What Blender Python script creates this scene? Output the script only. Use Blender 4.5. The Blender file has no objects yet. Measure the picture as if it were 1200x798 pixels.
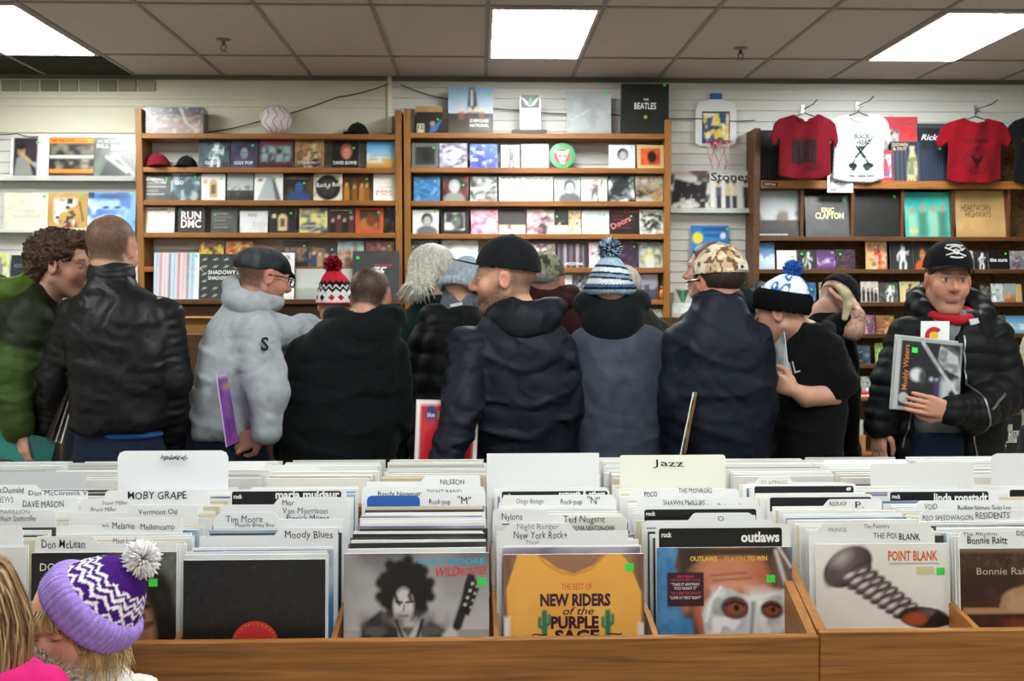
import bpy, math, random
import numpy as np
from mathutils import Vector, Matrix
from mathutils.bvhtree import BVHTree

# ---------------------------------------------------------------- camera, world, exposure
SC = bpy.context.scene
COL = SC.collection
F_PX, W_PX, H_PX = 1233.0, 1200.0, 798.0
CAM = Vector((0.0, 0.0, 1.55))
YAW, PITCH = math.radians(1.77), math.radians(2.79)
FWD = Vector((math.sin(YAW)*math.cos(PITCH), math.cos(YAW)*math.cos(PITCH), -math.sin(PITCH)))
RGT = Vector((math.cos(YAW), -math.sin(YAW), 0.0))
UPV = RGT.cross(FWD)
cam_data = bpy.data.cameras.new('camera')
cam_data.sensor_width = 36.0
cam_data.lens = F_PX/W_PX*36.0
cam_data.clip_end = 60
cam = bpy.data.objects.new('camera', cam_data)
COL.objects.link(cam)
cam.matrix_world = Matrix(((RGT.x, UPV.x, -FWD.x, CAM.x), (RGT.y, UPV.y, -FWD.y, CAM.y),
                           (RGT.z, UPV.z, -FWD.z, CAM.z), (0, 0, 0, 1)))
cam_data.dof.use_dof = True
cam_data.dof.focus_distance = 2.9
cam_data.dof.aperture_fstop = 8.0
SC.camera = cam
world = bpy.data.worlds.new('world')
SC.world = world
world.use_nodes = True
world.node_tree.nodes['Background'].inputs[0].default_value = (0.75, 0.85, 1.0, 1)
world.node_tree.nodes['Background'].inputs[1].default_value = 0.02
SC.view_settings.view_transform = 'Standard'
SC.view_settings.look = 'None'
SC.view_settings.gamma = 1.0
SC.view_settings.exposure = 0.0
SC.view_settings.use_curve_mapping = False
SC.cycles.use_denoising = True
SC.cycles.max_bounces = 5
SC.cycles.diffuse_bounces = 3
SC.cycles.glossy_bounces = 2
SC.cycles.transmission_bounces = 4
SC.cycles.transparent_max_bounces = 8
SC.cycles.sample_clamp_indirect = 6.0
LAMP = 32.5            # emission of a ceiling lamp's diffuser
CEIL = 3.04
WALL_Y = 7.5

def at(px, py, Y):
    """the point at distance Y into the room that the photograph shows at pixel (px, py)"""
    d = FWD + RGT*((px-W_PX/2)/F_PX) - UPV*((py-H_PX/2)/F_PX)
    return CAM + d*(Y/d.y)

# ---------------------------------------------------------------- colours and materials
def lin(c):
    if isinstance(c, str):
        c = [int(c[i:i+2], 16)/255 for i in (0, 2, 4)]
    c = np.asarray(c, float)
    return np.where(c <= 0.04045, c/12.92, ((c+0.055)/1.055)**2.4)

MATS = {}
def mat(name, rough=0.5, spec=0.4, color=None, bump=None, metal=0.0, coat=0.0, sheen=0.0, var=None, sss=0.0, wrinkle=None):
    """a node material; base colour from the mesh's own colour attribute unless color is given"""
    if name in MATS: return MATS[name]
    m = bpy.data.materials.new(name); m.use_nodes = True
    nt = m.node_tree; b = nt.nodes['Principled BSDF']
    b.inputs['Roughness'].default_value = rough
    b.inputs['Specular IOR Level'].default_value = spec
    b.inputs['Metallic'].default_value = metal
    b.inputs['Coat Weight'].default_value = coat
    b.inputs['Coat Roughness'].default_value = 0.12
    b.inputs['Sheen Weight'].default_value = sheen
    if sss:
        b.inputs['Subsurface Weight'].default_value = sss
        b.inputs['Subsurface Radius'].default_value = (0.012, 0.005, 0.003)
        b.inputs['Subsurface Scale'].default_value = 0.6
    if color is not None:
        src = nt.nodes.new('ShaderNodeRGB'); src.outputs[0].default_value = (*lin(color), 1)
    else:
        src = nt.nodes.new('ShaderNodeVertexColor'); src.layer_name = 'col'
    out = src.outputs[0]
    tc = nt.nodes.new('ShaderNodeTexCoord')
    if var:
        scale, amt = var
        n = nt.nodes.new('ShaderNodeTexNoise'); n.inputs['Scale'].default_value = scale; n.inputs['Detail'].default_value = 4
        nt.links.new(tc.outputs['Object'], n.inputs['Vector'])
        mr = nt.nodes.new('ShaderNodeMapRange'); mr.inputs[1].default_value = 0.3; mr.inputs[2].default_value = 0.7
        mr.inputs[3].default_value = 1-amt; mr.inputs[4].default_value = 1+amt
        nt.links.new(n.outputs['Fac'], mr.inputs[0])
        mx = nt.nodes.new('ShaderNodeVectorMath'); mx.operation = 'SCALE'
        nt.links.new(out, mx.inputs[0]); nt.links.new(mr.outputs[0], mx.inputs['Scale'])
        out = mx.outputs[0]
    nt.links.new(out, b.inputs['Base Color'])
    if bump:
        scale, dist = bump
        n = nt.nodes.new('ShaderNodeTexNoise'); n.inputs['Scale'].default_value = scale; n.inputs['Detail'].default_value = 5
        nt.links.new(tc.outputs['Object'], n.inputs['Vector'])
        bp = nt.nodes.new('ShaderNodeBump'); bp.inputs['Distance'].default_value = dist; bp.inputs['Strength'].default_value = 0.6
        nt.links.new(n.outputs['Fac'], bp.inputs['Height']); nt.links.new(bp.outputs[0], b.inputs['Normal'])
        if wrinkle:      # broad soft creases under the weave
            wn = nt.nodes.new('ShaderNodeTexNoise'); wn.inputs['Scale'].default_value = wrinkle[0]; wn.inputs['Detail'].default_value = 3; wn.inputs['Distortion'].default_value = 1.6
            wn.noise_type = 'RIDGED_MULTIFRACTAL'
            nt.links.new(tc.outputs['Object'], wn.inputs['Vector'])
            wb = nt.nodes.new('ShaderNodeBump'); wb.inputs['Distance'].default_value = wrinkle[1]; wb.inputs['Strength'].default_value = 0.7
            nt.links.new(wn.outputs['Fac'], wb.inputs['Height']); nt.links.new(wb.outputs[0], bp.inputs['Normal'])
    MATS[name] = m
    return m

def wood(name, dark, light, scale=(1.5, 30, 30), rough=0.42, axis=0, contrast=0.5):
    if name in MATS: return MATS[name]
    m = bpy.data.materials.new(name); m.use_nodes = True
    nt = m.node_tree; b = nt.nodes['Principled BSDF']
    b.inputs['Roughness'].default_value = rough
    tc = nt.nodes.new('ShaderNodeTexCoord'); mp = nt.nodes.new('ShaderNodeMapping')
    mp.inputs['Scale'].default_value = scale
    nt.links.new(tc.outputs['Object'], mp.inputs['Vector'])
    n = nt.nodes.new('ShaderNodeTexNoise'); n.inputs['Scale'].default_value = 2.0; n.inputs['Detail'].default_value = 8; n.inputs['Distortion'].default_value = 0.7
    n.inputs['Roughness'].default_value = 0.62
    nt.links.new(mp.outputs[0], n.inputs['Vector'])
    n2 = nt.nodes.new('ShaderNodeTexNoise'); n2.inputs['Scale'].default_value = 1.3; n2.inputs['Detail'].default_value = 2
    nt.links.new(tc.outputs['Object'], n2.inputs['Vector'])
    ad = nt.nodes.new('ShaderNodeMath'); ad.operation = 'MULTIPLY_ADD'; ad.inputs[1].default_value = 0.4; ad.inputs[2].default_value = 0.0
    nt.links.new(n2.outputs['Fac'], ad.inputs[0])
    ad2 = nt.nodes.new('ShaderNodeMath'); ad2.operation = 'ADD'
    nt.links.new(n.outputs['Fac'], ad2.inputs[0]); nt.links.new(ad.outputs[0], ad2.inputs[1])
    cr = nt.nodes.new('ShaderNodeValToRGB')
    cr.color_ramp.elements[0].position = 0.7-contrast/2; cr.color_ramp.elements[0].color = (*lin(dark), 1)
    cr.color_ramp.elements[1].position = 0.7+contrast/2; cr.color_ramp.elements[1].color = (*lin(light), 1)
    nt.links.new(ad2.outputs[0], cr.inputs[0]); nt.links.new(cr.outputs[0], b.inputs['Base Color'])
    bp = nt.nodes.new('ShaderNodeBump'); bp.inputs['Distance'].default_value = 0.002; bp.inputs['Strength'].default_value = 0.3
    nt.links.new(n.outputs['Fac'], bp.inputs['Height']); nt.links.new(bp.outputs[0], b.inputs['Normal'])
    MATS[name] = m
    return m

def lamp_mat(name, strength, color=(1, 1, 1)):
    if name in MATS: return MATS[name]
    m = bpy.data.materials.new(name); m.use_nodes = True
    nt = m.node_tree; nt.nodes.remove(nt.nodes['Principled BSDF'])
    e = nt.nodes.new('ShaderNodeEmission'); e.inputs[0].default_value = (*color, 1); e.inputs[1].default_value = strength
    nt.links.new(e.outputs[0], nt.nodes['Material Output'].inputs[0])
    MATS[name] = m
    return m

def glass_mat(name, rough=0.05, alpha=0.15, color=(1, 1, 1)):
    if name in MATS: return MATS[name]
    m = bpy.data.materials.new(name); m.use_nodes = True
    b = m.node_tree.nodes['Principled BSDF']
    b.inputs['Base Color'].default_value = (*color, 1); b.inputs['Roughness'].default_value = rough
    b.inputs['Alpha'].default_value = alpha
    MATS[name] = m
    return m

PRINT = lambda: mat('printed_card', 0.38, 0.4)
MATTE = lambda: mat('matte_paint', 0.75, 0.25)
SHRINK = lambda: mat('shrink_wrapped_card', 0.3, 0.45, coat=0.15, bump=(30, 0.002))
CLOTH = lambda: mat('woven_cloth', 0.92, 0.1, bump=(420, 0.0012), sheen=0.05, var=(25, 0.12), wrinkle=(5, 0.012))
NYLON = lambda: mat('nylon_shell', 0.6, 0.18, bump=(60, 0.002), var=(14, 0.12), wrinkle=(7, 0.016))
KNIT = lambda: mat('knitted_wool', 0.95, 0.1, bump=(260, 0.003), var=(90, 0.15))
LEATHER = lambda: mat('leather', 0.45, 0.28, bump=(70, 0.003), var=(18, 0.2), wrinkle=(8, 0.012))
SKIN = lambda: mat('skin', 0.5, 0.35, bump=(150, 0.0008), sss=0.12)
HAIR = lambda: mat('hair', 0.55, 0.35, bump=(150, 0.002), var=(110, 0.3))
STEEL = lambda: mat('bare_metal', 0.3, 0.5, metal=0.9)
PLASTIC = lambda: mat('plastic', 0.3, 0.5)
OAK = lambda: wood('oak', '653C14', 'A36C2C', (1.6, 40, 45), 0.4, contrast=0.42)
OAKV = lambda: wood('oak_upright', '6B4016', 'A8702E', (40, 40, 1.6), 0.45)
OAKY = lambda: wood('oak_side', '6C4216', 'A26A2E', (40, 1.6, 40), 0.45)
PINE = lambda: wood('shelf_wood', '6E4016', 'A86C2C', (1.2, 30, 30), 0.5)
BOARD = lambda: wood('flake_board', '3A2410', '7A5528', (14, 14, 20), 0.75, contrast=0.35)
DARKW = lambda: wood('dark_wood', '3A2008', '6B4018', (1.4, 30, 30), 0.5)

# ---------------------------------------------------------------- mesh collector
class MB:
    """collects coloured geometry; build() links it as ONE mesh object"""
    def __init__(s): s.v = []; s.f = []; s.c = []; s.m = []; s.n = 0; s.mi = 0
    def add(s, verts, faces, color, percorner=False):
        verts = np.asarray(verts, float).reshape(-1, 3)
        s.v.append(verts)
        color = lin(color) if isinstance(color, str) else np.asarray(color, float)
        for f in faces:
            s.f.append([i+s.n for i in f]); s.m.append(s.mi)
            if color.ndim == 1: s.c.extend([color]*len(f))
            else: s.c.extend([color[i] for i in f])
        s.n += len(verts)
        return s
    def box(s, x0, x1, y0, y1, z0, z1, color='FFFFFF', ch=0.0, M=None):
        if ch <= 0:
            v = [(x, y, z) for x in (x0, x1) for y in (y0, y1) for z in (z0, z1)]
            f = [(0, 1, 3, 2), (4, 6, 7, 5), (0, 4, 5, 1), (2, 3, 7, 6), (0, 2, 6, 4), (1, 5, 7, 3)]
        else:
            ch = min(ch, (x1-x0)*.45, (y1-y0)*.45, (z1-z0)*.45)
            v = []; ix = {}
            for sx in (0, 1):
                for sy in (0, 1):
                    for sz in (0, 1):
                        X = (x0, x1)[sx]; Y = (y0, y1)[sy]; Z = (z0, z1)[sz]
                        dx = (ch, -ch)[sx]; dy = (ch, -ch)[sy]; dz = (ch, -ch)[sz]
                        ix[sx, sy, sz, 0] = len(v); v.append((X, Y+dy, Z+dz))
                        ix[sx, sy, sz, 1] = len(v); v.append((X+dx, Y, Z+dz))
                        ix[sx, sy, sz, 2] = len(v); v.append((X+dx, Y+dy, Z))
            f = []
            q = [(0, 0), (1, 0), (1, 1), (0, 1)]
            for a in (0, 1): f.append([ix[a, i, j, 0] for i, j in (q if a else q[::-1])])
            for a in (0, 1): f.append([ix[i, a, j, 1] for i, j in (q[::-1] if a else q)])
            for a in (0, 1): f.append([ix[i, j, a, 2] for i, j in (q if a else q[::-1])])
            for a in (0, 1):
                for b in (0, 1):
                    e = [ix[a, b, 0, 0], ix[a, b, 1, 0], ix[a, b, 1, 1], ix[a, b, 0, 1]]; f.append(e if a != b else e[::-1])
                    e = [ix[a, 0, b, 0], ix[a, 0, b, 2], ix[a, 1, b, 2], ix[a, 1, b, 0]]; f.append(e if a == b else e[::-1])
                    e = [ix[0, a, b, 1], ix[0, a, b, 2], ix[1, a, b, 2], ix[1, a, b, 1]]; f.append(e if a != b else e[::-1])
            for a in (0, 1):
                for b in (0, 1):
                    for c in (0, 1):
                        e = [ix[a, b, c, k] for k in range(3)]; f.append(e if (a+b+c) % 2 == 1 else e[::-1])
        v = np.asarray(v, float)
        if M is not None: v = xf(M, v)
        return s.add(v, f, color)
    def prism(s, pts, d0, d1, color, plane='xz', M=None):
        """outline pts in a plane, extruded along the third axis from d0 to d1"""
        n = len(pts); v = []
        for d in (d0, d1):
            for a, b in pts:
                v.append({'xz': (a, d, b), 'yz': (d, a, b), 'xy': (a, b, d)}[plane])
        f = [list(range(n)), list(range(2*n-1, n-1, -1))]
        for i in range(n):
            j = (i+1) % n; f.append([i, i+n, j+n, j])
        v = np.asarray(v, float)
        if M is not None: v = xf(M, v)
        return s.add(v, f, color)
    def tube(s, pts, r, color, seg=8, caps=True):
        pts = [Vector(p) for p in pts]; n = len(pts)
        rr = r if hasattr(r, '__len__') else [r]*n
        up = None; v = []
        for i, p in enumerate(pts):
            t = (pts[min(i+1, n-1)]-pts[max(i-1, 0)]).normalized()
            if up is None: up = t.orthogonal().normalized()
            up = (up-t*up.dot(t)); up = up.normalized() if up.length > 1e-6 else t.orthogonal().normalized()
            w = t.cross(up)
            for k in range(seg):
                a = 2*math.pi*k/seg
                v.append(p+(up*math.cos(a)+w*math.sin(a))*rr[i])
        f = []
        for i in range(n-1):
            for k in range(seg):
                k2 = (k+1) % seg; f.append((i*seg+k, i*seg+k2, (i+1)*seg+k2, (i+1)*seg+k))
        if caps:
            f.append(list(range(seg))[::-1]); f.append([(n-1)*seg+k for k in range(seg)])
        return s.add([tuple(q) for q in v], f, color)
    def lathe(s, prof, color, seg=24, M=None):
        """prof: list of (radius, z) turned about the z axis"""
        v = []; n = len(prof)
        for r, z in prof:
            for k in range(seg):
                a = 2*math.pi*k/seg; v.append((r*math.cos(a), r*math.sin(a), z))
        f = []
        for i in range(n-1):
            for k in range(seg):
                k2 = (k+1) % seg; f.append((i*seg+k, i*seg+k2, (i+1)*seg+k2, (i+1)*seg+k))
        f.append(list(range(seg))[::-1]); f.append([(n-1)*seg+k for k in range(seg)])
        v = np.asarray(v)
        if M is not None: v = xf(M, v)
        return s.add(v, f, color)
    def grid(s, P, C):
        """P (n,m,3) points with C (n,m,3) linear colours"""
        n, m = P.shape[:2]
        i, j = np.meshgrid(np.arange(n-1), np.arange(m-1), indexing='ij')
        a = (i*m+j).ravel()+s.n
        q = np.stack([a, a+1, a+m+1, a+m], 1)
        s.f.extend(q.tolist()); s.m.extend([s.mi]*len(q))
        s.c.extend(C.reshape(-1, 3)[(q-s.n).ravel()])
        s.v.append(P.reshape(-1, 3)); s.n += n*m
        return s
    def build(s, name, mats, parent=None, loc=None, smooth=False, bevel=0.0):
        me = bpy.data.meshes.new(name)
        V = np.concatenate(s.v) if s.v else np.zeros((0, 3))
        me.from_pydata(V.tolist(), [], s.f)
        if not isinstance(mats, (list, tuple)): mats = [mats]
        for m in mats: me.materials.append(m)
        ca = me.color_attributes.new('col', 'FLOAT_COLOR', 'CORNER')
        C = np.ones((len(s.c), 4), np.float32); C[:, :3] = np.asarray(s.c)
        ca.data.foreach_set('color', C.ravel())
        me.polygons.foreach_set('material_index', np.asarray(s.m, np.int32))
        me.polygons.foreach_set('use_smooth', np.full(len(s.f), bool(smooth)))
        me.update()
        return link(name, me, parent, loc)

def xf(M, v):
    A = np.array(M); return v @ A[:3, :3].T + A[:3, 3]

def link(name, data, parent=None, loc=None, rotz=0):
    o = bpy.data.objects.new(name, data); COL.objects.link(o)
    if parent is not None: o.parent = parent
    if loc is not None: o.location = loc
    if rotz: o.rotation_euler = (0, 0, rotz)
    return o
def tag(o, label, cat, group=None, kind=None):
    o['label'] = label; o['category'] = cat
    if group: o['group'] = group
    if kind: o['kind'] = kind
    return o
def thing(name, label, cat, loc=(0, 0, 0), rotz=0, group=None):
    return tag(link(name, None, None, loc, rotz), label, cat, group)
def struct(o):
    o['kind'] = 'structure'; return o
def TR(loc=(0, 0, 0), rx=0, ry=0, rz=0):
    return Matrix.Translation(loc) @ Matrix.Rotation(rz, 4, 'Z') @ Matrix.Rotation(ry, 4, 'Y') @ Matrix.Rotation(rx, 4, 'X')

# ---------------------------------------------------------------- lettering (the built-in font, turned into mesh)
_tx = {}
def glyphs(text, bold=0.0, shear=0.0, spacing=1.0):
    key = (text, bold, shear, spacing)
    if key not in _tx:
        cu = bpy.data.curves.new('lettering', 'FONT'); cu.body = text; cu.size = 1.0; cu.offset = bold*.6; cu.shear = shear
        cu.space_character = spacing; cu.resolution_u = 2; cu.align_x = 'LEFT'
        o = bpy.data.objects.new('lettering', cu); COL.objects.link(o)
        dg = bpy.context.evaluated_depsgraph_get(); me = o.evaluated_get(dg).to_mesh()
        V = np.array([v.co[:] for v in me.vertices]).reshape(-1, 3); Fc = [list(p.vertices) for p in me.polygons]
        o.evaluated_get(dg).to_mesh_clear(); bpy.data.objects.remove(o); bpy.data.curves.remove(cu)
        if len(V) == 0: V = np.zeros((1, 3)); Fc = []
        _tx[key] = (V[:, :2], Fc)
    return _tx[key]
def text(mb, s, u, v, h, color, M, width=None, bold=0.0, shear=0.0, align='l', lift=0.0006, rot=0.0, spacing=1.0, wob=0.0):
    """letters of cap height h on the local x-z face of M (front towards -y), starting at (u, v); wob = hand-written wobble"""
    P, Fc = glyphs(s, bold, shear, spacing)
    P = P*(h/0.72)
    if wob:
        P = P+np.stack([np.sin(P[:, 1]/h*3+P[:, 0]/h*1.7)*h*wob, np.sin(P[:, 0]/h*2.3+1)*h*wob*1.3], 1)
    w = P[:, 0].max()-P[:, 0].min(); P = P-[P[:, 0].min(), 0]
    if width: P = P*[width/max(w, 1e-6), 1]; w = width
    if align == 'c': P = P-[w/2, 0]
    if align == 'r': P = P-[w, 0]
    if rot:
        c, q = math.cos(rot), math.sin(rot); P = P @ np.array([[c, q], [-q, c]])
    V = np.stack([P[:, 0]+u, np.full(len(P), -lift), P[:, 1]+v], 1)
    mb.add(xf(M, V), Fc, color)

# ---------------------------------------------------------------- painted print (a small canvas of colours carried by a mesh grid)
class Canvas:
    def __init__(s, n=24, m=None, bg='FFFFFF'):
        s.n = n; s.m = m or n
        s.a = np.zeros((s.m, s.n, 3)); s.a[:] = lin(bg)
        s.U, s.V = np.meshgrid((np.arange(s.n)+.0)/(s.n-1), (np.arange(s.m)+.0)/(s.m-1))   # v up
        s.px = 1.0/s.n
    def mix(s, mask, c):
        c = lin(c) if isinstance(c, str) else np.asarray(c)
        s.a = s.a*(1-mask[..., None])+c*mask[..., None]; return s
    def soft(s, d, e=None): return np.clip(0.5-d/(e or s.px), 0, 1)
    def ell(s, u, v, ru, rv, c, rot=0, e=None, a=1):
        x = s.U-u; y = s.V-v
        if rot: k, q = math.cos(rot), math.sin(rot); x, y = x*k+y*q, -x*q+y*k
        d = (np.sqrt((x/ru)**2+(y/rv)**2)-1)*min(ru, rv)
        return s.mix(s.soft(d, e)*a, c)
    def rect(s, u0, u1, v0, v1, c, e=None, a=1):
        d = np.maximum(np.maximum(u0-s.U, s.U-u1), np.maximum(v0-s.V, s.V-v1)); return s.mix(s.soft(d, e)*a, c)
    def poly(s, pts, c, e=None, a=1):
        pts = np.asarray(pts, float); inside = np.zeros(s.U.shape, bool); dm = np.full(s.U.shape, 9.)
        for i in range(len(pts)):
            (x0, y0), (x1, y1) = pts[i], pts[(i+1) % len(pts)]
            dx, dy = x1-x0, y1-y0
            t = np.clip(((s.U-x0)*dx+(s.V-y0)*dy)/max(dx*dx+dy*dy, 1e-9), 0, 1)
            dm = np.minimum(dm, np.hypot(s.U-x0-t*dx, s.V-y0-t*dy))
            cond = (y0 > s.V) != (y1 > s.V)
            xi = x0+(s.V-y0)*dx/(dy if dy else 1e-9); inside ^= cond & (s.U < xi)
        return s.mix(s.soft(np.where(inside, -dm, dm), e)*a, c)
    def line(s, pts, w, c, e=None, a=1):
        dm = np.full(s.U.shape, 9.)
        for (x0, y0), (x1, y1) in zip(pts[:-1], pts[1:]):
            dx, dy = x1-x0, y1-y0
            t = np.clip(((s.U-x0)*dx+(s.V-y0)*dy)/max(dx*dx+dy*dy, 1e-9), 0, 1)
            dm = np.minimum(dm, np.hypot(s.U-x0-t*dx, s.V-y0-t*dy))
        return s.mix(s.soft(dm-w, e)*a, c)
    def vgrad(s, c0, c1, v0=0, v1=1, u0=0, u1=1):
        t = np.clip((s.V-v0)/(v1-v0), 0, 1)[..., None]; c = lin(c0)*(1-t)+lin(c1)*t
        k = ((s.V >= v0) & (s.V <= v1) & (s.U >= u0) & (s.U <= u1))[..., None]
        s.a = np.where(k, c, s.a); return s
    def noise(s, seed, f=6):
        r = np.random.RandomState(seed); g = r.rand(f+2, f+2)
        x = s.U*f; y = s.V*f; i = x.astype(int); j = y.astype(int); fx = x-i; fy = y-j
        fx = fx*fx*(3-2*fx); fy = fy*fy*(3-2*fy)
        return (g[j, i]*(1-fx)+g[j, i+1]*fx)*(1-fy)+(g[j+1, i]*(1-fx)+g[j+1, i+1]*fx)*fy
    def blot(s, seed, f, c, th=0.5, e=0.2, a=1, box=None):
        m = np.clip((s.noise(seed, f)*.65+s.noise(seed+9, f*2)*.35-th)/e+.5, 0, 1)*a
        if box: m = m*np.clip(.5+np.minimum(np.minimum(s.U-box[0], box[1]-s.U), np.minimum(s.V-box[2], box[3]-s.V))/.1, 0, 1)
        return s.mix(m, c)
    def grain(s, amt, seed=0):
        s.a = np.clip(s.a*(1+amt*(np.random.RandomState(seed).rand(s.m, s.n, 1)*2-1)), 0, 1); return s

def card(mb, cv, w, h, t, M, side='EEEAE0', back=None):
    """a thin card: printed front on local -y, x 0..w, z 0..h, thickness t behind it; closed all round"""
    nn, mm = cv.n, cv.m
    P = np.zeros((mm, nn, 3)); P[..., 0] = cv.U*w; P[..., 2] = cv.V*h
    mb.grid(xf(M, P.reshape(-1, 3)).reshape(mm, nn, 3), cv.a)
    # edges and back share the corner outline just behind the front
    v = [(0, 0.0001, 0), (w, 0.0001, 0), (w, 0.0001, h), (0, 0.0001, h), (0, t, 0), (w, t, 0), (w, t, h), (0, t, h)]
    f = [(0, 4, 5, 1), (1, 5, 6, 2), (2, 6, 7, 3), (3, 7, 4, 0), (4, 7, 6, 5)]
    mb.add(xf(M, np.asarray(v)), f, side)
# ---------------------------------------------------------------- soft bodies: blended shapes turned into one closed surface
def smin(a, b, k):
    if k <= 0: return np.minimum(a, b)
    h = np.clip(.5+.5*(b-a)/k, 0, 1); return b+(a-b)*h-k*h*(1-h)
def smax(a, b, k): return -smin(-a, -b, k)
def wob(x, y, z, f=1.0, ph=0.0):
    """smooth crumple in about -1..1"""
    a = np.sin(f*(9*x+4*z)+2.1*np.sin(f*(5*y-7*z)+ph)+ph); b = np.sin(f*(17*z-6*x)+1.7*np.sin(f*(11*x+6*y)+ph*2))
    return .55*a*b+.45*np.sin(f*(23*z+13*x-9*y)+2.4*np.sin(f*(8*z-5*x)+ph))
SURF = {}
class Sdf:
    def __init__(s): s.ops = []; s.M = Matrix.Identity(4)
    def pt(s, p): return s.M @ Vector(p)
    def _add(s, fn, lo, hi, k, sub): s.ops.append((fn, np.asarray(lo, float), np.asarray(hi, float), k, sub)); return s
    def cap(s, a, b, ra, rb=None, k=.02, sub=False, flat=None, fold=None):
        """tapered limb from a to b; fold = (count, depth, phase): rings of cloth along it"""
        rb = ra if rb is None else rb
        a = np.array(s.pt(a)); b = np.array(s.pt(b)); d = b-a; L2 = max(d @ d, 1e-9); R = max(ra, rb)
        def fn(x, y, z):
            t = np.clip(((x-a[0])*d[0]+(y-a[1])*d[1]+(z-a[2])*d[2])/L2, 0, 1)
            q = np.sqrt((x-a[0]-t*d[0])**2+(y-a[1]-t*d[1])**2+(z-a[2]-t*d[2])**2)
            r = ra+(rb-ra)*t
            if fold: r = r+fold[1]*(np.abs(np.sin(math.pi*fold[0]*t+fold[2]+(2.2*x+1.3*y)*3))**.6-.6)
            return q-r
        return s._add(fn, np.minimum(a, b)-R, np.maximum(a, b)+R, k, sub)
    def chain(s, pts, rad, k=.02, fold=None):
        for i in range(len(pts)-1): s.cap(pts[i], pts[i+1], rad[i], rad[i+1], k, fold=fold)
        return s
    def ell(s, c, r, k=.02, sub=False, rot=None):
        A = s.M @ Matrix.Translation(c)
        if rot is not None: A = A @ rot
        I = np.array(A.inverted()); r = np.asarray(r, float); c0 = np.array(A.to_translation()); R = r.max()
        Rm = np.abs(np.array(A)[:3, :3]) @ r
        def fn(x, y, z):
            u = (I[0, 0]*x+I[0, 1]*y+I[0, 2]*z+I[0, 3]); v = (I[1, 0]*x+I[1, 1]*y+I[1, 2]*z+I[1, 3]); w = (I[2, 0]*x+I[2, 1]*y+I[2, 2]*z+I[2, 3])
            k0 = np.sqrt((u/r[0])**2+(v/r[1])**2+(w/r[2])**2); k1 = np.sqrt((u/r[0]**2)**2+(v/r[1]**2)**2+(w/r[2]**2)**2)
            return k0*(k0-1)/np.maximum(k1, 1e-6)
        return s._add(fn, c0-Rm, c0+Rm, k, sub)
    def box(s, lo, hi, rd=.01, k=.0, sub=False, rot=None, c=(0, 0, 0)):
        A = s.M @ Matrix.Translation(c)
        if rot is not None: A = A @ rot
        I = np.array(A.inverted()); lo = np.asarray(lo, float); hi = np.asarray(hi, float); m = (lo+hi)/2; e = (hi-lo)/2
        cs = np.array([A @ Vector((x, y, z)) for x in (lo[0], hi[0]) for y in (lo[1], hi[1]) for z in (lo[2], hi[2])])
        def fn(x, y, z):
            q = [np.abs(I[i, 0]*x+I[i, 1]*y+I[i, 2]*z+I[i, 3]-m[i])-e[i]+rd for i in range(3)]
            o = np.sqrt(np.maximum(q[0], 0)**2+np.maximum(q[1], 0)**2+np.maximum(q[2], 0)**2)
            return o+np.minimum(np.maximum(np.maximum(q[0], q[1]), q[2]), 0)-rd
        return s._add(fn, cs.min(0), cs.max(0), k, sub)
    def loft(s, rows, k=.02, sub=False, n=2.4, ph=0.0):
        """rows of (z, cx, cy, rx, ry), z rising: a body with super-elliptic sections"""
        rows = np.asarray(rows, float); zz = rows[:, 0]
        # smooth resampling
        t = np.linspace(zz[0], zz[-1], 60); R = np.stack([np.interp(t, zz, rows[:, i]) for i in range(1, 5)], 1)
        ker = np.array([1, 2, 3, 2, 1.])/9; Rp = np.pad(R, ((2, 2), (0, 0)), mode='edge')
        R = sum(ker[i]*Rp[i:i+60] for i in range(5))
        I = np.array(s.M.inverted()); z0, z1 = zz[0], zz[-1]
        ex = np.array([[R[:, 0].min()-R[:, 2].max(), R[:, 1].min()-R[:, 3].max(), z0], [R[:, 0].max()+R[:, 2].max(), R[:, 1].max()+R[:, 3].max(), z1]])
        cs = np.array([s.M @ Vector((ex[i, 0], ex[j, 1], ex[l, 2])) for i in (0, 1) for j in (0, 1) for l in (0, 1)])
        def fn(x, y, z):
            u = (I[0, 0]*x+I[0, 1]*y+I[0, 2]*z+I[0, 3]); v = (I[1, 0]*x+I[1, 1]*y+I[1, 2]*z+I[1, 3]); w = (I[2, 0]*x+I[2, 1]*y+I[2, 2]*z+I[2, 3])
            sh = w.shape; wf = w.ravel()
            cx, cy, rx, ry = [np.interp(wf, t, R[:, i]).reshape(sh) for i in range(4)]
            q = (np.abs((u-cx)/rx)**n+np.abs((v-cy)/ry)**n)**(1/n)
            d = (q-1)*np.minimum(rx, ry)
            dz = np.maximum(z0-w, w-z1)
            return smax(d, dz, .03)
        return s._add(fn, cs.min(0), cs.max(0), k, sub)
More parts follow.
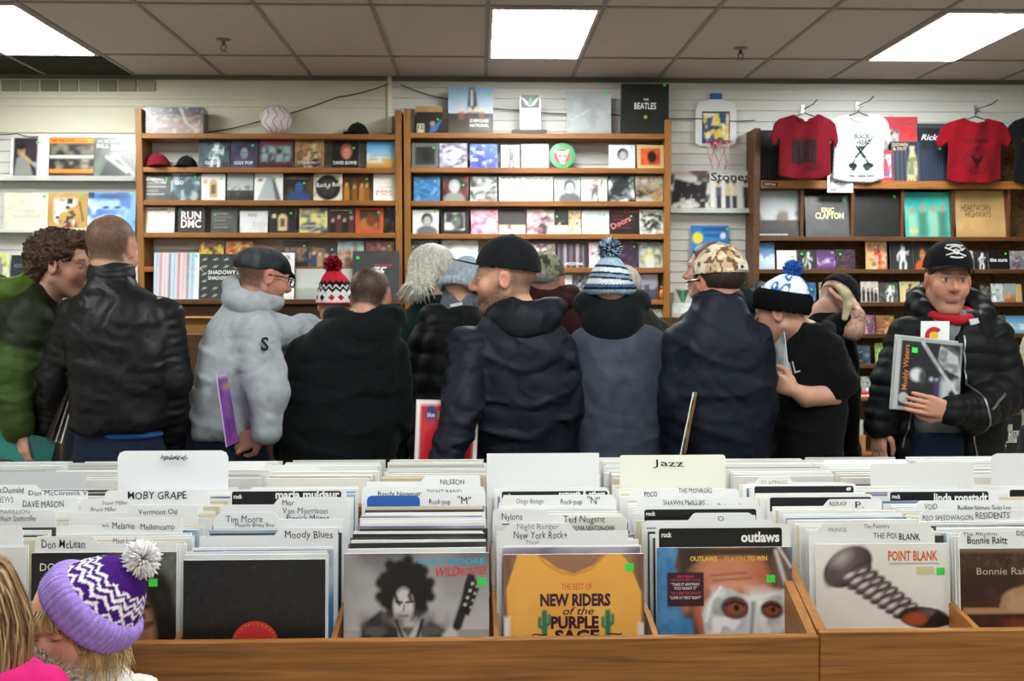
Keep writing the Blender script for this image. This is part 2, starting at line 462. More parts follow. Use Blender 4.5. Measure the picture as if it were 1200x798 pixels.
    def slab(s, pts, y0, y1, k=0, rd=.004, sub=False, warp=None):
        """outline pts in x-z, between y0 and y1; warp(x, z) shifts it in y"""
        pts = np.asarray(pts, float); I = np.array(s.M.inverted())
        cs = np.array([s.M @ Vector((x, y, z)) for x in (pts[:, 0].min(), pts[:, 0].max()) for y in (y0-.06, y1+.06) for z in (pts[:, 1].min(), pts[:, 1].max())])
        def fn(x, y, z):
            x, y, z = np.broadcast_arrays(x, y, z)
            u = (I[0, 0]*x+I[0, 1]*y+I[0, 2]*z+I[0, 3]); v = (I[1, 0]*x+I[1, 1]*y+I[1, 2]*z+I[1, 3]); w = (I[2, 0]*x+I[2, 1]*y+I[2, 2]*z+I[2, 3])
            dm = np.full(u.shape, 9.); ins = np.zeros(u.shape, bool)
            for i in range(len(pts)):
                (a0, b0), (a1, b1) = pts[i], pts[(i+1) % len(pts)]
                dx, dy = a1-a0, b1-b0
                tt = np.clip(((u-a0)*dx+(w-b0)*dy)/max(dx*dx+dy*dy, 1e-9), 0, 1)
                dm = np.minimum(dm, np.hypot(u-a0-tt*dx, w-b0-tt*dy))
                ins ^= ((b0 > w) != (b1 > w)) & (u < a0+(w-b0)*dx/(dy if dy else 1e-9))
            d2 = np.where(ins, -dm, dm)
            vv = v-(warp(u, w) if warp else 0)
            dy_ = np.abs(vv-(y0+y1)/2)-(y1-y0)/2
            return smax(d2, dy_, rd)
        return s._add(fn, cs.min(0), cs.max(0), k, sub)
    def mesh(s, h=.008, fine=(), disp=None, pad=.03):
        lo = np.min([o[1] for o in s.ops if not o[4]], 0)-.012; hi = np.max([o[2] for o in s.ops if not o[4]], 0)+.012
        ax = []
        for a in range(3):
            v = [lo[a]]
            while v[-1] < hi[a]:
                st = h
                for (fl, fh, hh) in fine:
                    if fl[a] <= v[-1] <= fh[a]: st = min(st, hh)
                v.append(v[-1]+st)
            ax.append(np.array(v))
        F = np.full([len(a) for a in ax], .2, np.float32)
        for fn, l, u, k, sub in s.ops:
            p = pad+k
            i0 = [max(0, np.searchsorted(ax[a], l[a]-p)-1) for a in range(3)]; i1 = [min(len(ax[a]), np.searchsorted(ax[a], u[a]+p)+1) for a in range(3)]
            if any(i1[a] <= i0[a] for a in range(3)): continue
            sl = tuple(slice(i0[a], i1[a]) for a in range(3))
            x = ax[0][sl[0]][:, None, None]; y = ax[1][sl[1]][None, :, None]; z = ax[2][sl[2]][None, None, :]
            d = np.broadcast_to(fn(x, y, z), F[sl].shape)
            F[sl] = smax(F[sl], -d, k) if sub else smin(F[sl], d, k)
        if disp is not None:
            near = np.argwhere(np.abs(F) < .04)
            P = np.stack([ax[a][near[:, a]] for a in range(3)], 1)
            F[tuple(near.T)] += disp(P[:, 0], P[:, 1], P[:, 2])
        F[0] = np.maximum(F[0], .001); F[-1] = np.maximum(F[-1], .001); F[:, 0] = np.maximum(F[:, 0], .001); F[:, -1] = np.maximum(F[:, -1], .001)
        F[:, :, 0] = np.maximum(F[:, :, 0], .001); F[:, :, -1] = np.maximum(F[:, :, -1], .001)
        return surface(F, ax)
def surface(F, ax):
    S = F < 0
    n = [q-1 for q in F.shape]
    cnt = np.zeros(n, np.int8)
    for i in (0, 1):
        for j in (0, 1):
            for k in (0, 1): cnt += S[i:i+n[0], j:j+n[1], k:k+n[2]]
    mask = (cnt > 0) & (cnt < 8)
    ci = np.argwhere(mask); idx = np.full(n, -1, np.int64); idx[mask] = np.arange(len(ci))
    acc = np.zeros((len(ci), 3)); num = np.zeros(len(ci))
    for a in range(3):
        b, c = [q for q in range(3) if q != a]
        for u in (0, 1):
            for v in (0, 1):
                o0 = [0, 0, 0]; o0[b] = u; o0[c] = v; o1 = list(o0); o1[a] = 1
                A = ci+o0; B = ci+o1
                fa = F[tuple(A.T)].astype(float); fb = F[tuple(B.T)].astype(float)
                cr = (fa < 0) != (fb < 0); t = np.where(cr, fa/np.where(cr, fa-fb, 1), 0)
                PA = np.stack([ax[q][A[:, q]] for q in range(3)], 1)
                PA[:, a] += t*(ax[a][B[:, a]]-ax[a][A[:, a]])
                acc[cr] += PA[cr]; num += cr
    V = acc/np.maximum(num, 1)[:, None]
    Q = []
    for a in range(3):
        b, c = (a+1) % 3, (a+2) % 3
        sl0 = [slice(None)]*3; sl1 = [slice(None)]*3; sl0[a] = slice(0, -1); sl1[a] = slice(1, None)
        d = S[tuple(sl0)] != S[tuple(sl1)]
        E = np.argwhere(d)
        E = E[(E[:, b] > 0) & (E[:, c] > 0) & (E[:, b] < F.shape[b]-1) & (E[:, c] < F.shape[c]-1)]
        if not len(E): continue
        ins = S[tuple(E.T)]
        ob = np.zeros(3, int); ob[b] = 1; oc = np.zeros(3, int); oc[c] = 1
        q = np.stack([idx[tuple((E-ob-oc).T)], idx[tuple((E-oc).T)], idx[tuple(E.T)], idx[tuple((E-ob).T)]], 1)
        q[~ins] = q[~ins][:, ::-1]
        Q.append(q)
    return V, np.concatenate(Q)
def mesh_np(name, V, Q, C, m, parent=None, loc=None, mi=None, smooth=True):
    me = bpy.data.meshes.new(name)
    me.vertices.add(len(V)); me.vertices.foreach_set('co', np.asarray(V, np.float32).ravel())
    k = Q.shape[1]
    me.loops.add(len(Q)*k); me.loops.foreach_set('vertex_index', Q.astype(np.int32).ravel())
    me.polygons.add(len(Q)); me.polygons.foreach_set('loop_start', (np.arange(len(Q))*k).astype(np.int32))
    me.polygons.foreach_set('use_smooth', np.full(len(Q), smooth))
    for q in (m if isinstance(m, (list, tuple)) else [m]): me.materials.append(q)
    if mi is not None: me.polygons.foreach_set('material_index', mi.astype(np.int32))
    ca = me.color_attributes.new('col', 'FLOAT_COLOR', 'POINT')
    A = np.ones((len(V), 4), np.float32); A[:, :3] = C
    ca.data.foreach_set('color', A.ravel())
    me.update(calc_edges=True); me.validate()
    return link(name, me, parent, loc)
def relax(V, Q, it=1, lam=.5):
    for _ in range(it):
        acc = np.zeros_like(V); c = np.zeros(len(V))
        for a, b in ((0, 1), (1, 2), (2, 3), (3, 0)):
            np.add.at(acc, Q[:, a], V[Q[:, b]]); np.add.at(c, Q[:, a], 1); np.add.at(acc, Q[:, b], V[Q[:, a]]); np.add.at(c, Q[:, b], 1)
        V = V*(1-lam)+lam*acc/np.maximum(c, 1)[:, None]
    return V
def soft(name, sdf, h, color, m, parent=None, fine=(), disp=None, loc=None, it=1):
    """mesh the shape; color = hex or a function of the vertices giving linear colours"""
    V, Q = sdf.mesh(h, fine, disp)
    if it: V = relax(V, Q, it)
    C = color(V) if callable(color) else np.tile(lin(color), (len(V), 1))
    o = mesh_np(name, V, Q, C, m, parent, loc); SURF[o.name] = BVHTree.FromPolygons(V.tolist(), Q.tolist())
    return o
# ================================================================ the room
FY = 7.28                                     # front of the wall cases
XL, XR, YB = -5.6, 6.2, -4.0
def shell(name, x0, x1, y0, y1, z0, z1, m, c='FFFFFF'):
    return struct(MB().box(x0, x1, y0, y1, z0, z1, c).build(name, m))
fl = mat('floor_tile', 0.5, 0.4, 'A89E90', var=(3, 0.2))
shell('floor', XL-.1, XR+.1, YB-.1, WALL_Y+.1, -0.1, 0.0, fl)
ctile = mat('acoustic_tile', 0.95, 0.1, 'C2BCB8', bump=(160, 0.004), var=(120, 0.16))
shell('ceiling', XL-.1, XR+.1, YB-.1, WALL_Y+.1, CEIL, CEIL+.1, ctile)
paint = mat('cream_wall_paint', 0.8, 0.2, 'D6D2BE', var=(2, 0.04))
white_paint = mat('slat_wall_laminate', 0.55, 0.3, 'DDDCD8', var=(1.5, 0.04))
shell('wall_left', XL-.1, XL, YB, WALL_Y, 0, CEIL, paint)
shell('wall_right', XR, XR+.1, YB, WALL_Y, 0, CEIL, paint)
shell('wall_front', XL, XR, YB-.1, YB, 0, CEIL, paint)
# back wall: a slat wall with a groove every three inches
prof = [(WALL_Y+.1, 0.0)]; z = 0.0
while z < CEIL-0.09:
    prof += [(WALL_Y, z), (WALL_Y, z+.0675), (WALL_Y+.012, z+.0685), (WALL_Y+.012, z+.0750)]; z += .0762
prof += [(WALL_Y, z), (WALL_Y, CEIL), (WALL_Y+.1, CEIL)]
struct(MB().prism(prof, XL, XR, 'FFFFFF', 'yz').build('wall_back', white_paint))
xcp = at(457, 120, WALL_Y).x
zb = at(300, 157, WALL_Y).z
struct(MB().box(XL, xcp, WALL_Y-.012, WALL_Y-.0005, zb, CEIL, ch=.002).build('trim_1', paint))
t = MB()
for yy in (115.5, 124.5):
    zz = at(230, yy, WALL_Y).z
    t.box(XL, xcp, WALL_Y-.02, WALL_Y-.0125, zz-.009, zz+.009, ch=.002)
struct(t.build('trim_2', paint))
struct(MB().box(xcp-.016, xcp+.016, WALL_Y-.032, WALL_Y-.0005, at(457, 157, WALL_Y).z, CEIL, ch=.003).build('trim_3', mat('pale_trim_paint', 0.5, 0.3, 'E6E3D4')))
# small grey squares along the top left of the wall
t = MB()
for k in range(8):
    a = at(2+22.8*k, 100, WALL_Y-.02)
    t.box(a.x, a.x+.122, WALL_Y-.026, WALL_Y-.0125, a.z-.04, a.z+.035, ('8E8A7C', '9A9688', '7C7869')[k % 3], ch=.004)
struct(t.build('trim_4', MATTE()))

# ceiling grid
GX0 = at(570, 70.5, 6.83).x; GY0 = 6.83; DX, DY = 0.61, 1.22
g = MB()
for i in range(-9, 11):
    x = GX0+i*DX
    if XL < x < XR: g.box(x-.012, x+.012, YB, WALL_Y, CEIL-.006, CEIL+.001)
j = GY0
while j > YB:
    g.box(XL, XR, j-.012, j+.012, CEIL-.007, CEIL+.001); j -= DY
struct(g.build('trim_5', mat('ceiling_grid_paint', 0.6, 0.3, '8C8784')))
struct(MB().box(XL, XR, WALL_Y-.03, WALL_Y, CEIL-.03, CEIL-.0005, ch=.003).build('trim_6', mat('ceiling_edge_paint', 0.6, 0.3, '6C6862')))

def ceiling_lamp(i, r, label):
    x0 = GX0+i*DX; y1 = GY0-r*DY; y0 = y1-DY
    o = thing('ceiling_light', label, 'light', (x0+DX/2, (y0+y1)/2, CEIL), group='recessed ceiling lamps')
    a, b = DX/2-.012, DY/2-.012
    f = MB(); fr = .018
    f.box(-a, a, -b, -b+fr, -.016, 0, 'C9C6BE'); f.box(-a, a, b-fr, b, -.016, 0, 'C9C6BE')
    f.box(-a, -a+fr, -b+fr, b-fr, -.016, 0, 'C9C6BE'); f.box(a-fr, a, -b+fr, b-fr, -.016, 0, 'C9C6BE')
    f.build('frame', MATTE(), o)
    MB().box(-a+fr, a-fr, -b+fr, b-fr, -.011, -.003).build('diffuser', lamp_mat('lamp_diffuser', LAMP, (0.96, 1.0, 0.97)), o)
ceiling_lamp(0, 0, 'bright rectangular ceiling lamp straight above the middle wall case')
ceiling_lamp(-5, 0, 'bright rectangular ceiling lamp beside the two dark ceiling grilles')
ceiling_lamp(4, 0, 'bright rectangular ceiling lamp above the hanging shirts')
for i in (-5, 0, 4):
    for r in (3, 6):
        ceiling_lamp(i, r, 'bright rectangular ceiling lamp overhead nearer than the row seen above the wall cases')
# dark grilles in the last row of tiles
for i, lb in ((-5, 'dark return air grille in the ceiling, right beside the far left lamp'),
              (-6, 'dark return air grille cut off by the left edge of the picture')):
    x0 = GX0+i*DX; b = MB()
    y0, y1 = GY0+.02, WALL_Y-.04
    v = thing('ceiling_vent', lb, 'vent', (x0+DX/2, (y0+y1)/2, CEIL), group='ceiling grilles')
    MB().box(-.29, .29, y0-(y0+y1)/2, y1-(y0+y1)/2, -.004, 0, '2A2A22').build('backing', MATTE(), v)
    for k in range(9):
        yy = (y0-y1)/2+.05+k*.062
        b.box(-.285, .285, yy, yy+.012, -.010, -.004, '3C3C30')
    b.build('louvre', MATTE(), v)
for px, py, w in ((262, 52, 'near the left lamp'), (868, 62, 'between the middle and right lamps')):
    Y = (CEIL-1.55-.0)/((1.55+(at(px, py-6, 1.0)-CAM).z)-1.55)
    p = at(px, py-6, Y)
    s = thing('sprinkler', 'chrome ceiling sprinkler head '+w, 'sprinkler', (p.x, p.y, CEIL))
    MB().lathe([(.045, 0), (.045, -.004), (.03, -.012), (.012, -.014)], '8C8A84', 20).build('escutcheon', STEEL(), s, smooth=True)
    b = MB().lathe([(.011, -.012), (.011, -.035), (.007, -.04)], '77756E', 10)
    b.tube([(-.014, 0, -.034), (-.016, 0, -.055), (0, 0, -.072)], .0035, '77756E', 6); b.tube([(.014, 0, -.034), (.016, 0, -.055), (0, 0, -.072)], .0035, '77756E', 6)
    b.build('body', STEEL(), s)
    MB().lathe([(.006, -.07), (.024, -.074), (.024, -.077), (.004, -.078)], '8C8A84', 14).build('deflector', STEEL(), s)

# ================================================================ wall cases
def wall_case(name, label, pxl, pxr, ytop, shelf_px, mid=None, depth=0.20, wup=.045, th=.036, yl=None, mats=None, back=None, zbase=0.0):
    """uprights and shelves; pxl/pxr = outer edges, shelf_px = rows of the photograph where the shelf tops are"""
    mu, ms = mats or (OAKV(), PINE())
    x0 = at(pxl, 250, FY).x; x1 = at(pxr, 250, FY).x
    o = thing(name, label, 'shelving', (x0, FY, zbase))
    zt = at(pxl, ytop, FY).z
    W = x1-x0; D = WALL_Y-FY-.002
    if yl: zt2 = at(pxr, yl, FY).z
    else: zt2 = zt
    for a, zz in ((0, zt), (W-wup, zt2)):
        MB().box(a, a+wup, 0, D, 0, zz-zbase, ch=.003).build('upright', mu, o)
    if back:
        MB().box(wup, W-wup, D-.012, D, .02, zt-zbase-.03).build('back_panel', back, o)
    zs = []
    for py in shelf_px:
        z1 = at((pxl+pxr)/2, py, FY).z; zs.append(z1)
        MB().box(wup, W-wup, .002, D-.013, z1-th-zbase, z1-zbase, ch=.003).build('shelf', ms, o)
    return o, zs
LS = [156.5, 196, 234.5, 272.5, 312.5]
MS = [156, 196.5, 235.5, 274, 313.5, 351, 388]
RS = [212.5, 277.5, 315.5, 354, 391, 426.5, 462, 500]
left_case, LZ = wall_case('wall_case', 'tall oak record case under the baseball, left of the bald spot wall trim', 160, 471, 127, LS, th=.036)
left_case['label'] = 'oak shelf case with ball and black cap on its top shelf'
mid_case, MZ = wall_case('wall_case', 'oak shelf case with the large black box and silver sleeve on top', 473.5, 786, 128, MS, yl=140)
right_case, RZ = wall_case('wall_case', 'dark wood shelf case with shirts hung along its top', 883, 1400, 150, RS, mats=(DARKW(), DARKW()), back=BOARD(), th=.03)
# thick pine edge of the right case's top shelf, and its upright partitions
b = MB(); zt = RZ[0]-.0005
Wr = at(1400, 250, FY).x-at(883, 250, FY).x
b.box(.046, Wr-.046, -.016, .0015, zt-.055, zt+.001, ch=.003); b.build('shelf_lip', PINE(), right_case)
for px in (941, 1000.5, 1059, 1118.5, 1184, 1245, 1306):
    x = at(px, 250, FY).x-at(883, 250, FY).x
    MB().box(x-.011, x+.011, .02, .17, RZ[1], RZ[0]-.056).build('partition', DARKW(), right_case)
# the cases' bottom ledges: a deeper display ledge in front of the cases
LEDGE_Y = FY-.20
for nm, pa, pb, py, lab in (('display_ledge', 163, 471, 350.5, 'dark wood ledge carrying full-size records below the left case'),):
    xa, xb = at(pa, 350, FY).x, at(pb, 350, FY).x; zz = at(300, py, FY-.06).z
    o = thing(nm, lab, 'ledge', ((xa+xb)/2, FY-.1, 0))
    MB().box(-(xb-xa)/2, (xb-xa)/2, -.06, .095, zz-.035, zz, ch=.004).build('top', DARKW(), o)
    MB().box(-(xb-xa)/2, (xb-xa)/2, .0, .095, 0, zz-.036).build('front', DARKW(), o)
    LEDZ = zz
# low browsing counter along the wall where the customers stand
for lab, xa, xb, za in (('long wooden browsing counter under the wall cases, behind the customers', -3.1, 1.62, 1.29),):
    o = thing('browsing_counter', lab, 'counter', ((xa+xb)/2, 6.2, 0)); w = (xb-xa)/2
    MB().box(-w, w, .0, .55, za-.42, za-.39).build('tray_floor', DARKW(), o)
    MB().box(-w, w, -.02, 0, 0, za, ch=.004).build('front_panel', DARKW(), o)
    MB().box(-w, w, .55, .57, 0, za+.08, ch=.004).build('back_panel', DARKW(), o)
    for k in range(9):
        x = -w+.012+(2*w-.024)*k/8
        MB().box(x-.01, x+.01, .0005, .5495, 0, za+.02).build('divider', DARKW(), o)
# cardboard boxes sitting in the counter
rr = random.Random(5)
for k, (px, py, w, lb) in enumerate(((238, 371, .38, 'tan cardboard record box on the counter left of the grey hoodie'),
                                    (402, 378, .30, 'tan cardboard record box on the counter under the pom-pom hat'))):
    p = at(px, py, 6.45); zz = p.z-.0
    o = thing('cardboard_box', lb, 'box', (p.x, 6.45, .902)); h = zz-.902
    c = 'C79A62'
    MB().box(-w/2, w/2, -.13, -.125, 0, h, c).build('front', MATTE(), o)
    MB().box(-w/2, w/2, .125, .13, 0, h, c).build('back', MATTE(), o)
    for s in (-1, 1): MB().box(s*w/2-.003, s*w/2+.003, -.124, .124, 0, h, c).build('side', MATTE(), o)
    MB().box(-w/2+.004, w/2-.004, -.124, .124, 0, .006, c).build('bottom', MATTE(), o)
    MB().box(-w/2+.004, w/2-.004, -.22, -.131, h-.004, h, c).build('flap', MATTE(), o)
# a black cord sagging along the wall top
pts = [(338, 129), (400, 113), (455, 98.5)]
def cord(name, lab, pxs, Y):
    P = [at(x, y, Y) for x, y in pxs]; Q = []
    for k in range(len(P)-1):
        for i in range(6):
            t_ = i/6; q = P[k].lerp(P[k+1], t_); q = q-Vector((0, 0, .012*math.sin(math.pi*t_))); Q.append(q)
    Q.append(P[-1])
    tag(MB().tube(Q, .004, '2C2A26', 6).build(name, PLASTIC(), smooth=True), lab, 'cable')
cord('cable_run', 'thin dark cord slanting up behind the stitched ball', [(232, 156), (305, 142), (395, 114), (455, 98.5)], WALL_Y-.035)
cord('cable_run', 'thin dark cord running behind the records on the middle case', [(470, 99.5), (525, 116), (600, 129), (715, 134), (820, 139), (885, 141)], WALL_Y-.03)
cord('cable_run', 'thin dark cord at the far left above the trumpet record', [(-20, 155), (20, 156.5), (45, 160)], WALL_Y-.05)
# ================================================================ what stands on the wall shelves
G = '3BE04A'          # the shop's green price stickers
ORD = ['first', 'second', 'third', 'fourth', 'fifth', 'sixth', 'seventh', 'eighth', 'ninth', 'tenth', 'eleventh', 'twelfth']

def art(kind, seed, c, n=20, m=None):
    """a small printed picture; c = list of colours"""
    r = random.Random(seed); cv = Canvas(n, m, c[0])
    k = lambda i: c[min(i, len(c)-1)]
    if kind == 'photo':
        cv.vgrad(k(0), k(1), r.uniform(.1, .5), 1); cv.blot(seed, 3, k(1), .52, .45, .7)
        for i in range(r.choice((1, 2, 3))):
            u = r.uniform(.2, .8); v = r.uniform(.45, .68); q = r.uniform(.8, 1.25)
            cv.ell(u, v-.36*q, .17*q, .3*q, k(3-i % 2*2), e=.07); cv.ell(u+.01, v, .085*q, .115*q, k(2), e=.05); cv.ell(u, v+.07*q, .1*q, .07*q, k(3), e=.05)
        cv.blot(seed+5, 6, k(2), .64, .2, .7); cv.blot(seed+7, 9, k(3), .64, .15, .6)
    elif kind == 'portrait':
        cv.blot(seed, 3, k(4), .6, .3, .6)
        u = .5+r.uniform(-.08, .12)
        cv.ell(u, .05, .42, .3, k(3), e=.08); cv.ell(u, .6, .22, .27, k(2), e=.06)
        cv.ell(u+.01, .53, .14, .2, k(1), e=.06); cv.ell(u-.05, .56, .03, .018, k(2)); cv.ell(u+.07, .56, .03, .018, k(2)); cv.ell(u+.01, .43, .05, .015, k(2))
    elif kind == 'group':
        cv.blot(seed, 4, k(1), .5, .3)
        for i in range(4):
            u = .16+.23*i+r.uniform(-.03, .03); v = .5+r.uniform(-.08, .1)
            cv.rect(u-.09, u+.09, 0, v, k(2+i % 2), e=.05); cv.ell(u, v+.08, .055, .075, k(4), e=.05)
    elif kind == 'land':
        cv.vgrad(k(1), k(0), .35, 1); cv.vgrad(k(3), k(2), 0, .38); cv.blot(seed, 5, k(4), .6, .2, .8, (0, 1, .2, .55))
    elif kind == 'lines':
        cv.blot(seed, 3, k(1), .55, .4, .7)
        for i in range(5): cv.rect(.12, .5+.35*r.random(), .2+i*.14, .23+i*.14, k(2), e=.05, a=.7)
    elif kind == 'grid':
        for i in range(4):
            for j in range(2): cv.rect(.06+i*.225, .25+i*.225, .22+j*.28, .46+j*.28, (k(1), k(2))[(i+j) % 2]); cv.blot(seed+i, 7, k(3), .5, .2, .8, (.06+i*.225, .25+i*.225, .22+j*.28, .46+j*.28))
        cv.rect(.05, .95, .8, .95, k(4), a=.6)
    elif kind == 'stripe':
        for i in range(9):
            u = .02+.1*i; cv.poly([(u, 0), (u+.05, 0), (u+.06+r.uniform(-.03, .03), 1), (u+.0, 1)], k(1+i % 4), e=.06)
    elif kind == 'disc':
        cv.ell(.5, .48, .44, .46, k(1)); cv.ell(.5, .48, .3, .31, k(2), e=.05); cv.blot(seed, 5, k(3), .62, .2, .5); cv.ell(.5, .48, .04, .04, k(0))
    elif kind == 'frame':
        cv.rect(.14, .86, .14, .86, k(1)); cv.blot(seed, 3, k(2), .5, .2, 1, (.14, .86, .14, .86)); cv.ell(.55, .5, .17, .26, k(3), e=.06)
    elif kind == 'arch':
        cv.rect(.33, .67, .1, .6, k(1)); cv.ell(.5, .6, .17, .2, k(1)); cv.rect(.41, .59, .25, .6, k(2), e=.06); cv.ell(.17, .7, .09, .09, k(1))
    elif kind == 'figure':
        u = .55; q = lambda s_: r.uniform(-s_, s_); cv.blot(seed, 4, k(2), .56, .3, .8); cv.ell(u+q(.05), .8, .085, .1, k(1), e=.05); cv.ell(u, .53, .12, .2, k(1), e=.05); cv.line([(u-.08, .66), (u-.22, .5+q(.1)), (u-.16+q(.1), .34)], .03, k(1), e=.05); cv.line([(u+.08, .66), (u+.22, .55+q(.1)), (u+.24, .7+q(.15))], .03, k(1), e=.05)
        cv.line([(u-.04, .4), (u-.1+q(.05), .2), (u-.12, .02)], .045, k(1), e=.05); cv.line([(u+.04, .4), (u+.1+q(.05), .2), (u+.1, .02)], .045, k(1), e=.05); cv.blot(seed+4, 7, k(2), .64, .15, .8)
    elif kind == 'wave':  # streaks: printed waves, and glare painted into the colour of wrinkled sleeves
        cv.blot(seed, 3, k(1), .5, .3)
        for i in range(7):
            a, b_, c_ = r.uniform(-.1, 1), r.uniform(-.25, .25), r.uniform(-.3, .3); cv.line([(r.uniform(0, .3), a), (.5, a+b_), (r.uniform(.7, 1), a+b_+c_)], r.uniform(.012, .05), k(1+i % 3), e=.08, a=r.uniform(.5, 1))
        cv.blot(seed+2, 6, k(2), .62, .2, .8)
    elif kind == 'cone':
        cv.poly([(.1, 0), (.42, .86), (.6, .86), (.95, 0)], k(1)); cv.poly([(.6, .86), (.7, .8), (.95, 0), (.75, 0)], k(2)); cv.ell(.2, .75, .08, .05, k(2))
    elif kind == 'plain':
        cv.blot(seed, 2, k(1), .55, .5, .6); cv.blot(seed+2, 5, lin(k(0))*.7, .6, .3, .5); cv.rect(0, 1, 0, .05, lin(k(0))*.6, e=.06, a=.6)
    return cv

def sleeve(name, label, cat, pxs, ytop, zbot, kind, c, seed=1, Y=None, lean=8, t=.004, n=20, txt=(), stk=None, group=None, mats=None, side='E6E2D8', h=None, extra=None, depthoff=.03, drop=0.0):
    """a printed sleeve standing on the surface at height zbot and leaning back"""
    Yb = (Y if Y is not None else FY+.03)+0
    pa = at(pxs[0], 250, Yb); pb = at(pxs[1], 250, Yb)
    w = pb.x-pa.x; L = math.radians(lean)
    if h is None:
        ztop = at((pxs[0]+pxs[1])/2, ytop, Yb+.03).z; h = max(.05, (ztop-zbot)/math.cos(L))
    o = tag(link(name, None), label, cat, group) if False else None
    M = TR((0, 0, 0), rx=-L)
    mb = MB(); cv = kind if isinstance(kind, Canvas) else art(kind, seed, c, n, max(6, int(n*h/w)))
    if stk and (pxs[1]-pxs[0]) < 48: pass
    card(mb, cv, w, h, t, M, side)
    for tx in txt:
        s, u, v, hh, col = tx[:5]; kw = tx[5] if len(tx) > 5 else {}
        text(mb, s, u*w, v*h, hh*h, col, M, **kw)
    ob = mb.build(name, mats or PRINT(), None, (pa.x, Yb, zbot+drop))
    tag(ob, label, cat, group)
    if stk:
        q = MB(); s_ = .014 if w < .25 else .02
        q.box(stk[0]*w, stk[0]*w+s_, -.0012, -.0002, stk[1]*h, stk[1]*h+s_*.9, G, M=M)
        q.build('price_sticker', PRINT(), ob)
    return ob

def row(shelf, zbot, items, cat='record', name='record_sleeve', Y=None, what='small record sleeve'):
    """items: (x0, x1, ytop, kind, colours, look, text, sticker)"""
    for i, it in enumerate(items):
        x0, x1, yt, kind, c, look = it[:6]
        txt = it[6] if len(it) > 6 else (); stk = it[7] if len(it) > 7 else (.78, .78)
        sleeve(name, f"{look} {what}, {ORD[i]} on {shelf}", cat, (x0, x1), yt, zbot, kind, c, seed=int(x0*7+yt), txt=txt, stk=stk, Y=Y, lean=7+(x0*7 % 4),
               mats=SHRINK() if int(x0) % 3 == 0 else PRINT())
W_, K_ = 'F2F2F0', '141416'
# --- left case
row("left case's second shelf", LZ[1], [
    (233, 269, 164, 'figure', ['1C2428', 'D8E4E8', '3A5A66'], 'dark sleeve, pale figure, cyan lamp:', [('GLASS', .22, .12, .12, W_, {'bold': .02})], (.6, .55)),
    (271, 302, 164.5, 'portrait', ['2A2E48', '8890A8', '1A1C2C', '404870', '584060'], 'blue-lit smoky portrait', [('IGGY POP', .14, .12, .12, W_, {'bold': .02, 'width': .125})]),
    (304, 344, 163, 'grid', ['4A2430', '7E949C', '2C3840', '9AB0B4', 'A04450'], 'maroon sleeve with grey photo grid:', [], (.72, .66)),
    (346, 380, 164, 'photo', ['6A4A38', 'B08A60', 'E0C8A0', '2C1C14'], 'brown sunlit couple', [('STEVE', .1, .14, .11, 'E8D8F0'), ('MARRIOTT', .46, .14, .1, 'E8D8F0', {'width': .08})], (.66, .45)),
    (389, 420.5, 164, 'portrait', ['17181A', 'D08878', '9C5444', '2C2426', '242628'], 'red-haired singer portrait', [('DAVID BOWIE', .06, .13, .12, W_, {'width': .16, 'bold': .02})], (.78, .68)),
    (430, 469, 166, 'land', ['3C8CC8', 'A8D4EC', 'D8B468', 'B88840', 'E8E8E4'], 'blue-sky beach scene', [('ooo', .2, .45, .14, 'D89030', {'width': .1})], None)], what='small sleeve')
row("left case's third shelf", LZ[2], [
    (167, 201, 203, 'lines', ['2A302E', '4A504C', 'D8D8D4'], 'charcoal torn-letter', [('SEX', .06, .74, .14, W_, {'rot': -.1}), ('PISTOLS', .36, .68, .16, W_, {'rot': -.15, 'width': .09})]),
    (200, 235, 201, 'disc', ['2A3436', '3A6A80', '26404A', 'D8E0E0'], 'teal turntable', [('MUSIC ON VINYL', .05, .88, .08, W_, {'width': .16}), ('oo', .15, .55, .2, W_)]),
    (236, 264, 204, 'arch', ['E4E6E4', 'C8A070', '5A4634'], 'white two-face panel', []),
    (266, 296.5, 203, 'land', ['9AA2A4', 'C0C4C4', '3A3C38', '1E201C', '55584F'], 'misty grey hillside', []),
    (298, 331.5, 203, 'cone', ['F0F2F0', 'B0BABC', '5C6668'], 'white sleeve, grey lighthouse', [], (.68, .78)),
    (332, 367, 206, 'portrait', ['201E1C', '3C66A8', '141414', '2C4C80', '6A5440'], 'black-and-blue concert', [('xxxxxxxx', .1, .86, .06, 'A0A090', {'width': .15})], (.66, .66)),
    (367.5, 401, 203, 'disc', ['E4DCC0', '161414', '3A3230'], 'cream sleeve, black disc:', [('Rock n Roll', .1, .48, .16, W_, {'width': .165, 'shear': .2, 'rot': .06, 'bold': .015})]),
    (401.5, 436, 204, 'group', ['241812', '5C3A1C', 'B87830', '8C5820', 'D0A060'], 'orange-lit dark band', []),
    (437.5, 469, 203, 'lines', ['F0EEE8', 'F6F4F0', 'C8B8A8'], 'white sleeve, pink outline', [('MM', .12, .2, .2, 'E09878', {'width': .1})], None)], what='sleeve')
